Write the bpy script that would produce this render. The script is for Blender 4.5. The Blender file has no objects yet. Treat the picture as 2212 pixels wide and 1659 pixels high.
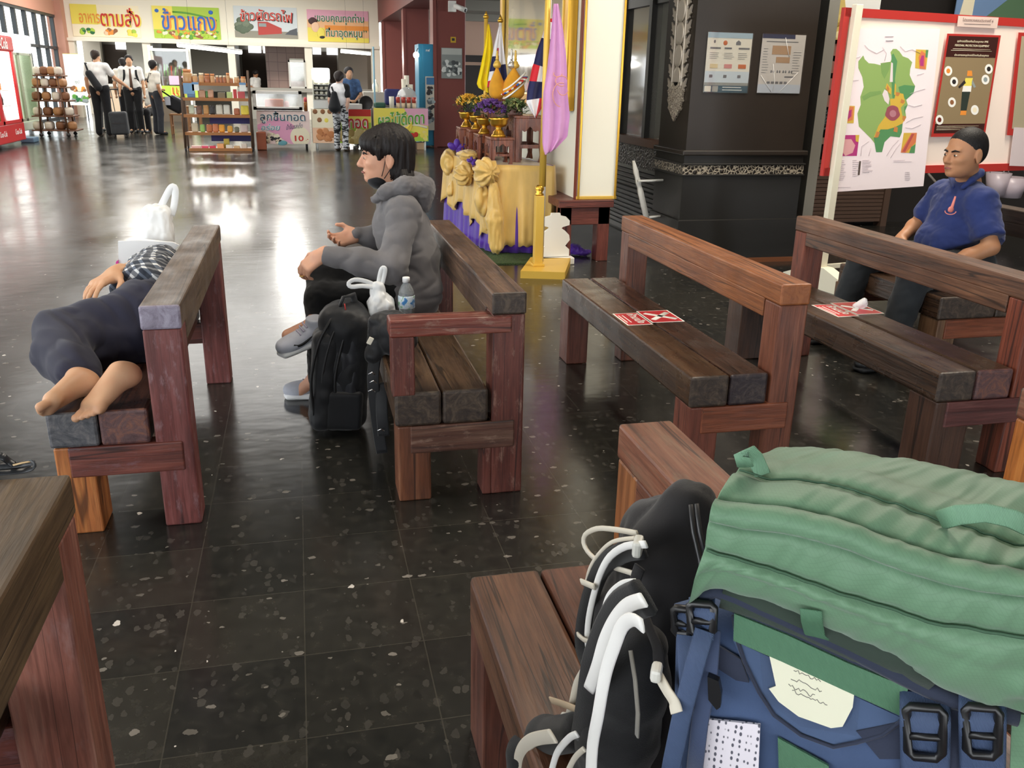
import bpy, bmesh, math, random
import numpy as np
from math import sin, cos, pi, radians, sqrt
from mathutils import Vector, Matrix, noise

scene = bpy.context.scene
COL = scene.collection
random.seed(7)

# ------------------------------------------------------------------ camera
W_PX, H_PX, F_PX = 2212, 1659, 1887.33
CAM_H = 1.40
PITCH, ROLL, YAW = radians(19.2275), radians(1.1848), radians(13.5637)
c_f = Vector((sin(YAW) * cos(PITCH), cos(YAW) * cos(PITCH), -sin(PITCH)))
_r0 = Vector((cos(YAW), -sin(YAW), 0)); _u0 = _r0.cross(c_f)
c_r = _r0 * cos(ROLL) + _u0 * sin(ROLL)
c_u = -_r0 * sin(ROLL) + _u0 * cos(ROLL)
CAM_O = Vector((0, 0, CAM_H))
cam_data = bpy.data.cameras.new('camera')
cam_data.sensor_width = 36.0
cam_data.lens = F_PX / W_PX * 36.0
cam_data.clip_start = 0.02
cam_data.clip_end = 300
cam = bpy.data.objects.new('camera', cam_data)
COL.objects.link(cam)
m3 = Matrix((c_r, c_u, -c_f)).transposed()
cam.matrix_world = Matrix.Translation(CAM_O) @ m3.to_4x4()
scene.camera = cam

def at(px, py, x=None, y=None, z=None):
    """Point of the place seen at a photo pixel, on the plane x=, y= or z=."""
    d = c_f + c_r * ((px - 1106) / F_PX) - c_u * ((py - 829.5) / F_PX)
    if x is not None: t = (x - CAM_O.x) / d.x
    elif y is not None: t = (y - CAM_O.y) / d.y
    else: t = (z - CAM_O.z) / d.z
    return CAM_O + d * t

# ------------------------------------------------------------------ view, world, lights
scene.view_settings.view_transform = 'Standard'
scene.view_settings.look = 'None'
scene.view_settings.gamma = 1.0
scene.view_settings.use_curve_mapping = False
scene.view_settings.exposure = 0.35
scene.cycles.max_bounces = 8
scene.cycles.diffuse_bounces = 4
scene.cycles.glossy_bounces = 4
scene.cycles.transparent_max_bounces = 12
scene.cycles.use_denoising = True
scene.cycles.sample_clamp_indirect = 6.0
scene.cycles.caustics_reflective = False
scene.cycles.caustics_refractive = False

world = bpy.data.worlds.new('daylight_sky')
scene.world = world
world.use_nodes = True
bg = world.node_tree.nodes['Background']
bg.inputs['Color'].default_value = (0.93, 0.97, 1.0, 1)
bg.inputs['Strength'].default_value = 4.0

def area_light(name, loc, target, sx, sy, power, color=(1, 1, 1)):
    d = bpy.data.lights.new(name, 'AREA'); d.shape = 'RECTANGLE'
    d.size = sx; d.size_y = sy; d.energy = power; d.color = color
    o = bpy.data.objects.new(name, d); COL.objects.link(o)
    o.location = loc
    o.rotation_euler = (Vector(target) - Vector(loc)).to_track_quat('-Z', 'Y').to_euler()
    o['label'] = 'area light in the hall'
    return o

# unseen area lights added overhead to brighten the far stalls
for _i, (_x, _y) in enumerate(((-4.6, 27.0), (-0.4, 27.0))):
    area_light('ceiling_fluorescent', (_x, _y, 4.3), (_x, _y, 0), 0.7, 1.6, 190, (1.0, 0.97, 0.90))

area_light('luminous_ceiling', (-2.2, 21, 4.3), (-2.2, 21, 0), 6.0, 13.0, 480, (1.0, 0.98, 0.94))  # broad dim light added for the floor's grey sheen and overall fill
for _x, _y, _p in ((4.6, 4.8, 170), (1.2, 3.4, 80), (-2.5, 5.0, 60)):
    area_light('ceiling_fluorescent', (_x, _y, 4.3), (_x, _y, 0), 0.5, 2.4, _p, (1.0, 0.90, 0.76))  # unseen warm lights added to brighten the benches and right side

# ------------------------------------------------------------------ small helpers
def S(r, g, b, a=1.0):
    def c(v):
        v /= 255.0
        return v / 12.92 if v <= 0.04045 else ((v + 0.055) / 1.055) ** 2.4
    return (c(r), c(g), c(b), a)

class NT:
    """Tiny node-tree writer."""
    def __init__(s, name):
        s.m = bpy.data.materials.new(name); s.m.use_nodes = True
        s.t = s.m.node_tree; s.n = s.t.nodes; s.l = s.t.links
        s.b = s.n['Principled BSDF']; s.out = s.n['Material Output']
        s._tc = None
    def add(s, typ, **kw):
        n = s.n.new(typ)
        for k, v in kw.items(): setattr(n, k, v)
        return n
    def put(s, sock, v):
        if isinstance(v, bpy.types.NodeSocket): s.l.new(v, sock)
        else: sock.default_value = v
    def tc(s, which='Object', scale=(1, 1, 1), rot=(0, 0, 0), loc=(0, 0, 0)):
        if s._tc is None: s._tc = s.add('ShaderNodeTexCoord')
        mp = s.add('ShaderNodeMapping')
        s.l.new(s._tc.outputs[which], mp.inputs[0])
        mp.inputs['Scale'].default_value = scale
        mp.inputs['Rotation'].default_value = rot
        mp.inputs['Location'].default_value = loc
        return mp.outputs[0]
    def noise(s, vec, scale, detail=4, rough=0.55, dist=0.0):
        n = s.add('ShaderNodeTexNoise'); s.l.new(vec, n.inputs['Vector'])
        n.inputs['Scale'].default_value = scale; n.inputs['Detail'].default_value = detail
        n.inputs['Roughness'].default_value = rough; n.inputs['Distortion'].default_value = dist
        return n.outputs[0]
    def ramp(s, fac, stops, interp='LINEAR'):
        n = s.add('ShaderNodeValToRGB'); s.l.new(fac, n.inputs[0])
        cr = n.color_ramp; cr.interpolation = interp
        while len(cr.elements) < len(stops): cr.elements.new(0.5)
        for e, (p, c) in zip(cr.elements, stops):
            e.position = p
            e.color = c if len(c) == 4 else (*c, 1)
        return n.outputs[0]
    def mix(s, fac, a, b, blend='MIX'):
        n = s.add('ShaderNodeMix', data_type='RGBA', blend_type=blend)
        s.put(n.inputs[0], fac); s.put(n.inputs[6], a); s.put(n.inputs[7], b)
        return n.outputs[2]
    def math(s, op, a, b=0.0, c=None):
        n = s.add('ShaderNodeMath', operation=op)
        s.put(n.inputs[0], a); s.put(n.inputs[1], b)
        if c is not None: s.put(n.inputs[2], c)
        return n.outputs[0]
    def bump(s, h, strength=0.3, dist=0.01):
        n = s.add('ShaderNodeBump'); s.l.new(h, n.inputs['Height'])
        n.inputs['Strength'].default_value = strength; n.inputs['Distance'].default_value = dist
        s.l.new(n.outputs[0], s.b.inputs['Normal'])
    def set(s, **kw):
        names = dict(color='Base Color', rough='Roughness', metal='Metallic', spec='Specular IOR Level',
                     alpha='Alpha', trans='Transmission Weight', coat='Coat Weight', coatr='Coat Roughness',
                     emit='Emission Color', estr='Emission Strength', sheen='Sheen Weight', ior='IOR',
                     sss='Subsurface Weight')
        for k, v in kw.items(): s.put(s.b.inputs[names[k]], v)
        return s

_mats = {}
def plain(name, color, rough=0.6, metal=0.0, spec=0.5, **kw):
    if name in _mats: return _mats[name]
    t = NT(name); t.set(color=color, rough=rough, metal=metal, spec=spec, **kw)
    _mats[name] = t.m
    return t.m

def cloth(name, color, rough=0.85, weave=600, strength=0.25, mottling=0.15, sheen=0.15):
    if name in _mats: return _mats[name]
    t = NT(name); v = t.tc()
    n1 = t.noise(v, 9, 4)
    dark = tuple(c * (1 - mottling) for c in color[:3]) + (1,)
    lite = tuple(min(1, c * (1 + mottling)) for c in color[:3]) + (1,)
    t.set(color=t.ramp(n1, [(0.3, dark), (0.7, lite)]), rough=rough, sheen=sheen, spec=0.25)
    t.bump(t.noise(v, weave, 1), strength, 0.001)
    _mats[name] = t.m
    return t.m

def glow(name, color, strength):
    if name in _mats: return _mats[name]
    t = NT(name); t.set(color=(0.9, 0.9, 0.9, 1), emit=color, estr=strength)
    _mats[name] = t.m
    return t.m

def clear(name, tint=(1, 1, 1, 1), gloss=0.12, rough=0.03, alpha=None):
    """Thin clear sheet: mostly see-through with a little mirror gloss."""
    if name in _mats: return _mats[name]
    t = NT(name)
    tr = t.add('ShaderNodeBsdfTransparent'); tr.inputs[0].default_value = tint
    gl = t.add('ShaderNodeBsdfGlossy'); gl.inputs['Roughness'].default_value = rough
    lw = t.add('ShaderNodeLayerWeight'); lw.inputs['Blend'].default_value = 0.5
    f = t.math('ADD', t.math('MULTIPLY', t.math('POWER', lw.outputs['Facing'], 4.0), 0.6), 0.03 + gloss * 0.4)
    mx = t.add('ShaderNodeMixShader'); t.put(mx.inputs[0], f)
    t.l.new(tr.outputs[0], mx.inputs[1]); t.l.new(gl.outputs[0], mx.inputs[2])
    o = mx
    if alpha:
        df = t.add('ShaderNodeBsdfDiffuse'); df.inputs[0].default_value = tint
        m2 = t.add('ShaderNodeMixShader'); m2.inputs[0].default_value = alpha
        t.l.new(mx.outputs[0], m2.inputs[1]); t.l.new(df.outputs[0], m2.inputs[2]); o = m2
    t.l.new(o.outputs[0], t.out.inputs[0])
    _mats[name] = t.m
    return t.m

def wood(name, dark, mid, lite, axis='y', rough=0.42, gscale=1.0, worn=None, seed=0.0, coat=0.0):
    if name in _mats: return _mats[name]
    t = NT(name)
    st = 0.06
    sc = {'x': (st, 1, 1), 'y': (1, st, 1), 'z': (1, 1, st)}[axis]
    v = t.tc(scale=sc, loc=(seed, seed * 1.7, seed * 0.6))
    g1 = t.noise(v, 38 * gscale, 6, 0.62, 0.6)
    g2 = t.noise(v, 130 * gscale, 3, 0.6)
    vv = t.tc(loc=(seed * 2, seed, 0))
    big = t.noise(vv, 3.2, 3, 0.5, 0.4)
    col = t.ramp(g1, [(0.28, dark), (0.5, mid), (0.74, lite)])
    col = t.mix(t.ramp(big, [(0.35, (0, 0, 0)), (0.7, (1, 1, 1))]), col, t.mix(0.45, col, dark), 'MIX')
    fine = t.ramp(g2, [(0.38, (0.62, 0.62, 0.62)), (0.55, (1, 1, 1))])
    col = t.mix(0.75, col, fine, 'MULTIPLY')
    if worn:
        w = t.noise(t.tc(scale=tuple(1 + 2 * (a == 1) for a in sc), loc=(seed, 3, 1)), 11, 6, 0.7)
        col = t.mix(t.ramp(w, [(0.55, (0, 0, 0)), (0.72, (0.75, 0.75, 0.75))]), col, worn)
    ck = t.noise(t.tc(scale=tuple(0.025 if a == st else 1 for a in sc), loc=(seed, 5 + seed, seed * .3)), 13, 2, 0.5, 1.0)
    ck = t.math('ABSOLUTE', t.math('SUBTRACT', ck, 0.56))
    col = t.mix(t.ramp(ck, [(0.004, (0.8, 0.8, 0.8)), (0.012, (0, 0, 0))]), col, tuple(x * 0.25 for x in dark[:3]) + (1,))
    r = t.ramp(t.noise(vv, 7, 4), [(0.3, (rough - 0.1,) * 3), (0.75, (rough + 0.16,) * 3)])
    t.set(color=col, rough=r, spec=0.5, coat=coat, coatr=0.2)
    h = t.math('ADD', t.math('MULTIPLY', g1, 0.6), t.math('MULTIPLY', g2, 0.5))
    t.bump(h, 0.45, 0.004)
    _mats[name] = t.m
    return t.m

# ------------------------------------------------------------------ objects
def tag(o, label=None, cat=None, group=None, kind=None):
    if label: o['label'] = label
    if cat: o['category'] = cat
    if group: o['group'] = group
    if kind: o['kind'] = kind
    return o

def thing(name, label, cat, loc=(0, 0, 0), rz=0.0, group=None):
    o = bpy.data.objects.new(name, None); COL.objects.link(o)
    o.empty_display_size = 0.1
    o.location = loc; o.rotation_euler = (0, 0, rz)
    return tag(o, label, cat, group)

def chain_loc(p):
    v = Vector((0, 0, 0))
    while p is not None:
        v += Vector(p.location); p = p.parent
    return v

def link_mesh(name, me, parent=None, world=True):
    """World-coordinate mesh -> object; a top-level mesh gets its base as origin."""
    o = bpy.data.objects.new(name, me); COL.objects.link(o)
    if parent is not None:
        o.parent = parent
        if world: me.transform(Matrix.Translation(-chain_loc(parent)))
    elif world and len(me.vertices):
        co = np.empty(len(me.vertices) * 3); me.vertices.foreach_get('co', co); co = co.reshape(-1, 3)
        lo, hi = co.min(0), co.max(0)
        c = Vector(((lo[0] + hi[0]) / 2, (lo[1] + hi[1]) / 2, lo[2]))
        me.transform(Matrix.Translation(-c)); o.location = c
    return o

def dup(root, loc, rz=None, label=None, group=None, scale=None):
    r = root.copy(); COL.objects.link(r); r.location = loc
    if rz is not None: r.rotation_euler = (0, 0, rz)
    if scale: r.scale = scale if hasattr(scale, '__len__') else (scale,) * 3
    if label: r['label'] = label
    if group: r['group'] = group
    for ch in list(root.children):
        c = ch.copy(); COL.objects.link(c); c.parent = r
        for g in ch.children:
            d = g.copy(); COL.objects.link(d); d.parent = c
    return r

def rotz(a): return Matrix.Rotation(a, 4, 'Z')
def frame(o, x, y, z):
    """4x4 matrix with the given origin and axes."""
    m = Matrix((Vector(x), Vector(y), Vector(z))).transposed().to_4x4()
    m.translation = Vector(o)
    return m

class MB:
    """Collects shapes, then links them as ONE mesh object."""
    def __init__(s, M=None): s.v = []; s.f = []; s.mi = []; s.sm = []; s.mats = []; s.cur = 0; s.M = M
    def mat(s, m):
        if m not in s.mats: s.mats.append(m)
        s.cur = s.mats.index(m); return s
    def add(s, verts, faces, smooth=False, M=None):
        b = len(s.v)
        for p in verts:
            p = Vector(p)
            if M is not None: p = M @ p
            if s.M is not None: p = s.M @ p
            s.v.append(p)
        for f in faces:
            s.f.append([b + i for i in f]); s.mi.append(s.cur); s.sm.append(smooth)
        return s
    def frombm(s, bm, smooth=False, M=None):
        bm.verts.index_update()
        s.add([v.co.copy() for v in bm.verts], [[v.index for v in f.verts] for f in bm.faces], smooth, M)
        bm.free(); return s
    def box(s, lo, hi, bev=0.0, seg=2, M=None, rough=0.0):
        lo, hi = Vector(lo), Vector(hi)
        bm = bmesh.new(); bmesh.ops.create_cube(bm, size=1.0)
        c = (lo + hi) / 2; d = hi - lo
        for v in bm.verts: v.co = Vector((c.x + v.co.x * d.x, c.y + v.co.y * d.y, c.z + v.co.z * d.z))
        if bev > 0: bmesh.ops.bevel(bm, geom=bm.edges[:] , offset=bev, segments=seg, affect='EDGES', profile=0.5)
        return s.frombm(bm, False, M)
    def cyl(s, p0, p1, r0, r1=None, n=16, caps=True, M=None, smooth=True):
        r1 = r0 if r1 is None else r1
        return s.tube([p0, p1], [r0, r1], n, caps=caps, M=M, smooth=smooth)
    def tube(s, pts, r, n=10, closed=False, caps=True, flat=None, up=None, M=None, smooth=True, square=False):
        """Sweep; flat=(width, thickness) makes a strap, 'up' its thickness direction."""
        pts = [Vector(p) for p in pts]; k = len(pts)
        rr = r if hasattr(r, '__len__') else [r] * k
        verts, faces = [], []
        prev = Vector(up) if up is not None and not callable(up) else None
        for i, p in enumerate(pts):
            if closed: t = pts[(i + 1) % k] - pts[i - 1]
            else: t = pts[min(i + 1, k - 1)] - pts[max(i - 1, 0)]
            if t.length < 1e-9: t = Vector((0, 0, 1))
            t.normalize()
            if callable(up): prev = Vector(up(i))
            if prev is None: prev = Vector((0, 0, 1)) if abs(t.z) < 0.9 else Vector((1, 0, 0))
            nrm = prev - t * prev.dot(t)
            if nrm.length < 1e-5: nrm = t.orthogonal()
            nrm.normalize(); bi = t.cross(nrm)
            if not callable(up) : prev = nrm
            for j in range(n):
                a = 2 * pi * (j + 0.5 * (n == 4)) / n
                ca, sa = cos(a), sin(a)
                if flat:
                    e = 0.5
                    q = bi * (math.copysign(abs(ca) ** e, ca) * flat[0] / 2 * rr[i]) + nrm * (math.copysign(abs(sa) ** e, sa) * flat[1] / 2)
                else: q = bi * (ca * rr[i]) + nrm * (sa * rr[i])
                verts.append(p + q)
        m = k if closed else k - 1
        for i in range(m):
            a, b = i * n, ((i + 1) % k) * n
            for j in range(n):
                j2 = (j + 1) % n
                faces.append([a + j, b + j, b + j2, a + j2])
        if not closed and caps:
            faces.append(list(range(n)))
            faces.append([(k - 1) * n + j for j in reversed(range(n))])
        return s.add(verts, faces, smooth, M)
    def lathe(s, prof, c=(0, 0, 0), n=20, M=None, smooth=True, scale=(1, 1)):
        """prof = [(radius, z)...] turned around z at c."""
        c = Vector(c); verts, faces = [], []
        for r, z in prof:
            for j in range(n):
                a = 2 * pi * j / n
                verts.append(c + Vector((r * cos(a) * scale[0], r * sin(a) * scale[1], z)))
        for i in range(len(prof) - 1):
            for j in range(n):
                j2 = (j + 1) % n
                faces.append([i * n + j, i * n + j2, (i + 1) * n + j2, (i + 1) * n + j])
        if prof[0][0] > 1e-6: faces.append(list(reversed(range(n))))
        if prof[-1][0] > 1e-6: faces.append([(len(prof) - 1) * n + j for j in range(n)])
        return s.add(verts, faces, smooth, M)
    def prism(s, poly, h, M=None, smooth=False):
        """Polygon in the local xy plane pulled along z from 0 to h."""
        k = len(poly)
        v = [(p[0], p[1], 0) for p in poly] + [(p[0], p[1], h) for p in poly]
        f = [list(reversed(range(k))), list(range(k, 2 * k))]
        for i in range(k):
            j = (i + 1) % k
            f.append([i, j, k + j, k + i])
        return s.add(v, f, smooth, M)
    def ell(s, c, r, n=14, m=9, R=None, M=None):
        r = r if hasattr(r, '__len__') else (r,) * 3
        c = Vector(c); v, f = [], []
        for i in range(m + 1):
            th = pi * i / m
            for j in range(n):
                a = 2 * pi * j / n
                q = Vector((r[0] * sin(th) * cos(a), r[1] * sin(th) * sin(a), r[2] * cos(th)))
                if R is not None: q = R @ q
                v.append(c + q)
        for i in range(m):
            for j in range(n):
                j2 = (j + 1) % n
                f.append([i * n + j, (i + 1) * n + j, (i + 1) * n + j2, i * n + j2])
        return s.add(v, f, True, M)
    def grid(s, fn, nu, nv, smooth=True, thick=0.0, closeu=False, M=None):
        """fn(u,v) in 0..1; thick>0 gives the sheet a back side."""
        P = [[Vector(fn(i / nu, j / nv)) for j in range(nv + 1)] for i in range(nu + (0 if closeu else 1))]
        nu_ = len(P)
        v = [p for row in P for p in row]; f = []
        w = nv + 1
        for i in range(nu_ if closeu else nu_ - 1):
            i2 = (i + 1) % nu_
            for j in range(nv): f.append([i * w + j, i2 * w + j, i2 * w + j + 1, i * w + j + 1])
        if thick > 0:
            N = [Vector((0, 0, 0)) for _ in v]
            for q in f:
                nn = (v[q[1]] - v[q[0]]).cross(v[q[3]] - v[q[0]])
                for i in q: N[i] += nn
            b = len(v)
            v2 = [p - (n.normalized() if n.length else Vector((0, 0, 1))) * thick for p, n in zip(v, N)]
            f2 = [[b + i for i in reversed(q)] for q in f]
            edges = {}
            for q in f:
                for a, c in zip(q, q[1:] + q[:1]):
                    if (c, a) in edges: del edges[(c, a)]
                    else: edges[(a, c)] = 1
            v = v + v2; f = f + f2 + [[c, a, b + a, b + c] for a, c in edges]
        return s.add(v, f, smooth, M)
    def mesh(s, name):
        me = bpy.data.meshes.new(name)
        me.from_pydata([tuple(p) for p in s.v], [], s.f)
        for m in s.mats: me.materials.append(m)
        me.polygons.foreach_set('material_index', s.mi)
        me.polygons.foreach_set('use_smooth', s.sm)
        me.update()
        bm = bmesh.new(); bm.from_mesh(me)
        bmesh.ops.recalc_face_normals(bm, faces=bm.faces)
        bm.to_mesh(me); bm.free()
        return me
    def build(s, name, m=None, parent=None, world=True):
        if m is not None and not s.mats: s.mats = [m]
        return link_mesh(name, s.mesh(name), parent, world)

def strip_sets(o):
    """Keep flat shading only across sharp edges (weighted by angle)."""
    for p in o.data.polygons: p.use_smooth = True
    try: o.data.set_sharp_from_angle(angle=radians(38))
    except Exception: pass
    return o

def text(name, s, origin, right, up, height, mat, parent=None, width=None, depth=0.002, bold=0.0, shear=0.0, align='CENTER', lift=0.003, arc=0.0):
    """Lettering lying on the plane right/up at origin (centre of the words)."""
    cu = bpy.data.curves.new(name, 'FONT'); cu.body = s
    cu.align_x = 'CENTER'; cu.align_y = 'CENTER'; cu.size = 1.0; cu.extrude = 0.001
    cu.offset = bold; cu.shear = shear; cu.resolution_u = 3
    tmp = bpy.data.objects.new('tmp_text', cu); COL.objects.link(tmp)
    dg = bpy.context.evaluated_depsgraph_get(); dg.update()
    me = bpy.data.meshes.new_from_object(tmp.evaluated_get(dg))
    bpy.data.objects.remove(tmp); bpy.data.curves.remove(cu)
    me.name = name
    n = len(me.vertices)
    if n == 0: return None
    co = np.empty(n * 3); me.vertices.foreach_get('co', co); co = co.reshape(-1, 3)
    lo, hi = co.min(0), co.max(0)
    sy = height / max(1e-6, hi[1] - lo[1]); sx = sy if width is None else width / max(1e-6, hi[0] - lo[0])
    R, U = Vector(right).normalized(), Vector(up).normalized(); N = R.cross(U)
    x = (co[:, 0] - (lo[0] + hi[0]) / 2) * sx
    y = (co[:, 1] - (lo[1] + hi[1]) / 2) * sy
    z = lift + (co[:, 2] > 0) * depth
    if arc: y = y + arc * (x / (0.5 * (hi[0] - lo[0]) * sx)) ** 2
    P = np.array(origin)[None] + x[:, None] * np.array(R)[None] + y[:, None] * np.array(U)[None] + z[:, None] * np.array(N)[None]
    me.vertices.foreach_set('co', P.reshape(-1)); me.materials.clear(); me.materials.append(mat); me.update()
    return link_mesh(name, me, parent)

# ------------------------------------------------------------------ smooth solids for bodies and bags
class SDF:
    """Smoothly blended solid; mesh() returns one continuous skin."""
    def __init__(s): s.p = []
    def cap(s, a, b, ra, rb=None, k=0.02, sq=None, sub=False):
        s.p.append(('c', np.array(a, float), np.array(b, float), ra, ra if rb is None else rb, k, sq, sub)); return s
    def ell(s, c, r, R=None, k=0.02, sub=False):
        r = r if hasattr(r, '__len__') else (r,) * 3
        s.p.append(('e', np.array(c, float), np.array(r, float), None if R is None else np.array(R.to_3x3()), k, sub)); return s
    def box(s, c, h, rnd=0.02, R=None, k=0.02, sub=False):
        s.p.append(('b', np.array(c, float), np.array(h, float), rnd, None if R is None else np.array(R.to_3x3()), k, sub)); return s
    def cut(s, p, n, k=0.004):
        n = np.array(n, float); n /= np.linalg.norm(n)
        s.p.append(('h', np.array(p, float), n, k)); return s
    def path(s, pts, rs, k=0.02, sq=None):
        for i in range(len(pts) - 1): s.cap(pts[i], pts[i + 1], rs[i], rs[i + 1], k, sq)
        return s
    def bounds(s, pad):
        lo = np.full(3, 1e9); hi = -lo
        for q in s.p:
            if q[0] == 'c' and not q[7]:
                m = max(q[3], q[4]) * (q[6][1] if q[6] else 1)
                for e in (q[1], q[2]): lo = np.minimum(lo, e - m); hi = np.maximum(hi, e + m)
            elif q[0] == 'e' and not q[5]:
                m = q[2].max(); lo = np.minimum(lo, q[1] - m); hi = np.maximum(hi, q[1] + m)
            elif q[0] == 'b' and not q[6]:
                m = np.linalg.norm(q[2]); lo = np.minimum(lo, q[1] - m); hi = np.maximum(hi, q[1] + m)
        return lo - pad, hi + pad
    def mesh(s, name, vox=0.008, mat=None, smooth_it=1, disp=None):
        import openvdb
        lo, hi = s.bounds(vox * 3)
        dim = np.ceil((hi - lo) / vox).astype(int) + 1
        BIG = 10.0
        D = np.full(dim, BIG, np.float32)
        ax = [lo[i] + vox * np.arange(dim[i]) for i in range(3)]
        for q in s.p:
            t = q[0]
            if t == 'c':
                _, a, b, ra, rb, k, sq, sub = q
                m = max(ra, rb) * (sq[1] if sq else 1) + k + 4 * vox
                l, h = np.minimum(a, b) - m, np.maximum(a, b) + m
            elif t == 'e':
                _, c, r, R, k, sub = q
                m = r.max() + k + 4 * vox; l, h = c - m, c + m
            elif t == 'b':
                _, c, hh, rnd, R, k, sub = q
                m = np.linalg.norm(hh) + k + 4 * vox; l, h = c - m, c + m
            else: l, h = lo, hi
            i0 = np.clip(np.floor((l - lo) / vox).astype(int), 0, dim); i1 = np.clip(np.ceil((h - lo) / vox).astype(int) + 1, 0, dim)
            if (i1 <= i0).any(): continue
            sl = tuple(slice(i0[i], i1[i]) for i in range(3))
            X = ax[0][sl[0]][:, None, None]; Y = ax[1][sl[1]][None, :, None]; Z = ax[2][sl[2]][None, None, :]
            if t == 'c':
                px, py, pz = X - a[0], Y - a[1], Z - a[2]
                ba = b - a; f = 1.0
                if sq:
                    v = np.array(sq[0], float); v /= np.linalg.norm(v); f = sq[1]
                    dt = (px * v[0] + py * v[1] + pz * v[2]) * (1 / f - 1)
                    px, py, pz = px + dt * v[0], py + dt * v[1], pz + dt * v[2]
                    ba = ba + v * ba.dot(v) * (1 / f - 1)
                L = max(1e-9, ba.dot(ba))
                tt = np.clip((px * ba[0] + py * ba[1] + pz * ba[2]) / L, 0, 1)
                d = np.sqrt((px - tt * ba[0]) ** 2 + (py - tt * ba[1]) ** 2 + (pz - tt * ba[2]) ** 2) - (ra + (rb - ra) * tt)
            elif t in 'eb':
                px, py, pz = X - c[0], Y - c[1], Z - c[2]
                if R is not None:
                    px, py, pz = (px * R[0, 0] + py * R[1, 0] + pz * R[2, 0], px * R[0, 1] + py * R[1, 1] + pz * R[2, 1], px * R[0, 2] + py * R[1, 2] + pz * R[2, 2])
                if t == 'e':
                    k0 = np.sqrt((px / r[0]) ** 2 + (py / r[1]) ** 2 + (pz / r[2]) ** 2)
                    k1 = np.sqrt((px / r[0] ** 2) ** 2 + (py / r[1] ** 2) ** 2 + (pz / r[2] ** 2) ** 2) + 1e-9
                    d = k0 * (k0 - 1) / k1
                else:
                    qx, qy, qz = np.abs(px) - hh[0] + rnd, np.abs(py) - hh[1] + rnd, np.abs(pz) - hh[2] + rnd
                    d = np.sqrt(np.maximum(qx, 0) ** 2 + np.maximum(qy, 0) ** 2 + np.maximum(qz, 0) ** 2) + np.minimum(np.maximum(qx, np.maximum(qy, qz)), 0) - rnd
            else:
                _, p, n, k = q; sub = True
                d = -((X - p[0]) * n[0] + (Y - p[1]) * n[1] + (Z - p[2]) * n[2])
            A = D[sl]; d = np.broadcast_to(d, A.shape)
            if sub:
                d = -d
                hh_ = np.maximum(k - np.abs(A - d), 0) / k
                D[sl] = np.maximum(A, d) + hh_ * hh_ * k * 0.25
            else:
                hh_ = np.maximum(k - np.abs(A - d), 0) / k
                D[sl] = np.minimum(A, d) - hh_ * hh_ * k * 0.25
        g = openvdb.FloatGrid(BIG)
        g.copyFromArray(np.ascontiguousarray(D))
        pts, quads = g.convertToQuads(isovalue=0.0)
        P = pts * vox + lo[None]
        me = bpy.data.meshes.new(name)
        me.from_pydata(P.tolist(), [], quads[:, ::-1].tolist())
        bm = bmesh.new(); bm.from_mesh(me)
        for _ in range(smooth_it): bmesh.ops.smooth_vert(bm, verts=bm.verts, factor=0.5, use_axis_x=True, use_axis_y=True, use_axis_z=True)
        bmesh.ops.recalc_face_normals(bm, faces=bm.faces)
        if disp:
            bm.normal_update()
            mv = [(v, v.normal * disp(v.co, v.normal)) for v in bm.verts]
            for v, o in mv: v.co += o
        for f in bm.faces: f.smooth = True
        bm.to_mesh(me); bm.free()
        if mat: me.materials.append(mat)
        return me
    def build(s, name, mat, parent=None, vox=0.008, smooth_it=1, disp=None):
        return link_mesh(name, s.mesh(name, vox, mat, smooth_it, disp), parent)
# ================================================================== SETTING
def struct(name, mb, m=None, parent=None):
    o = mb.build(name, m, parent)
    if parent is None: o['kind'] = 'structure'
    return o

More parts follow.
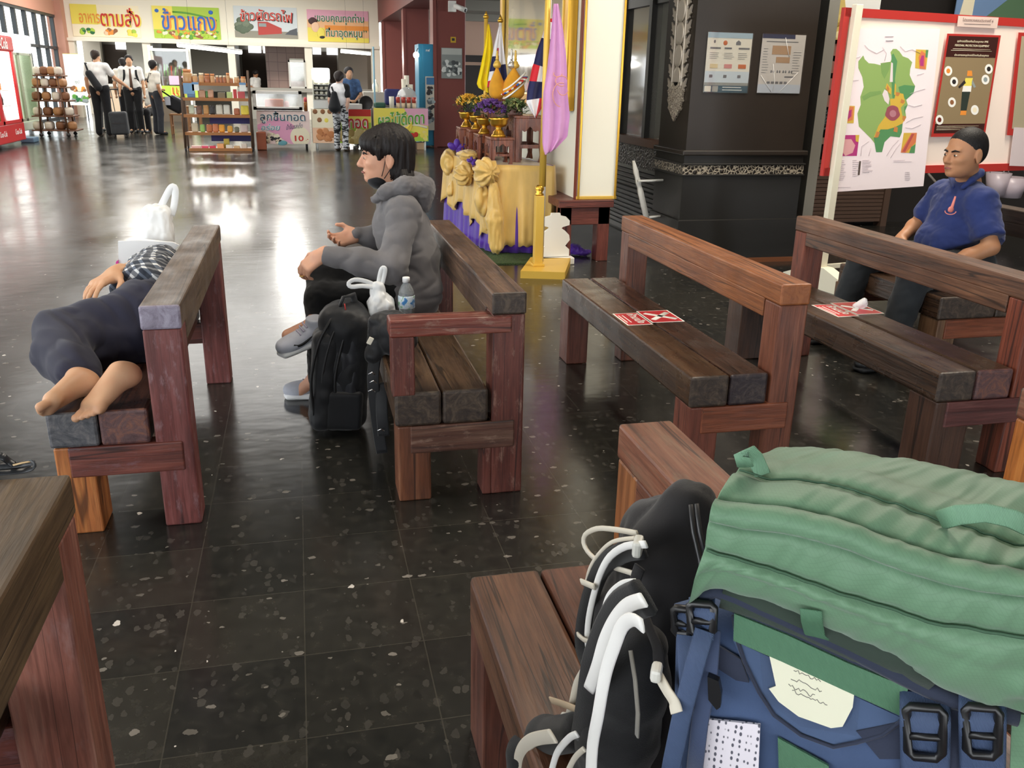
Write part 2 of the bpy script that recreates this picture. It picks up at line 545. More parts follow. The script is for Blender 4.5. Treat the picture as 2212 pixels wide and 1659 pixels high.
def floor_mat():
    t = NT('dark_speckled_floor_tile')
    v = t.tc()
    br = t.add('ShaderNodeTexBrick', offset=0.0)
    t.l.new(t.tc(loc=(-0.13, 0.0, 0)), br.inputs['Vector'])
    br.inputs['Color1'].default_value = (0, 0, 0, 1); br.inputs['Color2'].default_value = (1, 1, 1, 1)
    br.inputs['Mortar'].default_value = (0.5, 0.5, 0.5, 1)
    br.inputs['Scale'].default_value = 1.0; br.inputs['Mortar Size'].default_value = 0.0016
    br.inputs['Brick Width'].default_value = 0.305; br.inputs['Row Height'].default_value = 0.305
    tile, mort = br.outputs[0], br.outputs[1]
    base = t.ramp(t.noise(v, 22, 5, 0.7), [(0.3, S(24, 25, 24)), (0.55, S(40, 40, 37)), (0.75, S(60, 58, 52))])
    base = t.mix(0.26, base, t.mix(tile, S(18, 19, 20), S(66, 62, 54)))
    def chips(scale, keep, size, squash):
        w = t.add('ShaderNodeVectorMath', operation='ADD')
        t.l.new(t.tc(scale=squash), w.inputs[0])
        nn = t.add('ShaderNodeTexNoise'); t.l.new(v, nn.inputs['Vector']); nn.inputs['Scale'].default_value = 60
        sc = t.add('ShaderNodeVectorMath', operation='SCALE'); t.l.new(nn.outputs[1], sc.inputs[0]); sc.inputs['Scale'].default_value = 0.016
        t.l.new(sc.outputs[0], w.inputs[1])
        vo = t.add('ShaderNodeTexVoronoi', feature='F1', voronoi_dimensions='2D'); t.l.new(w.outputs[0], vo.inputs['Vector'])
        vo.inputs['Scale'].default_value = scale
        sep = t.add('ShaderNodeSeparateColor'); t.l.new(vo.outputs['Color'], sep.inputs[0])
        near = t.math('LESS_THAN', vo.outputs['Distance'], t.math('MULTIPLY', sep.outputs[1], size))
        return t.math('MULTIPLY', near, t.math('GREATER_THAN', sep.outputs[0], keep)), sep.outputs[2]
    m1, b1 = chips(42, 0.45, 0.5, (1, 0.62, 1))
    base = t.mix(t.math('MULTIPLY', m1, 0.40), base, t.ramp(b1, [(0, S(14, 14, 15)), (0.55, S(62, 60, 57)), (1, S(96, 92, 86))]))
    m2, b2 = chips(36, 0.935, 0.36, (0.7, 1, 1))
    base = t.mix(t.math('MULTIPLY', m2, 0.8), base, t.ramp(b2, [(0, S(92, 88, 82)), (1, S(140, 134, 126))]))
    m3, b3 = chips(24, 0.983, 0.20, (1, 0.7, 1))
    base = t.mix(m3, base, S(206, 200, 192))
    base = t.mix(t.math('MULTIPLY', mort, 0.32), base, S(92, 88, 78))
    sm = t.noise(t.tc(scale=(1, 0.5, 1)), 2.1, 6, 0.65)
    rough = t.ramp(sm, [(0.3, (0.14,) * 3), (0.7, (0.25,) * 3)])
    t.set(color=base, rough=rough, spec=0.62)
    wav = t.math('ADD', t.math('MULTIPLY', t.noise(t.tc(scale=(1, 1.6, 1)), 5.0, 2), 1.0), t.math('MULTIPLY', tile, 0.35))
    h = t.math('SUBTRACT', wav, t.math('MULTIPLY', mort, 0.2))
    t.bump(h, 0.10, 0.012)
    return t.m

cream = plain('cream_wall_paint', S(243, 236, 218), 0.7)
white_paint = plain('white_paint', S(238, 236, 228), 0.55)
grey_wall = plain('grey_stall_wall', S(150, 146, 136), 0.8)
maroon = plain('maroon_paint', S(122, 62, 54), 0.5)
maroon_dk = plain('maroon_paint_dull', S(112, 54, 48), 0.55)
pinkbrown = plain('pink_brown_lintel', S(196, 142, 122), 0.6)
steel_dark = plain('dark_window_steel', S(52, 56, 60), 0.45)
black_lac = None

fl = MB(); fl.add([(-40, -7, 0), (14, -7, 0), (14, 42, 0), (-40, 42, 0)], [[0, 1, 2, 3]])
struct('floor', fl, floor_mat())

ce = MB(); ce.box((-7.2, -7, 4.4), (14, 42, 4.6))
ceil_m = plain('ceiling_panel', S(205, 200, 188), 0.8)
struct('ceiling', ce, ceil_m)

wq = MB(); wq.box((8.6, -7, 0), (8.8, 8.2, 4.4))  # unseen wall, added to cut the light from the right
wq.box((-7, -7, 2.7), (8.8, -6.8, 4.4))  # unseen strip behind the camera, added to limit frontal daylight
struct('wall_right', wq, plain('dim_brown_wall', S(96, 84, 74), 0.8))
# left wall: lintel over tall steel-framed windows, daylight beyond
wl = MB(); wl.box((-7.1, 6, 2.95), (-6.9, 31.6, 3.35));  wl.box((-7.15, 30.75, 0), (-6.72, 31.2, 4.4))
wl.mats = [pinkbrown]; wl.mat(plain('upper_wall_grey', S(176, 180, 180), .6)); wl.box((-7.1, 6, 3.35), (-6.9, 31.6, 4.4))  # upper wall out of view, grey put in to tint its floor reflection
struct('wall_left', wl)
wf = MB()
y = 30.6
while y > 7:
    wf.box((-7.03, y - 0.055, 0.0), (-6.93, y + 0.055, 2.95)); y -= 0.98
wf.box((-7.03, 7, 1.98), (-6.94, 30.75, 2.06)); wf.box((-7.03, 7, 2.88), (-6.92, 30.75, 2.96))
wf.box((-7.03, 7, 0), (-6.94, 30.75, 0.07)); wf.box((-7.03, 26.7, 0.95), (-6.94, 30.75, 1.02))
win1 = struct('window_1', wf, steel_dark)
pn = MB(); pn.box((-7.0, 7, 0.06), (-6.985, 30.7, 2.9))
pn.build('pane', clear('window_glass', (0.96, 0.98, 0.97, 1), 0.05), win1)

# back wall: cream fascia above four recessed stalls
bw = MB()
bw.box((-6.9, 31.2, 2.32), (2.78, 31.45, 4.4))
bw.box((-6.9, 31.02, 2.25), (2.78, 31.2, 2.34))
for x0, x1 in ((-6.9, -6.55), (-4.6, -4.36), (-2.06, -1.84), (0.34, 0.58), (2.5, 2.78)):
    bw.box((x0, 31.1, 0), (x1, 31.45, 2.3))
struct('wall_back', bw, cream)
rc = MB(); rc.mat(grey_wall)
rc.box((-6.9, 34.3, 0), (2.78, 34.45, 2.6)); rc.box((-6.9, 31.45, 2.5), (2.78, 34.4, 2.6))
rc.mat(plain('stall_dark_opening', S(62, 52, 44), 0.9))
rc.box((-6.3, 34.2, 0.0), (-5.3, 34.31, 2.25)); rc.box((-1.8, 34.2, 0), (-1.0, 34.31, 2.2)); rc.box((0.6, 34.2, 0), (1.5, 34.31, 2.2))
rc.mat(plain('stall_beige_wall', S(188, 178, 160), 0.8)); rc.box((-6.9, 33.9, 0), (-6.35, 34.25, 2.5))
rc.mat(plain('stall_light_grey_screen', S(186, 184, 176), 0.7)); rc.box((-5.25, 32.2, 0.6), (-4.5, 32.26, 2.3))
rc.mat(plain('stall_warm_grey_screen', S(158, 152, 142), 0.7)); rc.box((-4.3, 33.2, 0.8), (-2.1, 33.26, 2.4)); rc.box((1.5, 33.2, 0.6), (2.5, 33.26, 2.4))
def pink_tile():
    t = NT('pink_wall_tile'); br = t.add('ShaderNodeTexBrick', offset=0.0)
    t.l.new(t.tc(rot=(radians(90), 0, 0)), br.inputs['Vector'])
    br.inputs['Color1'].default_value = S(206, 172, 160); br.inputs['Color2'].default_value = S(192, 160, 148)
    br.inputs['Mortar'].default_value = S(150, 120, 112)
    br.inputs['Scale'].default_value = 1; br.inputs['Mortar Size'].default_value = 0.008
    br.inputs['Brick Width'].default_value = 0.3; br.inputs['Row Height'].default_value = 0.3
    t.set(color=br.outputs[0], rough=0.3); return t.m
rc.mat(pink_tile()); rc.box((-0.95, 33.0, 0.5), (0.36, 33.08, 2.45))
struct('wall_stall', rc)
wn = MB()
for x0, x1 in ((-5.9, -5.2), (-3.9, -3.2), (-1.55, -1.12), (-1.05, -0.62), (0.66, 0.95), (1.15, 1.62), (1.68, 1.95)):
    wn.box((x0, 34.12, 2.1), (x1, 34.19, 2.38))
struct('window_2', wn, glow('daylit_vent_glass', (0.95, 0.98, 1, 1), 1.6))
dv = MB()
for x0, x1 in ((-4.56, -4.40), (-2.02, -1.88), (0.38, 0.54)): dv.box((x0, 31.45, 0), (x1, 34.3, 2.5))
struct('wall_divider', dv, white_paint)

# ledges (worktops) of the stalls
lg = MB(); lg.box((-1.84, 31.0, 0.86), (2.6, 31.5, 0.98)); lg.box((-1.84, 31.2, 0), (2.6, 31.4, 0.86))
struct('trim_1', lg, plain('stall_ledge_tile', S(160, 156, 146), 0.5))

# right-hand row of maroon columns and their beam
for i, y in enumerate((19.1, 24.4, 30.3)):
    c = MB(); c.box((2.82, y, 0), (3.47, y + 0.65, 4.4), 0.02); c.box((2.79, y - 0.03, 0), (2.86, y + 0.04, 4.4))
    struct('trim_%d' % (2 + i), c, maroon)
bm_ = MB(); bm_.box((2.75, 10, 3.07), (3.5, 31.2, 4.4))
struct('trim_5', bm_, maroon_dk)
# room behind the columns
rb = MB(); rb.box((3.47, 31.2, 0), (12, 31.4, 4.4))
struct('wall_far', rb, plain('dusty_pink_wall', S(206, 172, 152), 0.8))
gw = MB(); gw.mat(plain('green_partition', S(70, 140, 92), 0.6)); gw.box((3.47, 31.0, 0), (4.5, 31.15, 1.66))
gw.mat(plain('grey_partition', S(178, 170, 162), 0.7)); gw.box((3.47, 31.0, 2.2), (4.5, 31.15, 4.4))
gw.mat(glow('bright_gap', (1, 1, 0.97, 1), 1.8)); gw.box((3.47, 31.05, 1.66), (4.5, 31.12, 2.2))
struct('wall_partition', gw)
cb = MB()
cb.box((3.5, 18.0, 3.0), (12, 18.35, 3.3)); cb.box((3.5, 24, 3.05), (12, 24.3, 3.3)); cb.box((3.5, 29, 3.1), (12, 29.3, 3.3))
cb.box((3.47, 10, 3.3), (12, 31.2, 3.36))
struct('trim_6', cb, plain('grey_soffit', S(152, 148, 138), 0.8))
fd = MB(); fd.box((5.2, 29.5, 0), (9, 30.6, 1.8)); fd.box((5.2, 29.3, 1.9), (7.0, 29.6, 2.1))
fd = fd.build('dark_cabinet', plain('dark_furniture', S(34, 27, 24), 0.6))
tag(fd, 'dark low cabinet wall in the room beyond the maroon column', 'cabinet')

# ---------------- black lacquered ticket-hall corner on the right
def lac(name, c, rough):
    t = NT(name); n = t.noise(t.tc(), 2.5, 4)
    t.set(color=t.ramp(n, [(0.3, tuple(x * 0.75 for x in c[:3]) + (1,)), (0.7, c)]), rough=rough, spec=0.5)
    return t.m
black_lac = lac('dark_brown_lacquer', S(42, 35, 29), 0.38)
black_flat = lac('black_lacquer', S(30, 28, 25), 0.42)
col = MB()
CX0, CX1, CYF, CD = 2.96, 3.98, 6.60, 0.56
col.mat(black_lac); col.box((CX0, CYF, 0.88), (CX1, CYF + CD, 4.4))
col.box((CX0 - 0.035, CYF - 0.035, 0.86), (CX1 + 0.035, CYF + CD + 0.03, 0.90), 0.008)
col.mat(black_flat); col.box((CX0 - 0.012, CYF - 0.012, 0.34), (CX1 + 0.012, CYF + CD + 0.01, 0.865))
col.box((CX0 - 0.03, CYF - 0.03, 0.785), (CX1 + 0.03, CYF + CD + 0.03, 0.80), 0.004); col.box((CX0 - 0.03, CYF - 0.03, 0.70), (CX1 + 0.03, CYF + CD + 0.03, 0.715), 0.004)
col.box((CX0 - 0.03, CYF - 0.03, 0.03), (CX1 + 0.03, CYF + CD + 0.03, 0.355), 0.006)
col.mat(plain('column_plinth_brown', S(120, 70, 38), 0.5)); col.box((CX0 - 0.05, CYF - 0.05, 0), (CX1 + 0.05, CYF + CD + 0.05, 0.035))
struct('trim_7', col)
def carved(name, lite, dark, sc):
    t = NT(name)
    vo = t.add('ShaderNodeTexVoronoi', feature='DISTANCE_TO_EDGE'); t.l.new(t.tc(), vo.inputs['Vector']); vo.inputs['Scale'].default_value = sc
    n = t.noise(t.tc(), sc * 0.9, 3, 0.6, 1.5)
    f = t.math('ADD', t.math('MULTIPLY', vo.outputs[0], 2.0), t.math('MULTIPLY', n, 0.7))
    t.set(color=t.ramp(f, [(0.42, lite), (0.62, dark)]), rough=0.45, metal=0.3)
    t.bump(f, 0.8, 0.01); return t.m
band = MB(); band.box((CX0 - 0.02, CYF - 0.02, 0.715), (CX1 + 0.02, CYF + CD + 0.02, 0.785))
struct('trim_8', band, carved('carved_silver_band', S(168, 158, 140), S(40, 34, 29), 34))

wr = MB()
wr.mat(black_flat)
wr.box((3.12, 7.16, 0), (3.2, 12.5, 0.42)); wr.box((3.12, 7.16, 2.05), (3.2, 12.5, 2.13)); wr.box((3.12, 7.16, 2.45), (3.2, 12.5, 4.4))
for k in range(14): wr.box((3.095, 7.16, 0.03 + k * 0.042), (3.13, 12.5, 0.03 + k * 0.042 + 0.024))
for y in (7.2, 7.9, 8.62, 9.5, 10.5, 11.5): wr.box((3.1, y - 0.035, 0.9), (3.2, y + 0.035, 2.45))
wr.mat(carved('carved_dark_band', S(92, 84, 74), S(34, 29, 25), 30)); wr.box((3.09, 7.16, 0.64), (3.2, 12.5, 0.84))
wr.mat(plain('window_sill_brown', S(116, 78, 56), 0.5)); wr.box((3.07, 7.16, 0.84), (3.25, 12.5, 0.91))
wr.mat(plain('dim_ticket_office', S(120, 118, 110), 0.7)); wr.box((4.4, 7.16, 0), (4.5, 12.5, 4.4))
struct('wall_ticket', wr)
w3 = MB(); w3.box((3.15, 7.16, 0.9), (3.16, 12.5, 2.45))
w3 = struct('window_3', w3, clear('office_glass', (0.75, 0.76, 0.74, 1), 0.5, 0.06, 0.25))

# shop front behind the notice board
YS = 8.2
ws = MB()
slat_b = plain('brown_louver', S(78, 58, 46), 0.6)
pink_l = plain('dull_pink_shelf_front', S(150, 104, 94), 0.6)
dk = plain('dark_shop', S(30, 25, 22), 0.85)
ws.mat(dk); ws.box((3.9, YS + 0.25, 0), (13, YS + 0.4, 4.4))
ws.mat(slat_b)
for k in range(16): ws.box((4.05, YS, 0.05 + k * 0.04), (6.0, YS + 0.05, 0.05 + k * 0.04 + 0.034))
ws.box((4.0, YS - 0.02, 0), (4.06, YS + 0.1, 0.7)); ws.box((5.96, YS - 0.02, 0), (6.03, YS + 0.1, 0.7))
ws.mat(pink_l)
for k in range(4): ws.box((4.0, YS + 0.02, 1.2 + k * 0.16), (5.6, YS + 0.06, 1.2 + k * 0.16 + 0.11))
ws.box((4.0, YS, 1.84), (13, YS + 0.08, 1.88))
ws.mat(carved('shop_carving', S(88, 96, 100), S(26, 24, 24), 26)); ws.box((4.0, YS + 0.02, 0.98), (5.6, YS + 0.08, 1.17))
ws.mat(plain('shop_shelf_edge', S(134, 108, 96), 0.6)); ws.box((4.0, YS, 0.84), (5.6, YS + 0.08, 0.9))
struct('wall_shop', ws)
# ================================================================== BENCHES
W_DK = (S(46, 31, 22), S(72, 50, 36), S(96, 70, 50))
W_RED = (S(82, 40, 33), S(118, 62, 52), S(142, 82, 68))
W_GREY = (S(70, 56, 46), S(100, 82, 66), S(124, 104, 84))
W_ORG = (S(110, 62, 32), S(146, 88, 50), S(170, 110, 68))
W_PURP = (S(66, 50, 52), S(104, 88, 92), S(132, 118, 124))
def endgrain(name, a, b, c):
    if name in _mats: return _mats[name]
    t = NT(name); n = t.noise(t.tc(), 16, 6, 0.7, 2.2)
    t.set(color=t.ramp(n, [(0.32, a), (0.5, b), (0.72, c)]), rough=0.5)
    t.bump(t.noise(t.tc(), 60, 4), 0.6, 0.004)
    _mats[name] = t.m; return t.m

def timber(lo, hi, mside, mend, axis, bev=0.006):
    """A squared timber whose end faces show end grain."""
    mb = MB(); mb.mats = [mside, mend]; mb.box(lo, hi, bev, 2)
    ax = 'xyz'.index(axis); lo_, hi_ = lo[ax], hi[ax]
    for i, f in enumerate(mb.f):
        if all(abs(mb.v[j][ax] - lo_) < bev * 1.01 for j in f) or all(abs(mb.v[j][ax] - hi_) < bev * 1.01 for j in f): mb.mi[i] = 1
    return mb

def bench(key, label, x0, x1, y0, y1, H, HS, seat, beam, post, leg, brace, ends, bd=0.115, pw=0.115, lw=0.145, seat_t=0.115, arm=False, beam_h=0.14, cap_h=0.075, beam_end=None, leg_d=0.12, planks=2):
    """Heavy timber bench facing -x; origin on the floor at its front near corner."""
    T = thing('timber_bench', label, 'bench', (x0, y0, 0))
    L = y1 - y0; D = x1 - x0
    bx0, bx1 = D - bd, D
    def put(name, mb, m=None): return mb.build(name, m, T, world=False)
    sb = bx0 - 0.006
    for i in range(planks):
        a, b = sb * i / planks, sb * (i + 1) / planks - 0.004
        put('seat_plank', timber((a, 0, HS - seat_t), (b, L, HS), seat[i % len(seat)], ends[i % len(ends)], 'y', 0.01))
    # backrest: full height between the posts, thinner where it caps them
    mb = MB(); mb.mats = [beam, beam_end or ends[0]]
    mb.box((bx0, 0, H - cap_h), (bx1, L, H), 0.007)
    for i, f in enumerate(mb.f):
        if all(abs(mb.v[j][1]) < 0.0072 for j in f) or all(abs(mb.v[j][1] - L) < 0.0072 for j in f): mb.mi[i] = 1
    mb.cur = 0
    mb.box((bx0, pw, H - beam_h), (bx1 - 0.002, L - pw, H - cap_h + 0.004), 0.004)
    put('backrest_beam', mb)
    for yy in (0, L - pw):
        put('post', timber((bx0 + 0.003, yy + 0.003, 0), (bx1 - 0.003, yy + pw - 0.003, H - cap_h), post, post, 'z', 0.006))
        put('leg', timber((0.008, yy + 0.002, 0), (leg_d, yy + lw, HS - seat_t), leg[0], leg[0], 'z', 0.006))
        put('brace', timber((0.05, yy - 0.004 if yy == 0 else yy + 0.02, HS - seat_t - 0.10), (bx1 - 0.035, yy + 0.06 if yy == 0 else yy + 0.09, HS - seat_t), brace, brace, 'x', 0.005))
        if arm and yy == 0:
            put('leg', timber((bx0 - 0.028, yy + 0.004, 0), (bx0 + 0.005, yy + 0.1, HS - seat_t), post, post, 'z', 0.005))
            ya = yy if yy == 0 else yy + 0.03
            put('armrest', timber((-0.012, ya - 0.004, H - cap_h - 0.062), (bx1 - 0.05, ya + 0.085, H - cap_h - 0.004), arm, arm, 'x', 0.006))
            put('armrest_post', timber((-0.006, ya, HS - 0.01), (0.07, ya + 0.08, H - cap_h - 0.062), post, post, 'z', 0.005))
    return T

wA = lambda n, p, ax, **k: wood(n, *p, axis=ax, **k)
end_dk = endgrain('dark_end_grain', S(36, 28, 24), S(62, 50, 42), S(98, 84, 68))
end_blue = endgrain('bluish_end_grain', S(52, 54, 60), S(84, 84, 88), S(118, 112, 112))
end_purple = endgrain('purple_end_grain', S(62, 40, 42), S(94, 66, 66), S(138, 88, 62))
end_lilac = endgrain('lilac_end_grain', S(104, 94, 108), S(138, 130, 146), S(166, 160, 176))
end_org = endgrain('orange_end_grain', S(118, 66, 36), S(146, 86, 48), S(164, 102, 60))

benches = {}
# left bench with the sleeping man
benches['L'] = bench('L', 'purplish red timber bench on the left where a man sleeps', -0.80, -0.379, 2.722, 4.262, 0.738, 0.412,
    [wA('wood_seat_dark', W_DK, 'y', rough=0.3), wA('wood_seat_dark_red', (S(48, 28, 22), S(76, 44, 34), S(98, 62, 48)), 'y', rough=0.3)],
    wA('wood_beam_grey', W_GREY, 'y', seed=2), wA('wood_post_purple_red', (S(88, 44, 42), S(124, 68, 64), S(150, 94, 90)), 'z', worn=S(150, 122, 126), seed=1),
    [wA('wood_leg_orange', (S(140, 76, 36), S(184, 112, 60), S(206, 146, 84)), 'z', seed=5)],
    wA('wood_brace_red', W_RED, 'x', worn=S(120, 92, 98), seed=3), [end_blue, end_purple], beam_end=end_lilac, bd=0.118)
# centre bench with armrest
benches['C'] = bench('C', 'red-brown timber bench with armrests where the grey-hooded person sits', 0.262, 0.710, 2.752, 4.337, 0.733, 0.40,
    [wA('wood_seat_brown', (S(58, 42, 30), S(88, 66, 48), S(114, 90, 66)), 'y', rough=0.33, seed=6)],
    wA('wood_beam_worn', (S(62, 44, 34), S(92, 68, 52), S(128, 100, 78)), 'y', worn=S(70, 54, 58), seed=7),
    wA('wood_post_red', (S(76, 36, 30), S(112, 60, 50), S(136, 86, 72)), 'z', worn=S(160, 128, 112), seed=8),
    [wA('wood_leg_redbrown', (S(84, 48, 32), S(120, 72, 48), S(150, 104, 76)), 'z', seed=9)],
    wA('wood_brace_worn', (S(66, 40, 32), S(100, 64, 50), S(150, 120, 100)), 'x', worn=S(164, 136, 118), seed=10), [end_dk],
    arm=wA('wood_arm_red', (S(92, 40, 32), S(122, 58, 46), S(150, 104, 86)), 'x', worn=S(160, 136, 120), seed=11), bd=0.118, seat_t=0.12)
# first bench on the right
benches['D'] = bench('D', 'timber bench with an orange-brown back beside the black column', 1.284, 1.705, 2.654, 4.268, 0.751, 0.431,
    [wA('wood_seat_polish', (S(52, 36, 24), S(80, 56, 38), S(104, 78, 54)), 'y', rough=0.27, seed=12), wA('wood_seat_polish_dark', (S(44, 28, 20), S(70, 44, 31), S(92, 60, 44)), 'y', rough=0.25, seed=13)],
    wA('wood_beam_orange', W_ORG, 'y', seed=14, rough=0.4), wA('wood_post_rust', (S(92, 50, 34), S(126, 74, 54), S(148, 96, 74)), 'z', seed=15),
    [wA('wood_leg_rust', (S(96, 50, 38), S(126, 70, 54), S(146, 90, 70)), 'z', seed=16)],
    wA('wood_brace_rust', (S(104, 54, 34), S(138, 76, 50), S(160, 98, 70)), 'x', seed=17), [end_dk, endgrain('violet_end_grain', S(30, 22, 26), S(46, 36, 40), S(92, 80, 72))], beam_end=end_org)
# second bench on the right
benches['E'] = bench('E', 'dark brown timber bench in front of the man in the blue polo shirt', 2.215, 2.66, 2.56, 4.19, 0.748, 0.425,
    [wA('wood_seat_umber', (S(46, 32, 23), S(72, 52, 38), S(94, 70, 52)), 'y', rough=0.3, seed=18)],
    wA('wood_beam_umber', (S(58, 38, 28), S(104, 70, 50), S(138, 98, 72)), 'y', seed=19, gscale=0.8),
    wA('wood_post_brick', (S(92, 44, 30), S(130, 66, 46), S(150, 84, 62)), 'z', seed=20),
    [wA('wood_leg_umber', (S(58, 38, 28), S(84, 56, 42), S(104, 74, 56)), 'z', seed=21)],
    wA('wood_brace_wine', (S(68, 34, 32), S(96, 52, 48), S(126, 82, 76)), 'x', seed=22), [end_dk, end_purple], seat_t=0.115, leg_d=0.16, lw=0.16, bd=0.12)
# bench under the blue-shirted man
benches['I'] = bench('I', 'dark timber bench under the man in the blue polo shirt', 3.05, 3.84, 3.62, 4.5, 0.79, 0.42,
    [wA('wood_seat_umber', W_DK, 'y')], wA('wood_beam_shadow', (S(40, 30, 24), S(60, 46, 36), S(80, 64, 50)), 'y', seed=23),  # backrest beam in a darker brown
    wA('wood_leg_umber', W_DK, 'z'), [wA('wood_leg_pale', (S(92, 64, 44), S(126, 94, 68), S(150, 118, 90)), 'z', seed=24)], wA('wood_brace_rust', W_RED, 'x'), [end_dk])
# bench in the right foreground carrying the backpacks
benches['F'] = bench('F', 'timber bench in the foreground carrying two backpacks', 0.295, 0.718, -0.05, 1.565, 0.740, 0.42,
    [wA('wood_seat_tan', (S(70, 44, 30), S(104, 68, 48), S(128, 90, 66)), 'y', rough=0.4, seed=25), wA('wood_seat_tan_red', (S(72, 42, 30), S(106, 64, 46), S(130, 86, 64)), 'y', rough=0.4, seed=26)],
    wA('wood_beam_rustgrey', (S(92, 54, 38), S(130, 80, 58), S(150, 116, 92)), 'y', worn=S(120, 100, 80), seed=27),
    wA('wood_post_honey', (S(112, 64, 32), S(146, 90, 50), S(170, 114, 70)), 'z', seed=28),
    [wA('wood_leg_wine', (S(66, 34, 26), S(92, 52, 40), S(112, 72, 56)), 'z', seed=29)], wA('wood_brace_rust', W_RED, 'x'), [end_dk])
# near left corner bench, only its back beam and far post in the picture
benches['G'] = bench('G', 'brown timber bench in the lower left corner seen from its back', -0.84, -0.418, -0.05, 1.515, 0.740, 0.42,
    [wA('wood_seat_dark', W_DK, 'y')], wA('wood_beam_olive', (S(66, 50, 34), S(96, 76, 54), S(120, 98, 70)), 'y', seed=30),
    wA('wood_post_pinkred', (S(98, 54, 44), S(140, 88, 74), S(168, 120, 104)), 'z', worn=S(130, 96, 90), seed=31),
    [wA('wood_leg_umber', W_DK, 'z')], wA('wood_brace_red', W_RED, 'x'), [end_dk], bd=0.13, pw=0.12)
# sliver of a bench at the right edge
benches['H'] = bench('H', 'orange-brown timber bench cut off at the right edge of the picture', 1.30, 1.722, -0.05, 1.60, 0.745, 0.42,
    [wA('wood_seat_dark', W_DK, 'y')], wA('wood_beam_rustgrey', W_RED, 'y'), wA('wood_post_amber', (S(150, 84, 34), S(190, 116, 52), S(210, 140, 72)), 'z', seed=32),
    [wA('wood_leg_amber', (S(150, 84, 34), S(190, 116, 52), S(210, 140, 72)), 'z', seed=33)], wA('wood_brace_rust', W_RED, 'x'), [end_dk])
# ================================================================== PEOPLE
V = Vector
def skin_mat(name, c, r=0.5):
    if name in _mats: return _mats[name]
    t = NT(name); n = t.noise(t.tc(), 26, 4)
    red = (min(1, c[0] * 1.0), c[1] * 0.92, c[2] * 0.90, 1)
    t.set(color=t.ramp(n, [(0.3, red), (0.65, c)]), rough=r, spec=0.35, sss=0.0)
    t.b.inputs['Subsurface Radius'].default_value = (0.012, 0.005, 0.003)
    t.bump(t.noise(t.tc(), 320, 2), 0.12, 0.001)
    _mats[name] = t.m; return t.m
def hair_mat(name='black_hair', c=S(24, 18, 17)):
    if name in _mats: return _mats[name]
    t = NT(name); v = t.tc(scale=(1, 1, 0.12))
    n = t.noise(v, 240, 3)
    t.set(color=t.ramp(n, [(0.35, tuple(x * 0.5 for x in c[:3]) + (1,)), (0.7, tuple(x * 1.7 for x in c[:3]) + (1,))]), rough=0.55, spec=0.3)
    t.bump(n, 0.6, 0.004); _mats[name] = t.m; return t.m

def basis(f, u):
    f = V(f).normalized(); u = V(u); l = u.cross(f).normalized(); u = f.cross(l).normalized()
    return f, l, u
def head_prims(s, c, f, u, k=1.0, ears=True):
    """Skull, face, nose, lips, ears around cranium centre c (f forward, u up)."""
    f, l, u = basis(f, u)
    R = Matrix((f, l, u)).transposed().to_4x4()
    P = lambda a, b, h: tuple(V(c) + (f * a + l * b + u * h) * k)
    q = lambda *a: tuple(x * k for x in a)
    s.ell(P(-0.012, 0, 0.028), q(0.096, 0.076, 0.088), R, 0.02)
    s.ell(P(0.022, 0, -0.035), q(0.070, 0.064, 0.072), R, 0.03)
    s.ell(P(0.03, 0, -0.075), q(0.056, 0.050, 0.042), R, 0.025)
    s.ell(P(0.074, 0, -0.096), q(0.016, 0.022, 0.014), R, 0.02)
    s.ell(P(0.072, 0, 0.018), q(0.020, 0.048, 0.012), R, 0.012)
    for sd in (1, -1):
        s.ell(P(0.062, 0.036 * sd, -0.028), q(0.022, 0.022, 0.018), R, 0.02)
        s.ell(P(0.094, 0.029 * sd, -0.004), q(0.013, 0.016, 0.010), R, 0.010, sub=True)
        s.ell(P(0.080, 0.030 * sd, -0.005), q(0.012, 0.014, 0.0095), R, 0.004)
        s.ell(P(0.094, 0.011 * sd, -0.040), q(0.010, 0.008, 0.007), R, 0.006)
        if ears:
            s.ell(P(-0.012, 0.078 * sd, -0.012), q(0.020, 0.008, 0.032), R, 0.006)
            s.ell(P(-0.004, 0.087 * sd, -0.010), q(0.010, 0.005, 0.018), R, 0.005, sub=True)
            s.ell(P(-0.010, 0.079 * sd, -0.040), q(0.010, 0.006, 0.010), R, 0.006)
    s.cap(P(0.088, 0, 0.004), P(0.108, 0, -0.034), 0.009 * k, 0.013 * k, 0.012)
    s.ell(P(0.084, 0, -0.062), q(0.014, 0.024, 0.0065), R, 0.005)
    s.ell(P(0.081, 0, -0.074), q(0.014, 0.021, 0.0075), R, 0.005)
    s.cap(P(0.098, -0.02, -0.0675), P(0.098, 0.02, -0.0675), 0.003 * k, None, 0.003, sub=True)
    return P, R
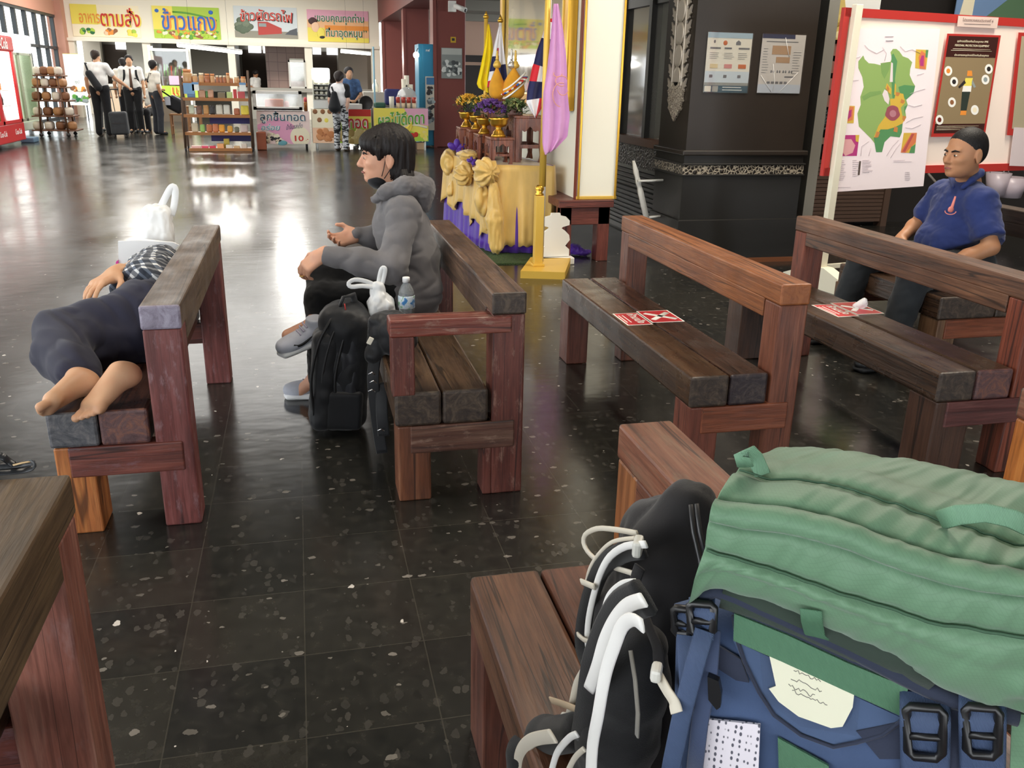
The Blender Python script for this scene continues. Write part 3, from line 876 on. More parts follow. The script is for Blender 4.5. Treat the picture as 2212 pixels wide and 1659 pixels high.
def face_bits(T, c, f, u, k, brow, sides=(1, -1)):
    f, l, u = basis(f, u); R = Matrix((f, l, u)).transposed().to_4x4()
    P = lambda a, b, h: V(c) + (f * a + l * b + u * h) * k
    for sd in sides:
        e = MB(); e.mat(plain('eye_white', S(226, 218, 206), 0.25)); e.ell(P(0.0815, 0.030 * sd, -0.006), (0.0105 * k, 0.0120 * k, 0.0052 * k), 12, 8, R)
        e.mat(plain('iris_dark', S(30, 20, 16), 0.15)); e.ell(P(0.0895, 0.030 * sd, -0.006), (0.0042 * k, 0.0055 * k, 0.0050 * k), 10, 6, R)
        e.build('eye', None, T)
        if sd == sides[0]:
            b = MB(); b.tube([P(0.0935, -0.020, -0.0685), P(0.0985, 0, -0.066), P(0.0935, 0.020, -0.0685)], [0.0028 * k, 0.0052 * k, 0.0028 * k], 7); b.build('lips', plain('lip_tone', S(150, 92, 84), .5), T)
        b = MB(); b.tube([P(0.092, 0.012 * sd, 0.010), P(0.092, 0.030 * sd, 0.016), P(0.080, 0.048 * sd, 0.011)], [0.0035 * k, 0.0048 * k, 0.002 * k], 7)
        b.build('eyebrow', brow, T)
def hand_prims(s, w, d, pn, th, curl=(0.5,) * 4, k=1.0, thumb=0.4, spread=0.06, kk=0.004):
    """Palm plus five separate fingers; d finger direction, pn palm side, th thumb side."""
    w = V(w); d = V(d).normalized(); th = V(th); th = (th - d * th.dot(d)).normalized()
    n2 = d.cross(th); n2 = n2 if n2.dot(V(pn)) > 0 else -n2
    R = Matrix((d, th, n2)).transposed().to_4x4()
    s.box(w + d * 0.050 * k, (0.046 * k, 0.038 * k, 0.0135 * k), 0.013 * k, R, 0.012)
    s.cap(w - d * 0.02 * k, w + d * 0.02 * k, 0.024 * k, 0.025 * k, 0.02)
    s.ell(w + d * 0.03 * k + th * 0.024 * k + n2 * 0.009 * k, (0.03 * k, 0.016 * k, 0.014 * k), R, 0.012)
    tips = []
    for i, (o, L) in enumerate(((0.029, 0.074), (0.010, 0.082), (-0.010, 0.076), (-0.029, 0.060))):
        p = w + (d * (0.092 - 0.006 * abs(i - 1)) + th * o) * k
        dd = (d + th * (spread * (1.5 - i))).normalized(); r = (0.0090, 0.0092, 0.0088, 0.0078)[i] * k
        a = 0.0; first = True
        for fr, cf in ((0.45, 0.9), (0.30, 1.0), (0.25, 0.7)):
            a += curl[i] * cf
            v = dd * cos(a) + n2 * sin(a)
            p2 = p + v * L * fr * k
            s.cap(p, p2, r, r * 0.92, 0.010 if first else kk); first = False
            p = p2; r *= 0.92
        tips.append(p)
    p = w + (d * 0.022 + th * 0.034 + n2 * 0.006) * k
    v = (d * 0.7 + th * 0.75 + n2 * 0.35).normalized(); p2 = p + v * 0.040 * k
    s.cap(p, p2, 0.0125 * k, 0.0100 * k, 0.012)
    v = (d * (0.9) + th * (0.35 - thumb * 0.6) + n2 * (0.25 + thumb * 0.5)).normalized()
    s.cap(p2, p2 + v * 0.032 * k, 0.0100 * k, 0.0080 * k, 0.006)
    return tips
def foot_prims(s, heel, d, up, side, k=1.0):
    """Bare foot: heel, arch, ball and five toes; side = direction of the big toe."""
    heel = V(heel); d = V(d).normalized(); up = V(up); up = (up - d * up.dot(d)).normalized()
    sd = d.cross(up); sd = sd if sd.dot(V(side)) > 0 else -sd
    P = lambda a, b, c: heel + (d * a + sd * b + up * c) * k
    s.ell(P(0.0, 0, 0.005), (0.036 * k,) * 3, None, 0.02)
    s.cap(P(0.0, -0.005, 0.012), P(0.15, -0.022, 0.0), 0.030 * k, 0.020 * k, 0.03)
    s.cap(P(0.02, 0.008, 0.035), P(0.155, 0.022, 0.004), 0.034 * k, 0.024 * k, 0.03)
    s.cap(P(0.155, 0.026, 0.0), P(0.155, -0.03, -0.002), 0.021 * k, 0.016 * k, 0.02)
    for i, (b, L, r) in enumerate(((0.030, 0.046, 0.0145), (0.008, 0.044, 0.0105), (-0.009, 0.039, 0.0100), (-0.024, 0.033, 0.0095), (-0.038, 0.026, 0.009))):
        a = P(0.165 - 0.006 * i, b, 0.0); e = P(0.165 - 0.006 * i + L, b * 1.12, -0.004)
        s.cap(a, e, r * 0.9 * k, r * k, 0.005)

def torso_prims(s, J, g=0.0, k=1.0, belly=0.0, kk=0.05):
    lat = (J['shR'] - J['shL']).normalized(); sh = (J['shR'] + J['shL']) / 2
    hl = (J['hipR'] - J['hipL']).normalized(); hp = (J['hipR'] + J['hipL']) / 2
    mid = hp.lerp(sh, 0.42); ch = hp.lerp(sh, 0.78)
    if 'mid' in J: mid = J['mid']
    s.cap(hp, mid, (0.100 * k + g), (0.098 + belly) * k + g, kk, (hl, 1.42))
    s.cap(mid, ch, (0.098 + belly) * k + g, 0.108 * k + g, kk, (lat, 1.38))
    s.cap(ch, sh + (J['nk'] - sh) * 0.3, 0.100 * k + g, 0.062 * k + g, kk, (lat, 1.40))
    s.cap(J['shL'], J['shR'], 0.056 * k + g, None, kk)

def person(name, label, J, vox, skin, k=1.0, hands=None, bare_feet=None, belly=0.0, legs=True, head_k=1.0):
    """One continuous body; returns (root Empty, helper for clothes)."""
    J = {a: V(b) for a, b in J.items()}
    root = thing(name, label, 'person', (J['hipL'] + J['hipR']) / 2 * 1.0 - V((0, 0, ((J['hipL'] + J['hipR']) / 2).z)))
    s = SDF()
    head_prims(s, J['hd'], J['hf'], J['hu'], head_k)
    f, l, u = basis(J['hf'], J['hu'])
    s.cap(J['hd'] - f * 0.018 - u * 0.05, J['nk'], 0.050 * k, 0.058 * k, 0.03)
    torso_prims(s, J, 0.0, k, belly)
    for a in 'LR':
        s.cap(J['sh' + a], J['el' + a], 0.046 * k, 0.038 * k, 0.03)
        s.cap(J['el' + a], J['el' + a].lerp(J['wr' + a], 0.4), 0.039 * k, 0.039 * k, 0.02)
        s.cap(J['el' + a].lerp(J['wr' + a], 0.4), J['wr' + a], 0.039 * k, 0.026 * k, 0.02)
        if hands and a in hands: hand_prims(s, J['wr' + a], *hands[a][:3], **hands[a][3])
        else: s.ell(J['wr' + a] + (J['wr' + a] - J['el' + a]).normalized() * 0.07 * k, 0.035 * k, None, 0.03)
        if legs:
            kn, an, hp = J['kn' + a], J['an' + a], J['hip' + a]
            s.cap(hp, kn, 0.084 * k, 0.054 * k, 0.04)
            s.cap(kn, kn.lerp(an, 0.32), 0.052 * k, 0.055 * k, 0.03); s.cap(kn.lerp(an, 0.32), an, 0.055 * k, 0.036 * k, 0.03)
            if bare_feet and a in bare_feet: foot_prims(s, *bare_feet[a])
            else: s.cap(an, J['to' + a], 0.036 * k, 0.03 * k, 0.03)
    body = s.build('body', skin, root, vox, 1 if vox > 0.005 else 0)
    return root, J

def folds(scale, amp, dirn=(1, 1, 1), seed=0.0):
    d = V(dirn)
    def fn(co, n):
        p = V((co.x * d.x, co.y * d.y, co.z * d.z)) * scale + V((seed, seed * 2, 0))
        w = noise.noise(p) * 0.7 + noise.noise(p * 2.3) * 0.35
        return amp * (abs(w) * 2 - 0.5)
    return fn

# ------------------------------------------------------------------ grey hooded person on the centre bench
SK1 = skin_mat('skin_warm', S(206, 156, 128)); SK2 = skin_mat('skin_tan', S(204, 160, 126)); SK3 = skin_mat('skin_brown', S(176, 128, 94))
HAIR = hair_mat()
J = dict(hd=(0.352, 3.86, 1.082), hf=(-1, -0.02, -0.02), hu=(0.0, 0, 1), nk=(0.405, 3.86, 0.925),
    shL=(0.412, 3.70, 0.862), shR=(0.405, 4.03, 0.862), elL=(0.345, 3.57, 0.655), elR=(0.37, 4.10, 0.675), wrL=(0.065, 3.645, 0.705), wrR=(0.235, 4.055, 0.715),
    hipL=(0.435, 3.76, 0.492), hipR=(0.435, 3.95, 0.492), mid=(0.455, 3.86, 0.64), knL=(0.055, 3.74, 0.495), knR=(0.065, 3.84, 0.590), anL=(0.015, 3.86, 0.095), anR=(0.030, 3.68, 0.405),
    toL=(-0.06, 3.87, 0.04), toR=(-0.09, 3.65, 0.365))
hands = dict(L=((-0.80, 0.0, -0.60), (0.45, 0.05, -0.75), (-0.5, 0.75, 0.3), dict(curl=(0.55, 0.7, 0.8, 0.75), k=0.98, thumb=0.3)),
             R=((-0.93, -0.2, -0.25), (0.0, -0.75, 0.65), (-0.1, 0.65, 0.75), dict(curl=(0.55, 0.6, 0.65, 0.7), k=0.98, thumb=0.5)))
HOOD, J = person('person', 'person in grey hooded jacket and black trousers sitting on the centre bench', J, 0.0042, SK1, 0.92, hands, head_k=0.99)
grey = cloth('grey_sweatshirt', S(104, 101, 102), 0.9)
s = SDF(); k = 0.92
torso_prims(s, J, 0.022, k, 0.012)
s.cap(J['hipL'] + V((0.03, 0, 0.02)), J['hipR'] + V((0.03, 0, 0.02)), 0.118, 0.118, 0.05); s.cap((0.43, 3.78, 0.47), (0.43, 3.93, 0.47), 0.128, None, 0.04)
for a in 'LR':
    s.cap(J['sh' + a], J['el' + a], 0.068, 0.062, 0.03); m = J['el' + a].lerp(J['wr' + a], 0.45)
    s.cap(J['el' + a], m, 0.062, 0.060, 0.03); s.cap(m, J['wr' + a].lerp(m, 0.06), 0.058, 0.040, 0.02)
s.cut(J['wrL'] + V((0.005, 0, 0)), J['wrL'] - J['elL']); s.cut((0.4, 3.86, 0.415), (0, 0, -1))
s.cap((0.36, 3.86, 0.985), (0.30, 3.86, 0.93), 0.045, 0.05, 0.01, sub=True)
def hood_folds(co, n):
    p = V((co.x * 9, co.y * 9, co.z * 16)); w = noise.noise(p + V((3, 1, 7)))
    p2 = V((co.x * 26 + co.z * 14, co.y * 8, co.z * 14)); w2 = noise.noise(p2)
    return -0.006 * max(0, 0.35 - abs(w)) / 0.35 + 0.004 * w2 * (1 if co.x < 0.36 else 0.35)
s.build('hooded_jacket', grey, HOOD, 0.0065, 2, hood_folds)
s = SDF()   # the hood lying folded on the shoulders
s.path([(0.300, 3.80, 0.905), (0.345, 3.745, 0.945), (0.42, 3.735, 0.968), (0.495, 3.79, 0.955), (0.515, 3.86, 0.945), (0.495, 3.93, 0.955), (0.42, 3.985, 0.968), (0.345, 3.97, 0.945)], [0.020, 0.028, 0.038, 0.046, 0.048, 0.046, 0.038, 0.026], 0.03)
s.ell((0.505, 3.86, 0.895), (0.045, 0.10, 0.065), None, 0.04)
s.build('hood', grey, HOOD, 0.006, 2, folds(22, 0.006, (1, 1, 1.6), 4))
blackcloth = cloth('black_trousers', S(20, 20, 21), 0.9)
s = SDF()
s.cap(J['hipL'], J['hipR'], 0.105, None, 0.04)
s.cap(J['hipL'], J['knL'], 0.090, 0.068, 0.03); s.cap(J['knL'], J['anL'] + V((0.012, 0, -0.035)), 0.068, 0.052, 0.03)
s.cap(J['hipR'], J['knR'], 0.090, 0.070, 0.03); s.cap(J['knR'], J['anR'] + V((0.018, 0.0, -0.02)), 0.068, 0.056, 0.03)
s.build('trousers', blackcloth, HOOD, 0.0065, 1, folds(16, 0.004, (1, 1, 1.5), 9))
b = MB(); b.mat(plain('white_undershirt', S(236, 232, 226), 0.8)); b.tube([(0.33, 3.80, 0.93), (0.318, 3.86, 0.905), (0.335, 3.92, 0.93)], 0.014, 8); b.build('undershirt', None, HOOD)

def sneaker(T, heel, toe, up, sole_m, upper_m, mark=None, vis=-1):
    heel, toe, up = V(heel), V(toe), V(up).normalized(); d = (toe - heel); L = d.length; d.normalize()
    up = (up - d * up.dot(d)).normalized(); sd = d.cross(up)
    R = Matrix((d, sd, up)).transposed().to_4x4(); P = lambda a, b, c: heel + d * a * L + sd * b + up * c
    s = SDF()
    s.ell(P(0.12, 0, 0.035), (L * 0.16, 0.034, 0.042), R, 0.03); s.cap(P(0.15, 0, 0.045), P(0.88, 0, 0.022), 0.040, 0.026, 0.03, (sd, 1.15))
    s.ell(P(0.70, 0, 0.02), (L * 0.26, 0.043, 0.030), R, 0.03); s.cap(P(0.14, 0, 0.05), P(0.16, 0, 0.085), 0.036, 0.038, 0.02)
    s.cut(P(0, 0, 0.0), -up); s.cut(P(0.1, 0, 0.092), up - d * 0.25)
    shoe = s.build('shoe', upper_m, T, 0.005, 1)
    s = SDF(); s.box(P(0.46, 0, -0.004), (L * 0.50, 0.043, 0.014), 0.014, R, 0.01); s.ell(P(0.75, 0, -0.002), (L * 0.28, 0.047, 0.015), R, 0.01)
    s.build('shoe_sole', sole_m, shoe, 0.005, 1)
    l = MB()
    for i in range(5):
        a = 0.36 + 0.075 * i; h = 0.092 - 0.011 * i
        l.tube([P(a, -0.030, h - 0.012), P(a + 0.03, 0, h), P(a, 0.030, h - 0.012)], 0.0035, 6)
    l.build('shoelace', plain('lilac_lace', S(176, 168, 186), 0.8), shoe)
    if mark:   # curved tick mark on the flank
        m = MB(); pts = []
        for i in range(13):
            t = i / 12; pts.append((0.70 - 0.40 * t, 0.018 + 0.026 * t * t + (0.016 * (1 - t) ** 6)))
        m.tube([P(a, vis * (0.0445 - 0.006 * abs(t_ - 0.3)), h) for t_, (a, h) in zip([i / 12 for i in range(13)], pts)], [0.25 + 1.0 * sin(min(1, (1 - i / 12) * 1.35) * pi * 0.5) * (0.4 + 0.6 * (i > 0)) for i in range(13)], 8, flat=(0.010, 0.006), up=lambda i: sd * vis)
        m.build('shoe_mark', mark, shoe)
    return shoe
shoe_w = plain('white_sole', S(238, 238, 238), 0.5); shoe_g = cloth('pale_grey_knit', S(184, 186, 196), 0.8)
sneaker(HOOD, (0.075, 3.655, 0.365), (-0.135, 3.61, 0.300), (-0.28, -0.25, 0.95), shoe_w, shoe_g, plain('black_mark', S(16, 16, 18), 0.5), vis=-1)
sneaker(HOOD, (0.060, 3.87, 0.020), (-0.13, 3.90, 0.016), (0, 0, 1), shoe_w, shoe_g)
s = SDF()   # mop of dark hair over ears' top, forehead and nape
c = J['hd']
s.ell(c + V((0.020, 0, 0.040)), (0.110, 0.091, 0.094), None, 0.02)
s.ell(c + V((0.052, 0, -0.03)), (0.075, 0.080, 0.085), None, 0.03); s.ell(c + V((0.062, 0, -0.085)), (0.045, 0.066, 0.05), None, 0.03)
s.ell(c + V((-0.050, 0, 0.052)), (0.056, 0.080, 0.046), None, 0.02)
for sd in (-1, 1): s.cap(c + V((-0.035, 0.078 * sd, 0.03)), c + V((-0.028, 0.076 * sd, -0.006)), 0.016, 0.010, 0.015); s.ell(c + V((0.005, 0.088 * sd, -0.035)), (0.030, 0.03, 0.042), None, 0.015, sub=True)
s.ell(c + V((-0.085, 0, -0.045)), (0.075, 0.10, 0.072), None, 0.012, sub=True)
s.cut(c + V((0.0, 0, -0.125)), (0.25, 0, -1))
def strands(co, n):
    a = math.atan2(co.y - c.y, co.x - c.x)
    return 0.0065 * noise.noise(V((a * 11, co.z * 7, 0.3))) + 0.004 * noise.noise(V((a * 26, co.z * 9, 4)))
s.build('hair', HAIR, HOOD, 0.0045, 1, strands)
fr = MB()
for i in range(26):     # loose fringe
    t = i / 25; y = c.y - 0.066 + 0.132 * t
    x0 = c.x - 0.092 + 0.03 * abs(t - .5) * 2
    fr.tube([(x0 + 0.02, y, c.z + 0.085), (x0 - 0.006, y, c.z + 0.062), (x0 - 0.010 + random.uniform(-.004, .004), y + random.uniform(-.006, .006), c.z + 0.026 + random.uniform(-0.012, 0.008))], [0.007, 0.006, 0.001], 6)
fr.build('fringe', HAIR, HOOD)
fr = MB()
for i in range(22):     # nape locks
    a = -1.15 + 2.3 * i / 21; x = c.x + 0.03 + 0.082 * cos(a); y = c.y + 0.080 * sin(a)
    fr.tube([(x, y, c.z - 0.05), (x + 0.010 * cos(a), y + 0.006 * sin(a), c.z - 0.105), (x + 0.016 * cos(a), y + 0.004 * sin(a), c.z - 0.135 + random.uniform(-.012, .012))], [0.010, 0.008, 0.001], 6)
fr.build('nape_locks', HAIR, HOOD)
face_bits(HOOD, c, J['hf'], J['hu'], 0.99, HAIR, (1,))
s = SDF()   # mask pulled under the chin
s.ell(c + V((-0.034, 0, -0.104)), (0.050, 0.061, 0.036), Matrix.Rotation(0.45, 4, 'Y'), 0.01); s.cut(c + V((-0.05, 0, -0.086)), (-0.35, 0, 1))
s.build('face_mask', cloth('black_mask', S(20, 20, 23), 0.8), HOOD, 0.004, 1)
for sd in (-1, 1):
    m = MB(); m.tube([c + V((-0.02, 0.061 * sd, -0.080)), c + V((-0.012, 0.072 * sd, -0.05)), c + V((0.0, 0.080 * sd, 0.012)), c + V((0.018, 0.082 * sd, 0.0)), c + V((0.016, 0.072 * sd, -0.05)), c + V((-0.01, 0.062 * sd, -0.09))], 0.0018, 6)
    m.build('mask_strap', plain('black_cord', S(22, 22, 24), 0.7), HOOD)
rg = MB(); hp_ = J['wrL'] + V((-0.085, -0.012, -0.085)); rg.lathe([(0.0098, -0.002), (0.0112, -0.002), (0.0112, 0.002), (0.0098, 0.002)], hp_, 14, M=None)
rg.build('ring', plain('gold_ring', S(220, 190, 120), 0.2, 1.0), HOOD)

# ------------------------------------------------------------------ barefoot sleeper on the left bench
J = dict(hd=(-0.63, 4.06, 0.530), hf=(-0.6, 0.1, 0.75), hu=(0.0, 1, 0.12), nk=(-0.62, 3.90, 0.520),
    shL=(-0.62, 3.80, 0.480), shR=(-0.585, 3.80, 0.655), elL=(-0.70, 3.70, 0.455), elR=(-0.61, 3.66, 0.665), wrL=(-0.70, 3.95, 0.455), wrR=(-0.70, 3.50, 0.680),
    hipL=(-0.605, 3.30, 0.490), hipR=(-0.595, 3.36, 0.560), knL=(-0.845, 3.12, 0.484), knR=(-0.850, 3.22, 0.540), anL=(-0.70, 2.87, 0.462), anR=(-0.735, 2.875, 0.480),
    toL=(-0.64, 2.75, 0.43), toR=(-0.8, 2.66, 0.45), mid=(-0.60, 3.52, 0.545))
hands = dict(R=((-0.55, -0.80, -0.22), (0.30, 0.1, -0.95), (0.55, -0.80, 0.1), dict(curl=(0.22, 0.24, 0.26, 0.3), k=1.08, thumb=0.1, spread=0.10)))
bf = dict(L=((-0.565, 2.83, 0.485), (-0.62, -0.62, -0.40), (0.35, 0.45, 0.80), (-0.75, 0.2, 0.45), 0.95), R=((-0.690, 2.835, 0.462), (-0.58, -0.80, -0.10), (-0.60, 0.35, 0.70), (0.45, -0.45, -0.5), 0.95))
SLEEP, J = person('person', 'barefoot person asleep on the left bench in navy trousers and a plaid shirt', J, 0.0046, SK2, 0.95, hands, bf)
navy = cloth('navy_trousers', S(40, 40, 56), 0.85, mottling=0.1)
s = SDF(); s.cap(J['hipL'], J['hipR'], 0.112, 0.110, 0.05); s.cap(J['hipR'], J['mid'], 0.108, 0.095, 0.05)
for a in 'LR':
    s.cap(J['hip' + a], J['kn' + a], 0.102, 0.082, 0.045); m = J['kn' + a].lerp(J['an' + a], 0.72)
    s.cap(J['kn' + a], m, 0.082, 0.070, 0.03); s.cap(m, J['kn' + a].lerp(J['an' + a], 0.9), 0.070, 0.062, 0.02)
s.cut((0, 3.44, 0), (0.35, 1, 0.25))
def trou(co, n):
    p = V((co.x * 10 + co.y * 9, co.y * 4, co.z * 9)); w = noise.noise(p)
    return -0.010 * max(0, 0.3 - abs(w)) / 0.3 + 0.004 * noise.noise(p * 2.2)
s.build('trousers', navy, SLEEP, 0.0065, 2, trou)
def plaid_mat():
    if 'plaid' in _mats: return _mats['plaid']
    t = NT('plaid_shirt_cloth'); v = t.tc()
    sx = t.add('ShaderNodeSeparateXYZ'); t.l.new(v, sx.inputs[0])
    w1 = t.math('SINE', t.math('MULTIPLY', t.math('ADD', sx.outputs[1], t.math('MULTIPLY', sx.outputs[2], 0.4)), 210.0)); w2 = t.math('SINE', t.math('MULTIPLY', t.math('ADD', sx.outputs[2], sx.outputs[0]), 150.0))
    c1 = t.ramp(w1, [(0.42, S(96, 104, 118)), (0.58, S(226, 226, 224))]); c2 = t.ramp(w2, [(0.3, S(62, 70, 86)), (0.5, S(255, 255, 255))])
    t.set(color=t.mix(0.8, c1, c2, 'MULTIPLY'), rough=0.85, sheen=0.1); _mats['plaid'] = t.m; return t.m
s = SDF(); s.cap(J['shR'], J['elR'], 0.074, 0.066, 0.03); s.cut(J['elR'].lerp(J['shR'], 0.06), J['elR'] - J['shR']); s.build('shirt_sleeve', plaid_mat(), SLEEP, 0.007, 1, folds(17, 0.007, (1, 1, 1), 9))
s = SDF(); torso_prims(s, J, 0.024, 0.95, 0.02); s.cut((0, 3.40, 0), (-.35, -1, -.25))
s.build('plaid_shirt', plaid_mat(), SLEEP, 0.008, 1, folds(17, 0.009, (1, 1, 1), 5))
s = SDF(); s.ell(J['hd'] + V((0.0, 0.025, -0.01)), (0.1, 0.1, 0.1), None, 0.02); s.cut(J['hd'] + V((-0.02, 0, 0.02)), (-0.7, -0.55, 0.5)); s.build('hair', HAIR, SLEEP, 0.007)

# ------------------------------------------------------------------ man in the blue polo shirt
J = dict(hd=(3.338, 3.99, 1.088), hf=(-1, -0.10, -0.05), hu=(0.0, 0.0, 1), nk=(3.445, 4.05, 0.935),
    shL=(3.395, 3.875, 0.845), shR=(3.455, 4.225, 0.845), elL=(3.395, 3.75, 0.640), elR=(3.405, 4.31, 0.700), wrL=(3.125, 3.80, 0.515), wrR=(3.235, 4.24, 0.605),
    hipL=(3.46, 3.93, 0.505), hipR=(3.46, 4.13, 0.505), mid=(3.455, 4.03, 0.655), knL=(3.02, 3.80, 0.500), knR=(3.05, 4.28, 0.505), anL=(2.93, 3.80, 0.09), anR=(2.95, 4.30, 0.09), toL=(2.79, 3.78, 0.04), toR=(2.82, 4.30, 0.04))
hands = dict(L=((-0.80, 0.25, -0.55), (0.1, 0.9, -0.4), (-0.4, 0.1, 0.9), dict(curl=(0.9, 1.0, 1.0, 1.0), thumb=0.5)), R=((-0.8, -0.3, -0.5), (0.2, -0.3, -0.9), (-0.2, -0.9, 0.1), dict(curl=(0.3, 0.3, 0.35, 0.4))))
BLUE, J = person('person', 'man in a blue polo shirt sitting before the notice board', J, 0.0055, SK3, 1.03, hands, belly=0.02, head_k=1.06)
polo = cloth('blue_polo_cloth', S(35, 48, 98), 0.85)
s = SDF(); torso_prims(s, J, 0.024, 1.03, 0.035); s.cap(J['hipL'], J['hipR'], 0.135, None, 0.04)
s.cap((3.30, 3.98, 0.62), (3.31, 4.09, 0.62), 0.085, None, 0.08)
for a in 'LR':
    e = J['sh' + a].lerp(J['el' + a], 0.72); s.cap(J['sh' + a], e, 0.080, 0.078, 0.03); s.cut(J['sh' + a].lerp(J['el' + a], 0.80), (J['el' + a] - J['sh' + a])) if a == 'L' else None
s.cut((3.4, 4, 0.455), (0, 0, -1))
s.cap((3.335, 4.0, 1.01), (3.320, 3.99, 0.90), 0.048, 0.014, 0.008, sub=True)
s.build('polo_shirt', polo, BLUE, 0.0075, 2, folds(13, 0.006, (1, 1, 1.4), 11))
s = SDF(); s.path([(3.335, 3.955, 0.915), (3.375, 3.945, 0.955), (3.445, 3.975, 0.985), (3.50, 4.04, 0.985), (3.46, 4.12, 0.975), (3.40, 4.125, 0.95), (3.345, 4.03, 0.905)], [0.012, 0.016, 0.018, 0.018, 0.018, 0.016, 0.012], 0.01)
s.build('collar', polo, BLUE, 0.006, 1)
em = MB(); em.mat(plain('salmon_embroidery', S(214, 128, 116), 0.8))
ec = at(2056, 443, y=3.905); ec = V((ec.x, ec.y, ec.z))
er, eu = V((0.75, -0.66, 0)).normalized(), V((0.12, 0.1, 1)).normalized()
en = er.cross(eu); en = -en if en.y > 0 else en
em.tube([ec + er * (0.026 * cos(a)) + eu * (-0.030 + 0.018 * sin(a)) for a in [pi + pi * i / 8 for i in range(9)]], 1.0, 6, flat=(0.005, 0.006), up=lambda i: en)
em.tube([ec + eu * -0.035, ec + eu * 0.0 + er * 0.004, ec + eu * 0.045 + er * 0.008], [1.6, 1.2, 0.7], 6, flat=(0.012, 0.006), up=lambda i: en)
em.ell(ec + eu * -0.022, (0.017, 0.008, 0.016)); em.build('shirt_emblem', None, BLUE)
dk = cloth('charcoal_trousers', S(42, 46, 50), 0.85)
s = SDF(); s.cap(J['hipL'], J['hipR'], 0.118, None, 0.04)
for a in 'LR': s.cap(J['hip' + a], J['kn' + a], 0.105, 0.085, 0.04); s.cap(J['kn' + a], J['an' + a], 0.083, 0.070, 0.03)
s.build('trousers', dk, BLUE, 0.009, 1, folds(11, 0.006, (1, 1, 1), 2))
for a in 'LR': sneaker(BLUE, J['an' + a] + V((0.05, 0, -0.07)), J['to' + a] + V((-0.05, 0, -0.02)), (0, 0, 1), plain('black_sole', S(26, 26, 28), 0.6), plain('black_shoe', S(24, 24, 26), 0.4))
c = J['hd']; f, l, u = basis(J['hf'], J['hu'])
s = SDF(); R = Matrix((f, l, u)).transposed().to_4x4(); kk_ = 1.06
P = lambda a, b, h: c + (f * a + l * b + u * h) * kk_
s.ell(P(-0.016, 0, 0.032), (0.0985 * kk_, 0.0775 * kk_, 0.0885 * kk_), R, 0.02); s.ell(P(-0.056, 0, 0.0), (0.050 * kk_, 0.067 * kk_, 0.064 * kk_), R, 0.02)
s.ell(P(0.108, 0, -0.014), (0.086 * kk_, 0.12, 0.078 * kk_), R, 0.008, sub=True); s.cut(P(-0.02, 0, -0.055), -u + f * 0.5); s.cut(P(0.0, 0, 0.0), -u * 0.8 + f * 0.75)
s.build('hair', hair_mat('cropped_hair', S(18, 16, 16)), BLUE, 0.005, 1)
face_bits(BLUE, c, J['hf'], J['hu'], kk_, HAIR)
# ================================================================== STALLS AT THE FAR END
X3, Y3, Z3 = Vector((1, 0, 0)), Vector((0, 1, 0)), Vector((0, 0, 1))
ORD = ['first', 'second', 'third', 'fourth', 'fifth', 'sixth', 'seventh', 'eighth', 'ninth', 'tenth', 'eleventh', 'twelfth', 'thirteenth']
def P_(n, c, **k): return plain(n, c, k.pop('rough', 0.55), **k)
yellow = P_('sign_yellow', S(244, 226, 96)); lime = P_('sign_lime', S(176, 208, 70)); sgreen = P_('sign_green', S(96, 160, 62)); sred = P_('sign_red', S(206, 52, 40))
sorange = P_('sign_orange', S(240, 150, 60)); sblue = P_('sign_blue', S(44, 104, 196)); swhite = P_('sign_white', S(250, 248, 240)); spink = P_('sign_pink', S(238, 176, 196)); sdgreen = P_('sign_deep_green', S(40, 108, 62))
sbrown = P_('sign_brown', S(150, 100, 64)); sgrey = P_('sign_grey', S(150, 160, 160)); smaroon = P_('sign_maroon', S(140, 34, 30)); scream = P_('sign_cream', S(250, 238, 206)); speach = P_('sign_peach', S(250, 206, 170)); sdark = P_('sign_dark', S(44, 40, 40))

def rect_mb(mb, m, x0, x1, z0, z1, y, t=0.004):
    mb.mat(m); mb.box((x0, y - t, z0), (x1, y, z1)); return mb
def blobs(mb, mats, x0, x1, z0, z1, y, n, r, flat=0.25, seed=1):
    rnd = random.Random(seed)
    for i in range(n):
        mb.mat(mats[rnd.randrange(len(mats))])
        rr = r * rnd.uniform(0.7, 1.2)
        mb.ell((rnd.uniform(x0, x1), y, rnd.uniform(z0, z1)), (rr, rr * flat * 0.3, rr * rnd.uniform(0.7, 1)), 9, 6)
    return mb

# -------- four banners on the fascia
YF = 31.2
def banner(label, px, base):
    p0, p1 = at(px[0], px[1], y=YF), at(px[2], px[3], y=YF)
    x0, x1, z1, z0 = p0.x, p1.x, p0.z, p1.z
    T = thing('stall_banner', label, 'banner', ((x0 + x1) / 2, YF - 0.02, z0), group='banners over the food stalls')
    mb = MB(); rect_mb(mb, base, x0, x1, z0, z1, YF - 0.006, 0.02); mb.build('banner_sheet', None, T)
    return T, x0, x1, z0, z1
T, x0, x1, z0, z1 = banner('yellow and cream banner with red Thai lettering, first from the left over the stalls', (150, 8, 306, 82), scream)
mb = MB(); yb = YF - 0.03; rect_mb(mb, yellow, x0, x0 + 0.75, z0 + .35, z1, yb)
mb.build('banner_picture', None, T); mb = MB(); blobs(mb, [sgreen, sdgreen, lime], x0 + .25, x0 + .6, z0 + .08, z0 + .2, yb, 14, .07, seed=3); mb.build('food_picture', None, T); mb = MB(); blobs(mb, [sbrown, sorange, speach], x0 + .95, x0 + 1.25, z0 + .07, z0 + .22, yb, 12, .07, seed=4); mb.build('food_picture', None, T); mb = MB(); blobs(mb, [yellow, lime], x0 + 1.55, x0 + 1.8, z0 + .06, z0 + .18, yb, 8, .07, seed=5)
mb.build('banner_picture', None, T)
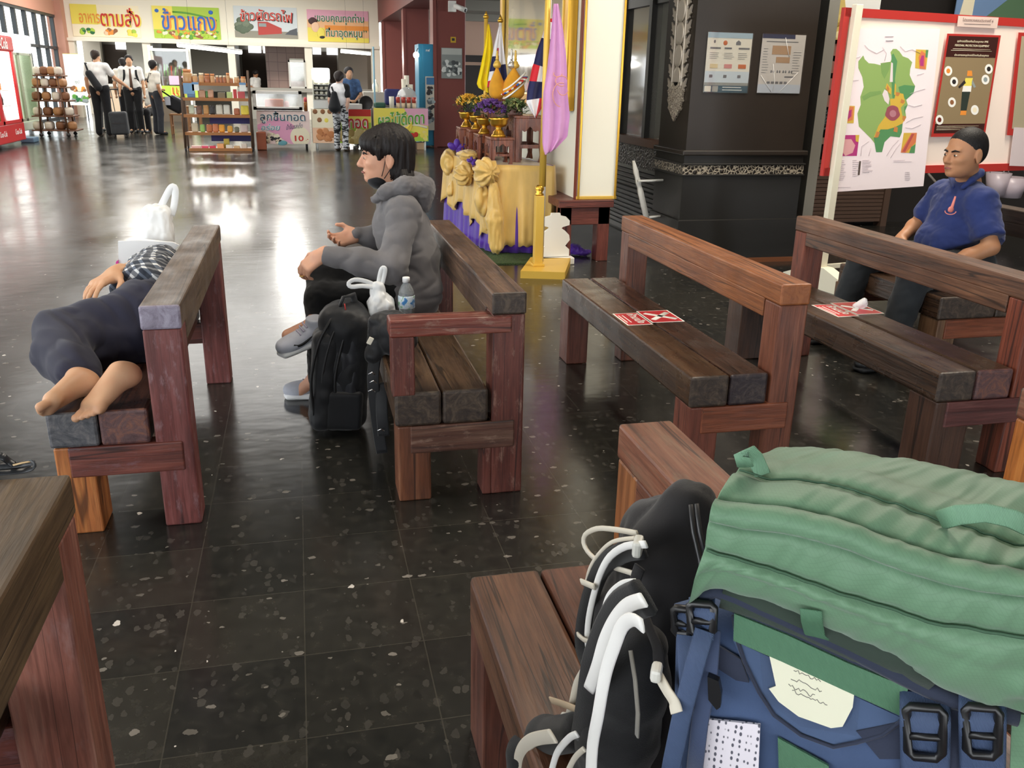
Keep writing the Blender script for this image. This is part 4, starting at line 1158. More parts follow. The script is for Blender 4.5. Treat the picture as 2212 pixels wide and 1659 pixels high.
for m_, dx, lf, b in ((yellow, 0.035, 0.012, 0.03), (sred, 0.0, 0.02, 0.008)):
    text('lettering', 'อาหาร', (x0 + .52 + dx, YF - 0.03, z0 + .52 - dx * .5), X3, Z3, 0.27, sorange if m_ is sred else m_, T, width=0.58, bold=b, lift=lf)
    text('lettering', 'ตามสั่ง', (x0 + 1.40 + dx, YF - 0.03, z0 + .58 - dx * .5), X3, Z3, 0.54, m_, T, width=1.14, bold=b * 1.4, lift=lf)
T, x0, x1, z0, z1 = banner('lime and yellow banner with blue Thai lettering over the second stall', (327, 12, 478, 86), lime)
mb = MB(); rect_mb(mb, yellow, x0, x0 + .6, z0 + .25, z1, yb); rect_mb(mb, yellow, x0 + .6, x1 - .3, z0 + .25, z0 + .6, yb); rect_mb(mb, lime, x0 + .6, x1 - .55, z1 - .12, z1, yb)
mb.mat(sgreen); mb.tube([(x0 + .6 + 1.3 * i / 10, yb, z1 - .16 - .22 * (i / 10) ** 2) for i in range(11)], 1.0, 6, flat=(0.05, 0.01), up=(0, 1, 0))
blobs(mb, [sbrown, sorange, sgreen, speach, scream, lime], x0 + .12, x1 - .05, z0 + .04, z0 + .22, yb, 70, .06, seed=6)
mb.mat(sblue)
for xx in (x0 + .14, x1 - .25): mb.ell((xx, yb, z1 - .14), (.07, .01, .06), 12, 6)
mb.build('banner_picture', None, T)
for m_, dx, lf, b in ((sorange, 0.04, 0.012, 0.03), (sblue, 0.0, 0.02, 0.008)): text('lettering', 'ข้าวแกง', (x0 + 1.05 + dx, YF - 0.03, z0 + .56 - dx * .5), X3, Z3, 0.62, m_, T, width=1.60, bold=b, lift=lf)
T, x0, x1, z0, z1 = banner('pale banner with a red train and red Thai lettering over the third stall', (503, 12, 644, 84), P_('sign_pale_sky', S(216, 224, 226)))
mb = MB(); rect_mb(mb, P_('banner_ground', S(150, 146, 132)), x0, x1, z0, z0 + .2, yb); blobs(mb, [P_('banner_tree', S(120, 132, 110)), P_('banner_tree_b', S(96, 110, 90))], x0 + .08, x0 + .5, z0 + .22, z0 + .5, yb, 22, .13, seed=7)
mb.mat(P_('train_red', S(190, 66, 58))); mb.prism([(x0 + .72, z0 + .08), (x0 + 1.45, z0 + .14), (x0 + 1.45, z0 + .3), (x0 + 1.02, z0 + .48), (x0 + .72, z0 + .48)], .01, frame((0, yb, 0), X3, Z3, -Y3)); mb.mat(sgrey); mb.box((x0 + .75, yb - .02, z0 + .33), (x0 + .98, yb, z0 + .43))
mb.mat(P_('train_dark', S(84, 88, 94))); mb.prism([(x0 + 1.55, z0 + .12), (x1 - .02, z0 + .1), (x1 - .02, z0 + .32), (x0 + 1.7, z0 + .24)], .01, frame((0, yb, 0), X3, Z3, -Y3))
mb.build('banner_picture', None, T)
for m_, dx, lf, b in ((sdark, 0.03, 0.006, 0.03), (swhite, 0, 0.010, 0.035), (sred, 0.0, 0.02, 0.012)): text('lettering', 'ข้าวผัดรถไฟ', (x0 + 1.0 + dx, YF - 0.03, z0 + .70 - dx * .5), X3, Z3, 0.36, m_, T, width=1.62, bold=b, lift=lf, arc=-0.07)
T, x0, x1, z0, z1 = banner('pink and orange banner with green Thai lettering over the fourth stall', (662, 20, 797, 93), P_('sign_apricot', S(244, 190, 140)))
mb = MB(); rect_mb(mb, spink, x0, x1, z1 - .30, z1, yb); rect_mb(mb, yellow, x0, x0 + .55, z0, z0 + .42, yb); rect_mb(mb, sorange, x0 + .55, x1, z0 + .36, z0 + .50, yb, .002); rect_mb(mb, yellow, x0 + .55, x1, z0, z0 + .14, yb, .002)
mb.mat(P_('drawn_hair', S(70, 36, 34))); mb.ell((x0 + .18, yb, z1 - .34), (.15, .01, .12), 12, 6); mb.mat(speach); mb.ell((x0 + .25, yb - .004, z1 - .52), (.13, .01, .16), 12, 6); mb.mat(yellow); mb.ell((x0 + .42, yb - .004, z1 - .70), (.13, .01, .17), 12, 6); mb.mat(sdark); mb.ell((x0 + .45, yb - .006, z1 - .82), (.09, .01, .05), 12, 6)
mb.build('banner_picture', None, T)
for m_, lf, b in ((swhite, 0.012, 0.04), (sdgreen, 0.02, 0.008)):
    text('lettering', 'ขอบคุณทุกท่าน', (x0 + 1.06, YF - 0.03, z0 + .70), X3, Z3, 0.34, m_, T, width=1.50, bold=b, lift=lf)
    text('lettering', 'ที่มาอุดหนุน', (x0 + 1.16, YF - 0.03, z0 + .26), X3, Z3, 0.36, m_, T, width=1.16, bold=b, lift=lf)
text('lettering', '“', (x0 + .30, YF - 0.03, z1 - .2), X3, Z3, 0.08, sdgreen, T); text('lettering', '”', (x1 - .12, YF - 0.03, z0 + .34), X3, Z3, 0.08, sdgreen, T)

# -------- fluorescent lamps of the stalls
def tube_lamp(label, a, b, power):
    a, b = Vector(a), Vector(b); T = thing('fluorescent_lamp', label, 'lamp', (a + b) / 2)
    mb = MB(); mb.tube([a + Z3 * .045, b + Z3 * .045], 1.0, 4, flat=(.16, .04), up=Z3); mb.build('lamp_tray', white_paint, T)
    for p in (a.lerp(b, .2), a.lerp(b, .8)): mb = MB(); mb.cyl(p + Z3 * .06, (p.x, p.y, 4.4), .0025, None, 6); mb.build('hanger_rod', steel_dark, T)
    mb = MB(); mb.cyl(a, b, .05, None, 12); mb.build('tube', glow('stall_tube_glow', (1, .98, .94, 1), 9.0), T)
    area_light('stall_lamp', (a + b) / 2 - Z3 * .12 - Y3 * .05, (a + b) / 2 - Z3 * 3 - Y3 * 1.5, (b - a).length, .2, power, (1, .97, .9))
tube_lamp('glowing tube lamp over the snack rack', (-2.74, 24, 2.03), (-1.29, 24.6, 1.91), 60)
tube_lamp('glowing tube lamp inside the fourth stall', (1.40, 29, 2.11), (2.30, 29, 2.06), 60)

# -------- drinks refrigerators along the left windows (fronts face +x)
cokered = P_('fridge_red', S(204, 36, 40), rough=0.35); fglow = glow('fridge_lit_interior', (0.97, 1.0, 0.96, 1), 1.7)
XF = -5.28
T = thing('display_refrigerator', 'red glass-door drinks refrigerator at the left edge of the picture', 'refrigerator', (XF - .35, 18.6, 0))
mb = MB(); mb.box((XF - .7, 17.3, .08), (XF, 19.76, .42), .02); mb.box((XF - .7, 17.3, .42), (XF - .62, 19.76, 1.75)); mb.box((XF - .7, 19.68, .42), (XF - .02, 19.76, 1.75)); mb.build('cabinet', cokered, T)
mb = MB(); mb.box((XF - .66, 17.3, 1.70), (XF + .02, 19.80, 1.99), .04); mb.build('header_sign', cokered, T)
mb = MB(); mb.box((XF - .6, 17.35, .45), (XF - .5, 19.66, 1.7)); mb.box((XF - .6, 19.58, .45), (XF - .04, 19.66, 1.7)); mb.box((XF - .6, 17.35, 1.66), (XF - .04, 19.66, 1.70)); mb.build('lit_interior', fglow, T)
mb = MB()
for y in (17.3, 18.5, 19.66): mb.box((XF - .03, y - .05, .42), (XF + .01, y + .05, 1.72))
mb.box((XF - .03, 17.3, .42), (XF + .01, 19.7, .48)); mb.build('door_frame', cokered, T)
for k, z in enumerate((.72, 1.0, 1.28)):
    mb = MB(); mb.box((XF - .5, 17.4, z), (XF - .1, 19.64, z + .015)); mb.build('shelf', white_paint, T)
for y in (17.9, 19.3): text('lettering', 'Coca-Cola', (XF, y + (0.0 if y > 18.5 else .45), .26), Y3, Z3, 0.10, swhite, T, width=.42, shear=.35, lift=.006)
text('lettering', 'Coca-Cola', (XF + .02, 18.9, 1.85), Y3, Z3, 0.20, swhite, T, width=.95, shear=.3, lift=.008, bold=.01)
bc = [P_('bottle_cola', S(70, 30, 24), rough=.2), P_('bottle_orange', S(232, 130, 50), rough=.2), P_('bottle_green', S(110, 170, 90), rough=.2), P_('bottle_clear', S(220, 226, 226), rough=.2)]
bo = None; n = 0
for zi, z in enumerate((.435, .735, 1.015, 1.295)):
    for i in range(11):
        y = 18.05 + i * .15
        if bo is None or True:
            mb = MB(); mb.lathe([(.0, 0), (.033, 0.002), (.035, .11), (.014, .17), (.014, .20), (0, .20)], (XF - .28, y, z), 8, scale=(1, 1)); o = mb.build('drink_bottle', bc[(i // 3 + zi) % 4])
            tag(o, '%s drink bottle on the %s shelf of the red refrigerator, %s from the left' % (['dark', 'orange', 'green', 'clear'][(i // 3 + zi) % 4], ['lowest', 'second', 'third', 'top'][zi], ORD[i]), 'bottle', 'bottles in the red refrigerator')
T = thing('display_refrigerator', 'tall pale glass-door refrigerator beside the red one', 'refrigerator', (-6.2, 21.9, 0))
mb = MB(); mb.box((-6.6, 20.3, .1), (-5.9, 23.5, .28), .02); mb.box((-6.6, 20.3, .28), (-6.5, 23.5, 2.0)); mb.box((-6.6, 23.42, .28), (-5.9, 23.5, 2.0)); mb.build('cabinet', P_('fridge_pale', S(206, 212, 196), rough=.3), T)
mb = MB(); mb.box((-6.6, 20.3, 1.74), (-5.88, 23.52, 2.12), .03); mb.build('lit_header', glow('fridge_header_glow', (1, 1, 1, 1), 2.2), T)
mb = MB(); mb.box((-6.48, 20.35, .3), (-6.4, 23.4, 1.74)); mb.build('lit_interior', glow('fridge_dim_interior', (.86, .95, .78, 1), .9), T)
for i in range(3):
    mb = MB(); a, b = 20.34 + i * 1.03, 21.33 + i * 1.03
    mb.box((-5.93, a, .3), (-5.89, a + .05, 1.74)); mb.box((-5.93, b - .05, .3), (-5.89, b, 1.74)); mb.box((-5.93, a, .3), (-5.89, b, .36)); mb.box((-5.93, a, 1.69), (-5.89, b, 1.74))
    d = mb.build('door', P_('fridge_door_silver', S(176, 180, 160), rough=.3), T)
    mb = MB(); mb.box((-5.915, a + .05, .36), (-5.91, b - .05, 1.69)); mb.build('door_glass', clear('fridge_glass', (.88, .95, .84, 1), .5, .05), d)

# -------- bread rack
T = thing('bread_rack', 'brown wire rack hung with bread bags near the left windows', 'rack', (-5.2, 22.1, 0))
rk = P_('rack_brown', S(108, 72, 50), rough=.5)
for x, y in ((-5.5, 21.75), (-4.95, 21.75), (-5.5, 22.4), (-4.95, 22.4)):
    mb = MB(); mb.tube([(x, y, .08), (x * .7 - 5.225 * .3, y * .8 + 22.07 * .2, 1.45)], .02, 8); mb.build('upright', rk, T)
    mb = MB(); mb.cyl((x, y - .02, .04), (x, y + .02, .04), .04, None, 10); mb.build('caster', sdark, T)
breads = []
for k, (z, w) in enumerate(((.12, .46), (.42, .42), (.74, .38), (1.02, .33), (1.26, .28))):
    mb = MB(); mb.box((-5.225 - w, 21.75, z), (-5.225 + w, 22.4, z + .03), .01); mb.build('shelf', rk, T)
    for i in range(4): breads.append((k, i, -5.225 - w * .75 + i * w * .5, z + .03))
bm3 = [clear('bread_bag_film', (.98, .9, .8, 1), .3, .1, .35), P_('bread_brown', S(176, 126, 82)), P_('bread_white', S(226, 214, 196)), P_('bread_dark', S(128, 84, 54))]
for k, i, x, z in breads:
    s = SDF(); s.box((x, 21.9, z + .085), (.085, .12, .09), .06, Matrix.Rotation(random.uniform(-.3, .3), 4, 'Z'), .02)
    o = s.build('bread_bag', bm3[1 + (i + k) % 3] if (i + k) % 4 else bm3[2], None, .018)
    tag(o, 'bag of bread on the %s shelf of the brown rack, %s from the left' % (['lowest', 'second', 'middle', 'fourth', 'top'][k], ORD[i]), 'bread', 'bread bags on the brown rack')
mb = MB(); mb.box((-5.45, 19.95, .0), (-5.2, 20.35, .10), .02); tag(mb.build('plastic_tray', P_('dull_blue_plastic', S(96, 124, 146))), 'small blue plastic tray on the floor beside the red refrigerator', 'tray')

# -------- menu board, counter, pole
T = thing('menu_board', 'tall white and yellow menu board standing beside the first stall', 'sign', (-6.4, 30, 0))
mb = MB(); rect_mb(mb, swhite, -6.68, -6.1, .4, 1.85, 30.0, .02); rect_mb(mb, yellow, -6.68, -6.1, 1.72, 1.86, 29.985); rect_mb(mb, yellow, -6.68, -6.63, .4, 1.85, 29.985); rect_mb(mb, lime, -6.66, -6.1, .40, .47, 29.985)
mb.build('board', None, T); mb = MB(); blobs(mb, [sbrown, sorange, scream], -6.55, -6.2, .82, .92, 29.97, 12, .06, seed=8); mb.build('dish_picture', None, T); mb = MB(); blobs(mb, [sgreen, sdgreen, sgrey], -6.55, -6.15, .52, .68, 29.97, 22, .06, seed=9); mb.build('dish_picture', None, T)
text('lettering', 'ซุป', (-6.38, 29.98, 1.06), X3, Z3, .12, sgrey, T)
for x in (-6.6, -6.2):
    mb = MB(); mb.box((x - .015, 30.0, 0), (x + .015, 30.03, .5)); mb.build('stand_leg', steel_dark, T)
mb = MB(); mb.tube([(-6.72, 29.6, 0.02), (-6.80, 30.6, 1.05)], .018, 8); tag(mb.build('white_pole', white_paint), 'thin white pole leaning beside the menu board', 'pole')
T = thing('serving_counter', 'peach fronted counter with white top behind the students', 'counter', (-5.1, 30.6, 0))
mb = MB(); mb.box((-5.62, 30.35, 0), (-4.55, 30.95, .94)); mb.build('counter_front', P_('counter_peach', S(232, 206, 176)), T); mb = MB(); mb.box((-5.68, 30.3, .94), (-4.5, 31.0, 1.02), .01); mb.build('counter_top', white_paint, T)

# -------- cooking cabinet of the second stall
T = thing('display_cabinet', 'white framed glass food cabinet of the second stall', 'cabinet', (-3.75, 29.2, 0))
mb = MB()
for x in (-4.1, -3.05):
    for y in (28.9, 29.5): mb.box((x - .03, y - .03, 0), (x + .03, y + .03, 2.12))
for z in (.92, 1.98): mb.box((-4.1, 28.88, z), (-3.05, 29.52, z + .07))
mb.build('cabinet_frame', white_paint, T)
mb = MB(); mb.box((-4.08, 28.9, .0), (-3.07, 29.5, .9)); mb.build('cabinet_base', P_('cabinet_dark_base', S(92, 80, 66)), T)
mb = MB(); mb.box((-4.08, 28.88, .99), (-3.07, 28.885, 1.98)); mb.build('cabinet_glass', clear('cabinet_glass', (.95, .97, .95, 1), .15), T)
mb = MB(); rect_mb(mb, lime, -3.85, -2.85, .70, 1.02, 28.86, .01); mb.build('cabinet_sign', None, T)
for m_, lf, b in ((sred, .01, .05), (yellow, .016, .01)): text('lettering', 'แกง', (-3.3, 28.85, .86), X3, Z3, .24, m_, T, width=.6, bold=b, lift=lf)
mb = MB(); rect_mb(mb, spink, -3.62, -3.1, 1.05, 1.30, 28.84, .006); tag(mb.build('paper_notice', None), 'pink paper notice on the glass food cabinet', 'notice')
rnd = random.Random(5)
for i in range(9):
    x = -3.98 + i * .1; m_ = [sgreen, sgreen, sred, sred, P_('ladle_steel', S(170, 176, 180), metal=.8, rough=.3)][rnd.randrange(5)]
    mb = MB(); mb.tube([(x, 29.2, 1.28), (x + rnd.uniform(-.05, .06), 29.2, 1.28 + rnd.uniform(.2, .36))], [.03, .012], 7); o = mb.build('kitchen_utensil', m_); tag(o, 'kitchen utensil standing in the glass cabinet, %s from the left' % ORD[i], 'utensil', 'utensils in the glass cabinet')
mb = MB(); mb.box((-4.03, 29.05, .99), (-3.12, 29.35, 1.28), .03); tag(mb.build('utensil_tray', P_('tray_dark', S(66, 60, 56))), 'dark tray holding utensils in the glass cabinet', 'tray')

# -------- students
def stander(label, x, y, h, ang, shirt, trou, shoe, skin, arms=None, hairm=None, sleeve=0.62, vox=0.016, head_dir=None, legs=None, name='person', seat=False):
    k = h / 1.72; R = Matrix.Rotation(ang, 3, 'Z'); O = V((x, y, 0))
    J = dict(hd=(0, -.02, 1.605), nk=(0, .01, 1.45), shL=(.185, .01, 1.40), shR=(-.185, .01, 1.40), elL=(.245, .04, 1.12), elR=(-.245, .04, 1.12), wrL=(.25, -.03, .87), wrR=(-.25, -.03, .87),
        hipL=(.095, 0, .92), hipR=(-.095, 0, .92), knL=(.105, -.02, .50), knR=(-.105, -.02, .50), anL=(.11, .02, .09), anR=(-.11, .02, .09), toL=(.12, -.12, .035), toR=(-.12, -.12, .035))
    if arms: J.update(arms)
    if legs: J.update(legs)
    J = {a: O + R @ (V(b) * k) for a, b in J.items()}
    J['hf'] = R @ V(head_dir or (0, -1, -.03)); J['hu'] = V((0, 0, 1))
    root, J = person(name, label, J, vox, skin, k)
    s = SDF(); torso_prims(s, J, .020, k, .012); s.cut(J['hipL'].lerp(J['hipR'], .5) + V((0, 0, .06)), (0, 0, -1))
    for a in 'LR': s.cap(J['sh' + a], J['sh' + a].lerp(J['el' + a], sleeve), .066 * k, .066 * k, .03)
    s.build('shirt', shirt, root, vox * .9, 1)
    s = SDF(); s.cap(J['hipL'] + V((0, 0, .05)), J['hipR'] + V((0, 0, .05)), .112 * k, None, .04)
    for a in 'LR': s.cap(J['hip' + a], J['kn' + a], .105 * k, .078 * k, .03); s.cap(J['kn' + a], J['an' + a], .076 * k, .068 * k, .03)
    s.build('trousers', trou, root, vox * .9, 1)
    for a in 'LR':
        s = SDF(); s.cap(J['an' + a] + V((0, 0, -.04)), J['to' + a], .045 * k, .036 * k, .02); s.build('shoe', shoe, root, vox * .8, 1)
    f, l, u = basis(J['hf'], J['hu']); c = J['hd']; s = SDF()
    s.ell(c - f * .016 + u * .036, (.098, .098, .090), None, .02); s.ell(c - f * .055 - u * .02, (.058, .07, .07), None, .03); s.ell(c + f * .11 - u * .02, (.09, .09, .078), None, .01, sub=True); s.cut(c - u * .055, -u + f * .4)
    s.build('hair', hairm or HAIR, root, vox * .7, 1)
    return root, J, k, R
wshirt = cloth('white_school_shirt', S(240, 238, 232), .8, sheen=.05); wshirt2 = cloth('cream_shirt', S(232, 226, 212), .8, sheen=.05); btrou = cloth('black_school_trousers', S(26, 26, 28), .85); gtrou = cloth('dark_grey_trousers', S(48, 50, 56), .85); bshoe = plain('black_leather', S(24, 22, 22), .3); brshoe = plain('brown_leather', S(74, 58, 44), .4); blackbag = cloth('black_bag_cloth', S(26, 27, 30), .7)
# tall student seen from behind, hand on the suitcase handle
A, JA, k, R = stander('tall student in white shirt seen from behind holding the suitcase handle', -4.24, 21.99, 1.83, pi - .25, wshirt, btrou, brshoe, SK2,
    arms=dict(elL=(-.26 * -1, -.02, 1.14), elR=(-.30, -.10, 1.18), wrR=(-.50, -.22, 1.0)), head_dir=(-.3, -1, 0), hairm=hair_mat('brown_hair', S(52, 40, 32)))
T = thing('crossbody_bag', 'black crossbody bag slung over the back of the tall student', 'bag', JA['hipL'])
s = SDF(); b0 = JA['shL'].lerp(JA['hipR'], .30) + R @ V((0, .17, 0)); b1 = JA['shL'].lerp(JA['hipR'], .85) + R @ V((0, .17, 0)); s.cap(b0, b1, .075, .085, .03); s.build('bag_body', blackbag, T, .014)
mb = MB(); mb.tube([b0, JA['shL'] + R @ V((0, .10, .06)), JA['shL'] + R @ V((-.05, -.08, .05)), JA['nk'] + R @ V((-.1, -.13, -.25))], 1.0, 8, flat=(.05, .012)); mb.build('bag_strap', blackbag, T)
# student facing us with tie
B, JB, k, R = stander('student in white shirt and brown tie facing the camera with backpack straps', -3.76, 23.22, 1.76, .1, wshirt, btrou, bshoe, SK2, arms=dict(wrR=(-.27, -.05, .90)))
mb = MB(); mb.tube([JB['nk'] + R @ V((0, -.10, -.03)), JB['nk'] + R @ V((0, -.165, -.2)), JB['nk'] + R @ V((0, -.165, -.48))], [.7, .9, 1.3], 6, flat=(.055, .012), up=R @ V((0, -1, 0))); mb.build('necktie', cloth('brown_tie', S(104, 78, 66)), B)
mb = MB(); c = JB['nk'] + R @ V((.12, -.15, -.24)); mb.box(c - V((.04, .01, .012)), c + V((.04, .01, .012))); mb.build('name_tag', sdark, B)
mb = MB(); c = JB['hipL'].lerp(JB['hipR'], .5) + R @ V((0, -.125, .07)); mb.box(c - V((.12, .012, .02)), c + V((.12, .012, .02))); mb.build('belt', bshoe, B)
T = thing('backpack', 'black backpack worn by the student with the tie', 'backpack', JB['nk'] + R @ V((0, .22, -.5)))
s = SDF(); s.box(JB['nk'] + R @ V((0, .20, -.25)), (.14, .08, .22), .06, None, .02); s.build('bag_body', blackbag, T, .016)
for sd in (1, -1):
    mb = MB(); mb.tube([JB['nk'] + R @ V((.12 * sd, .12, -.02)), JB['nk'] + R @ V((.125 * sd, -.03, .03)), JB['nk'] + R @ V((.13 * sd, -.135, -.15)), JB['nk'] + R @ V((.17 * sd, -.06, -.36))], 1.0, 8, flat=(.05, .015)); mb.build('shoulder_strap', blackbag, T)
# shorter student turned away
C_, JC, k, R = stander('shorter student in cream shirt turned away with a shoulder strap', -3.19, 22.75, 1.65, pi * .70, wshirt2, gtrou, bshoe, SK3, arms=dict(elL=(.24, -.02, 1.10), wrL=(.12, -.22, 1.06)), head_dir=(.5, -1, 0))
T = thing('shoulder_bag', 'black and white shoulder bag hanging behind the shorter student', 'bag', (-2.88, 23.0, .55))
s = SDF(); s.box((-2.80, 23.05, .68), (.19, .12, .17), .08, Matrix.Rotation(.5, 4, 'Y'), .02); s.build('bag_body', blackbag, T, .016)
mb = MB(); mb.box((-3.02, 22.9, .66), (-2.90, 22.93, .86), .01, M=None); mb.build('bag_panel', P_('bag_pale', S(190, 194, 204)), T)
mb = MB(); mb.tube([JC['nk'] + R @ V((-.12, -.10, -.06)), JC['nk'] + R @ V((-.05, .12, -.02)), JC['nk'] + R @ V((.02, .15, -.2)), V((-2.95, 22.88, .9)), V((-2.8, 22.95, .78))], 1.0, 8, flat=(.04, .012)); mb.build('bag_strap', blackbag, T)
sit = dict(hipL=(.10, 0, .48), hipR=(-.10, 0, .48), knL=(.12, -.42, .50), knR=(-.12, -.42, .50), anL=(.12, -.40, .09), anR=(-.12, -.40, .09), toL=(.12, -.54, .035), toR=(-.12, -.54, .035), hd=(0, -.06, 1.16), nk=(0, -.02, 1.0), shL=(.18, 0, .95), shR=(-.18, 0, .95), elL=(.24, -.1, .70), elR=(-.24, -.1, .70), wrL=(.12, -.34, .62), wrR=(-.12, -.34, .62))
stander('seated person in black trousers half hidden behind the shorter student', -3.42, 23.75, 1.70, -.5, wshirt, btrou, bshoe, SK2, legs=sit)
stander('person with dark hair standing behind the student with the tie', -4.08, 24.3, 1.70, pi, wshirt2, btrou, bshoe, SK2)
stander('person looking right behind the tall student in the white shirt', -4.62, 24.0, 1.70, .9, wshirt, btrou, bshoe, SK2)
# suitcase
T = thing('suitcase', 'dark grey wheeled suitcase with its handle pulled up', 'suitcase', (-3.86, 21.62, 0))
s = SDF(); s.box((-3.86, 21.66, .31), (.185, .12, .245), .05, Matrix.Rotation(-.04, 4, 'Y'), .01); s.build('case', cloth('suitcase_grey', S(56, 58, 60), .7), T, .012)
for x in (-3.93, -3.79):
    mb = MB(); mb.cyl((x, 21.74, .5), (x - .04, 21.74, 1.02), .008, None, 8); mb.build('handle_bar', steel_dark, T)
mb = MB(); mb.cyl((-3.98, 21.74, 1.02), (-3.82, 21.74, 1.02), .014, None, 8); mb.build('handle_grip', sdark, T)
for x in (-3.98, -3.74):
    for y in (21.58, 21.74):
        mb = MB(); mb.cyl((x - .012, y, .035), (x + .012, y, .035), .034, None, 12); mb.build('wheel', sdark, T)
mb = MB(); mb.box((-3.99, 21.535, .30), (-3.73, 21.545, .32)); mb.build('pocket_zip', sdark, T)
# stools
stw = P_('stool_wood', S(150, 104, 62))
def stool(label, x, y, h):
    T = thing('wooden_stool', label, 'stool', (x, y, 0))
    mb = MB(); mb.box((x - .16, y - .16, h - .035), (x + .16, y + .16, h), .008); mb.build('seat', stw, T)
    for sx in (-1, 1):
        for sy in (-1, 1): mb = MB(); mb.box((x + sx * .13 - .02, y + sy * .13 - .02, 0), (x + sx * .13 + .02, y + sy * .13 + .02, h - .035)); mb.build('leg', stw, T)
        mb = MB(); mb.box((x + sx * .13 - .012, y - .13, .18), (x + sx * .13 + .012, y + .13, .21)); mb.build('rail', stw, T)
stool('wooden stool under the black shoulder bag', -2.80, 23.05, .47); stool('wooden stool left of the snack rack', -2.38, 22.8, .66); stool('wooden stool under the seated person', -3.42, 23.8, .43)

# vendor, customer, kitchen hand
stander('vendor in a blue patterned blouse behind the fried snack cart', 1.08, 19.45, 1.56, .25, cloth('blue_blouse', S(72, 100, 140), .8, mottling=.5), btrou, bshoe, SK2, arms=dict(elL=(.26, -.06, 1.13), elR=(-.26, -.06, 1.13), wrL=(.06, -.27, 1.02), wrR=(-.08, -.27, 1.02)), hairm=hair_mat('greying_hair', S(50, 48, 50)))
stander('kitchen hand bending over the stall ledge', -1.30, 32.2, 1.50, .9, wshirt, btrou, bshoe, SK3, arms=dict(wrL=(.05, -.35, 1.0), wrR=(-.1, -.35, 1.0)), head_dir=(0, -.8, -.6))
def tshirt_pants(name, a, b, sc):
    t = NT(name); n = t.noise(t.tc(scale=(1, 1, 2.6)), sc, 3, .6, .8); t.set(color=t.ramp(n, [(.46, a), (.52, b)]), rough=.8); return t.m
G, JG, k, R = stander('short-haired person in patterned trousers standing with back to us at the carts', .813, 18.1, 1.46, pi - .55, cloth('white_tee', S(238, 236, 236), .8), tshirt_pants('elephant_print_cloth', S(28, 28, 30), S(206, 206, 208), 9), brshoe, skin_mat('skin_fair', S(226, 184, 160)), arms=dict(wrR=(-.14, .02, .83), wrL=(.24, -.06, .88)), head_dir=(.1, -1, -.1), sleeve=.3, hairm=hair_mat('dark_brown_hair', S(40, 30, 26)))
s = SDF()
for a in 'LR': s.cap(JG['sh' + a], JG['sh' + a].lerp(JG['el' + a], .6), .070 * k, .072 * k, .03); s.cap(JG['sh' + a], JG['sh' + a].lerp(JG['nk'], .55), .068, .055, .03)
s.build('raglan_sleeves', cloth('black_sleeve', S(30, 30, 32)), G, .012)
T = thing('sling_bag', 'black sling bag on the back of the person in patterned trousers', 'bag', JG['hipL'])
s = SDF(); c = JG['nk'].lerp(JG['hipL'], .62) + R @ V((-.02, .15, 0)); s.cap(c + V((0, 0, -.13)), c + V((0, 0, .12)), .11, .05, .03, (R @ V((1, 0, 0)), 1.15)); s.build('bag_body', blackbag, T, .012)
mb = MB(); mb.tube([c + V((0, 0, .12)), JG['nk'] + R @ V((.1, .10, -.05)), JG['nk'] + R @ V((.1, -.06, 0))], 1.0, 8, flat=(.04, .012)); mb.build('bag_strap', blackbag, T)
# -------- snack rack with its goods
YS_ = 17.9; xa, xb = -2.07, -0.88
zs = [at(470, p, y=YS_).z for p in (323, 289, 251, 215, 182)]
rackw = P_('snack_rack_wood', S(172, 112, 60), rough=.5); rackd = P_('snack_rack_dark', S(84, 62, 44), rough=.6)
T = thing('snack_rack', 'wooden snack rack of five sloping shelves in front of the stalls', 'rack', ((xa + xb) / 2, YS_ + .2, 0))
deps = (0, .06, .12, .18, .24)
for k, z in enumerate(zs):
    mb = MB(); a = xa - .02 + .10 * (4 - k) * .25 * 1; mb.box((xa + .05 * (k == 0), YS_ + deps[k] - .02, z - .012), (xb, YS_ + .48, z + .012)); mb.box((xa + .05 * (k == 0), YS_ + deps[k] - .03, z - .03), (xb, YS_ + deps[k] - .01, z + .025)); mb.build('shelf', rackw, T)
for x in (xa - .01, xb + .01):
    mb = MB(); mb.tube([(x, YS_ + .02, .06), (x, YS_ + .26, zs[4] + .25)], 1.0, 4, flat=(.05, .05)); mb.build('side_post', rackd, T)
    mb = MB(); mb.box((x - .02, YS_ + .44, .06), (x + .02, YS_ + .5, zs[4] + .1)); mb.build('side_post', rackd, T)
    for y in (YS_ + .03, YS_ + .47): mb = MB(); mb.cyl((x - .015, y, .035), (x + .015, y, .035), .035, None, 10); mb.build('caster', sdark, T)
for z0_, z1_ in ((zs[0] + .12, zs[0] + .26), (zs[1] + .16, zs[1] + .27)):
    mb = MB(); mb.box((xa + .42, YS_ + .5, z0_), (xb + .02, YS_ + .52, z1_)); mb.build('blue_board', P_('navy_board', S(42, 40, 110)), T)
gm = dict(jar=P_('jar_biscuit', S(206, 160, 112), rough=.25), jarb=P_('jar_brown', S(176, 112, 76), rough=.25), lidw=P_('lid_cream', S(246, 232, 200)), lido=P_('lid_orange', S(226, 150, 96)))
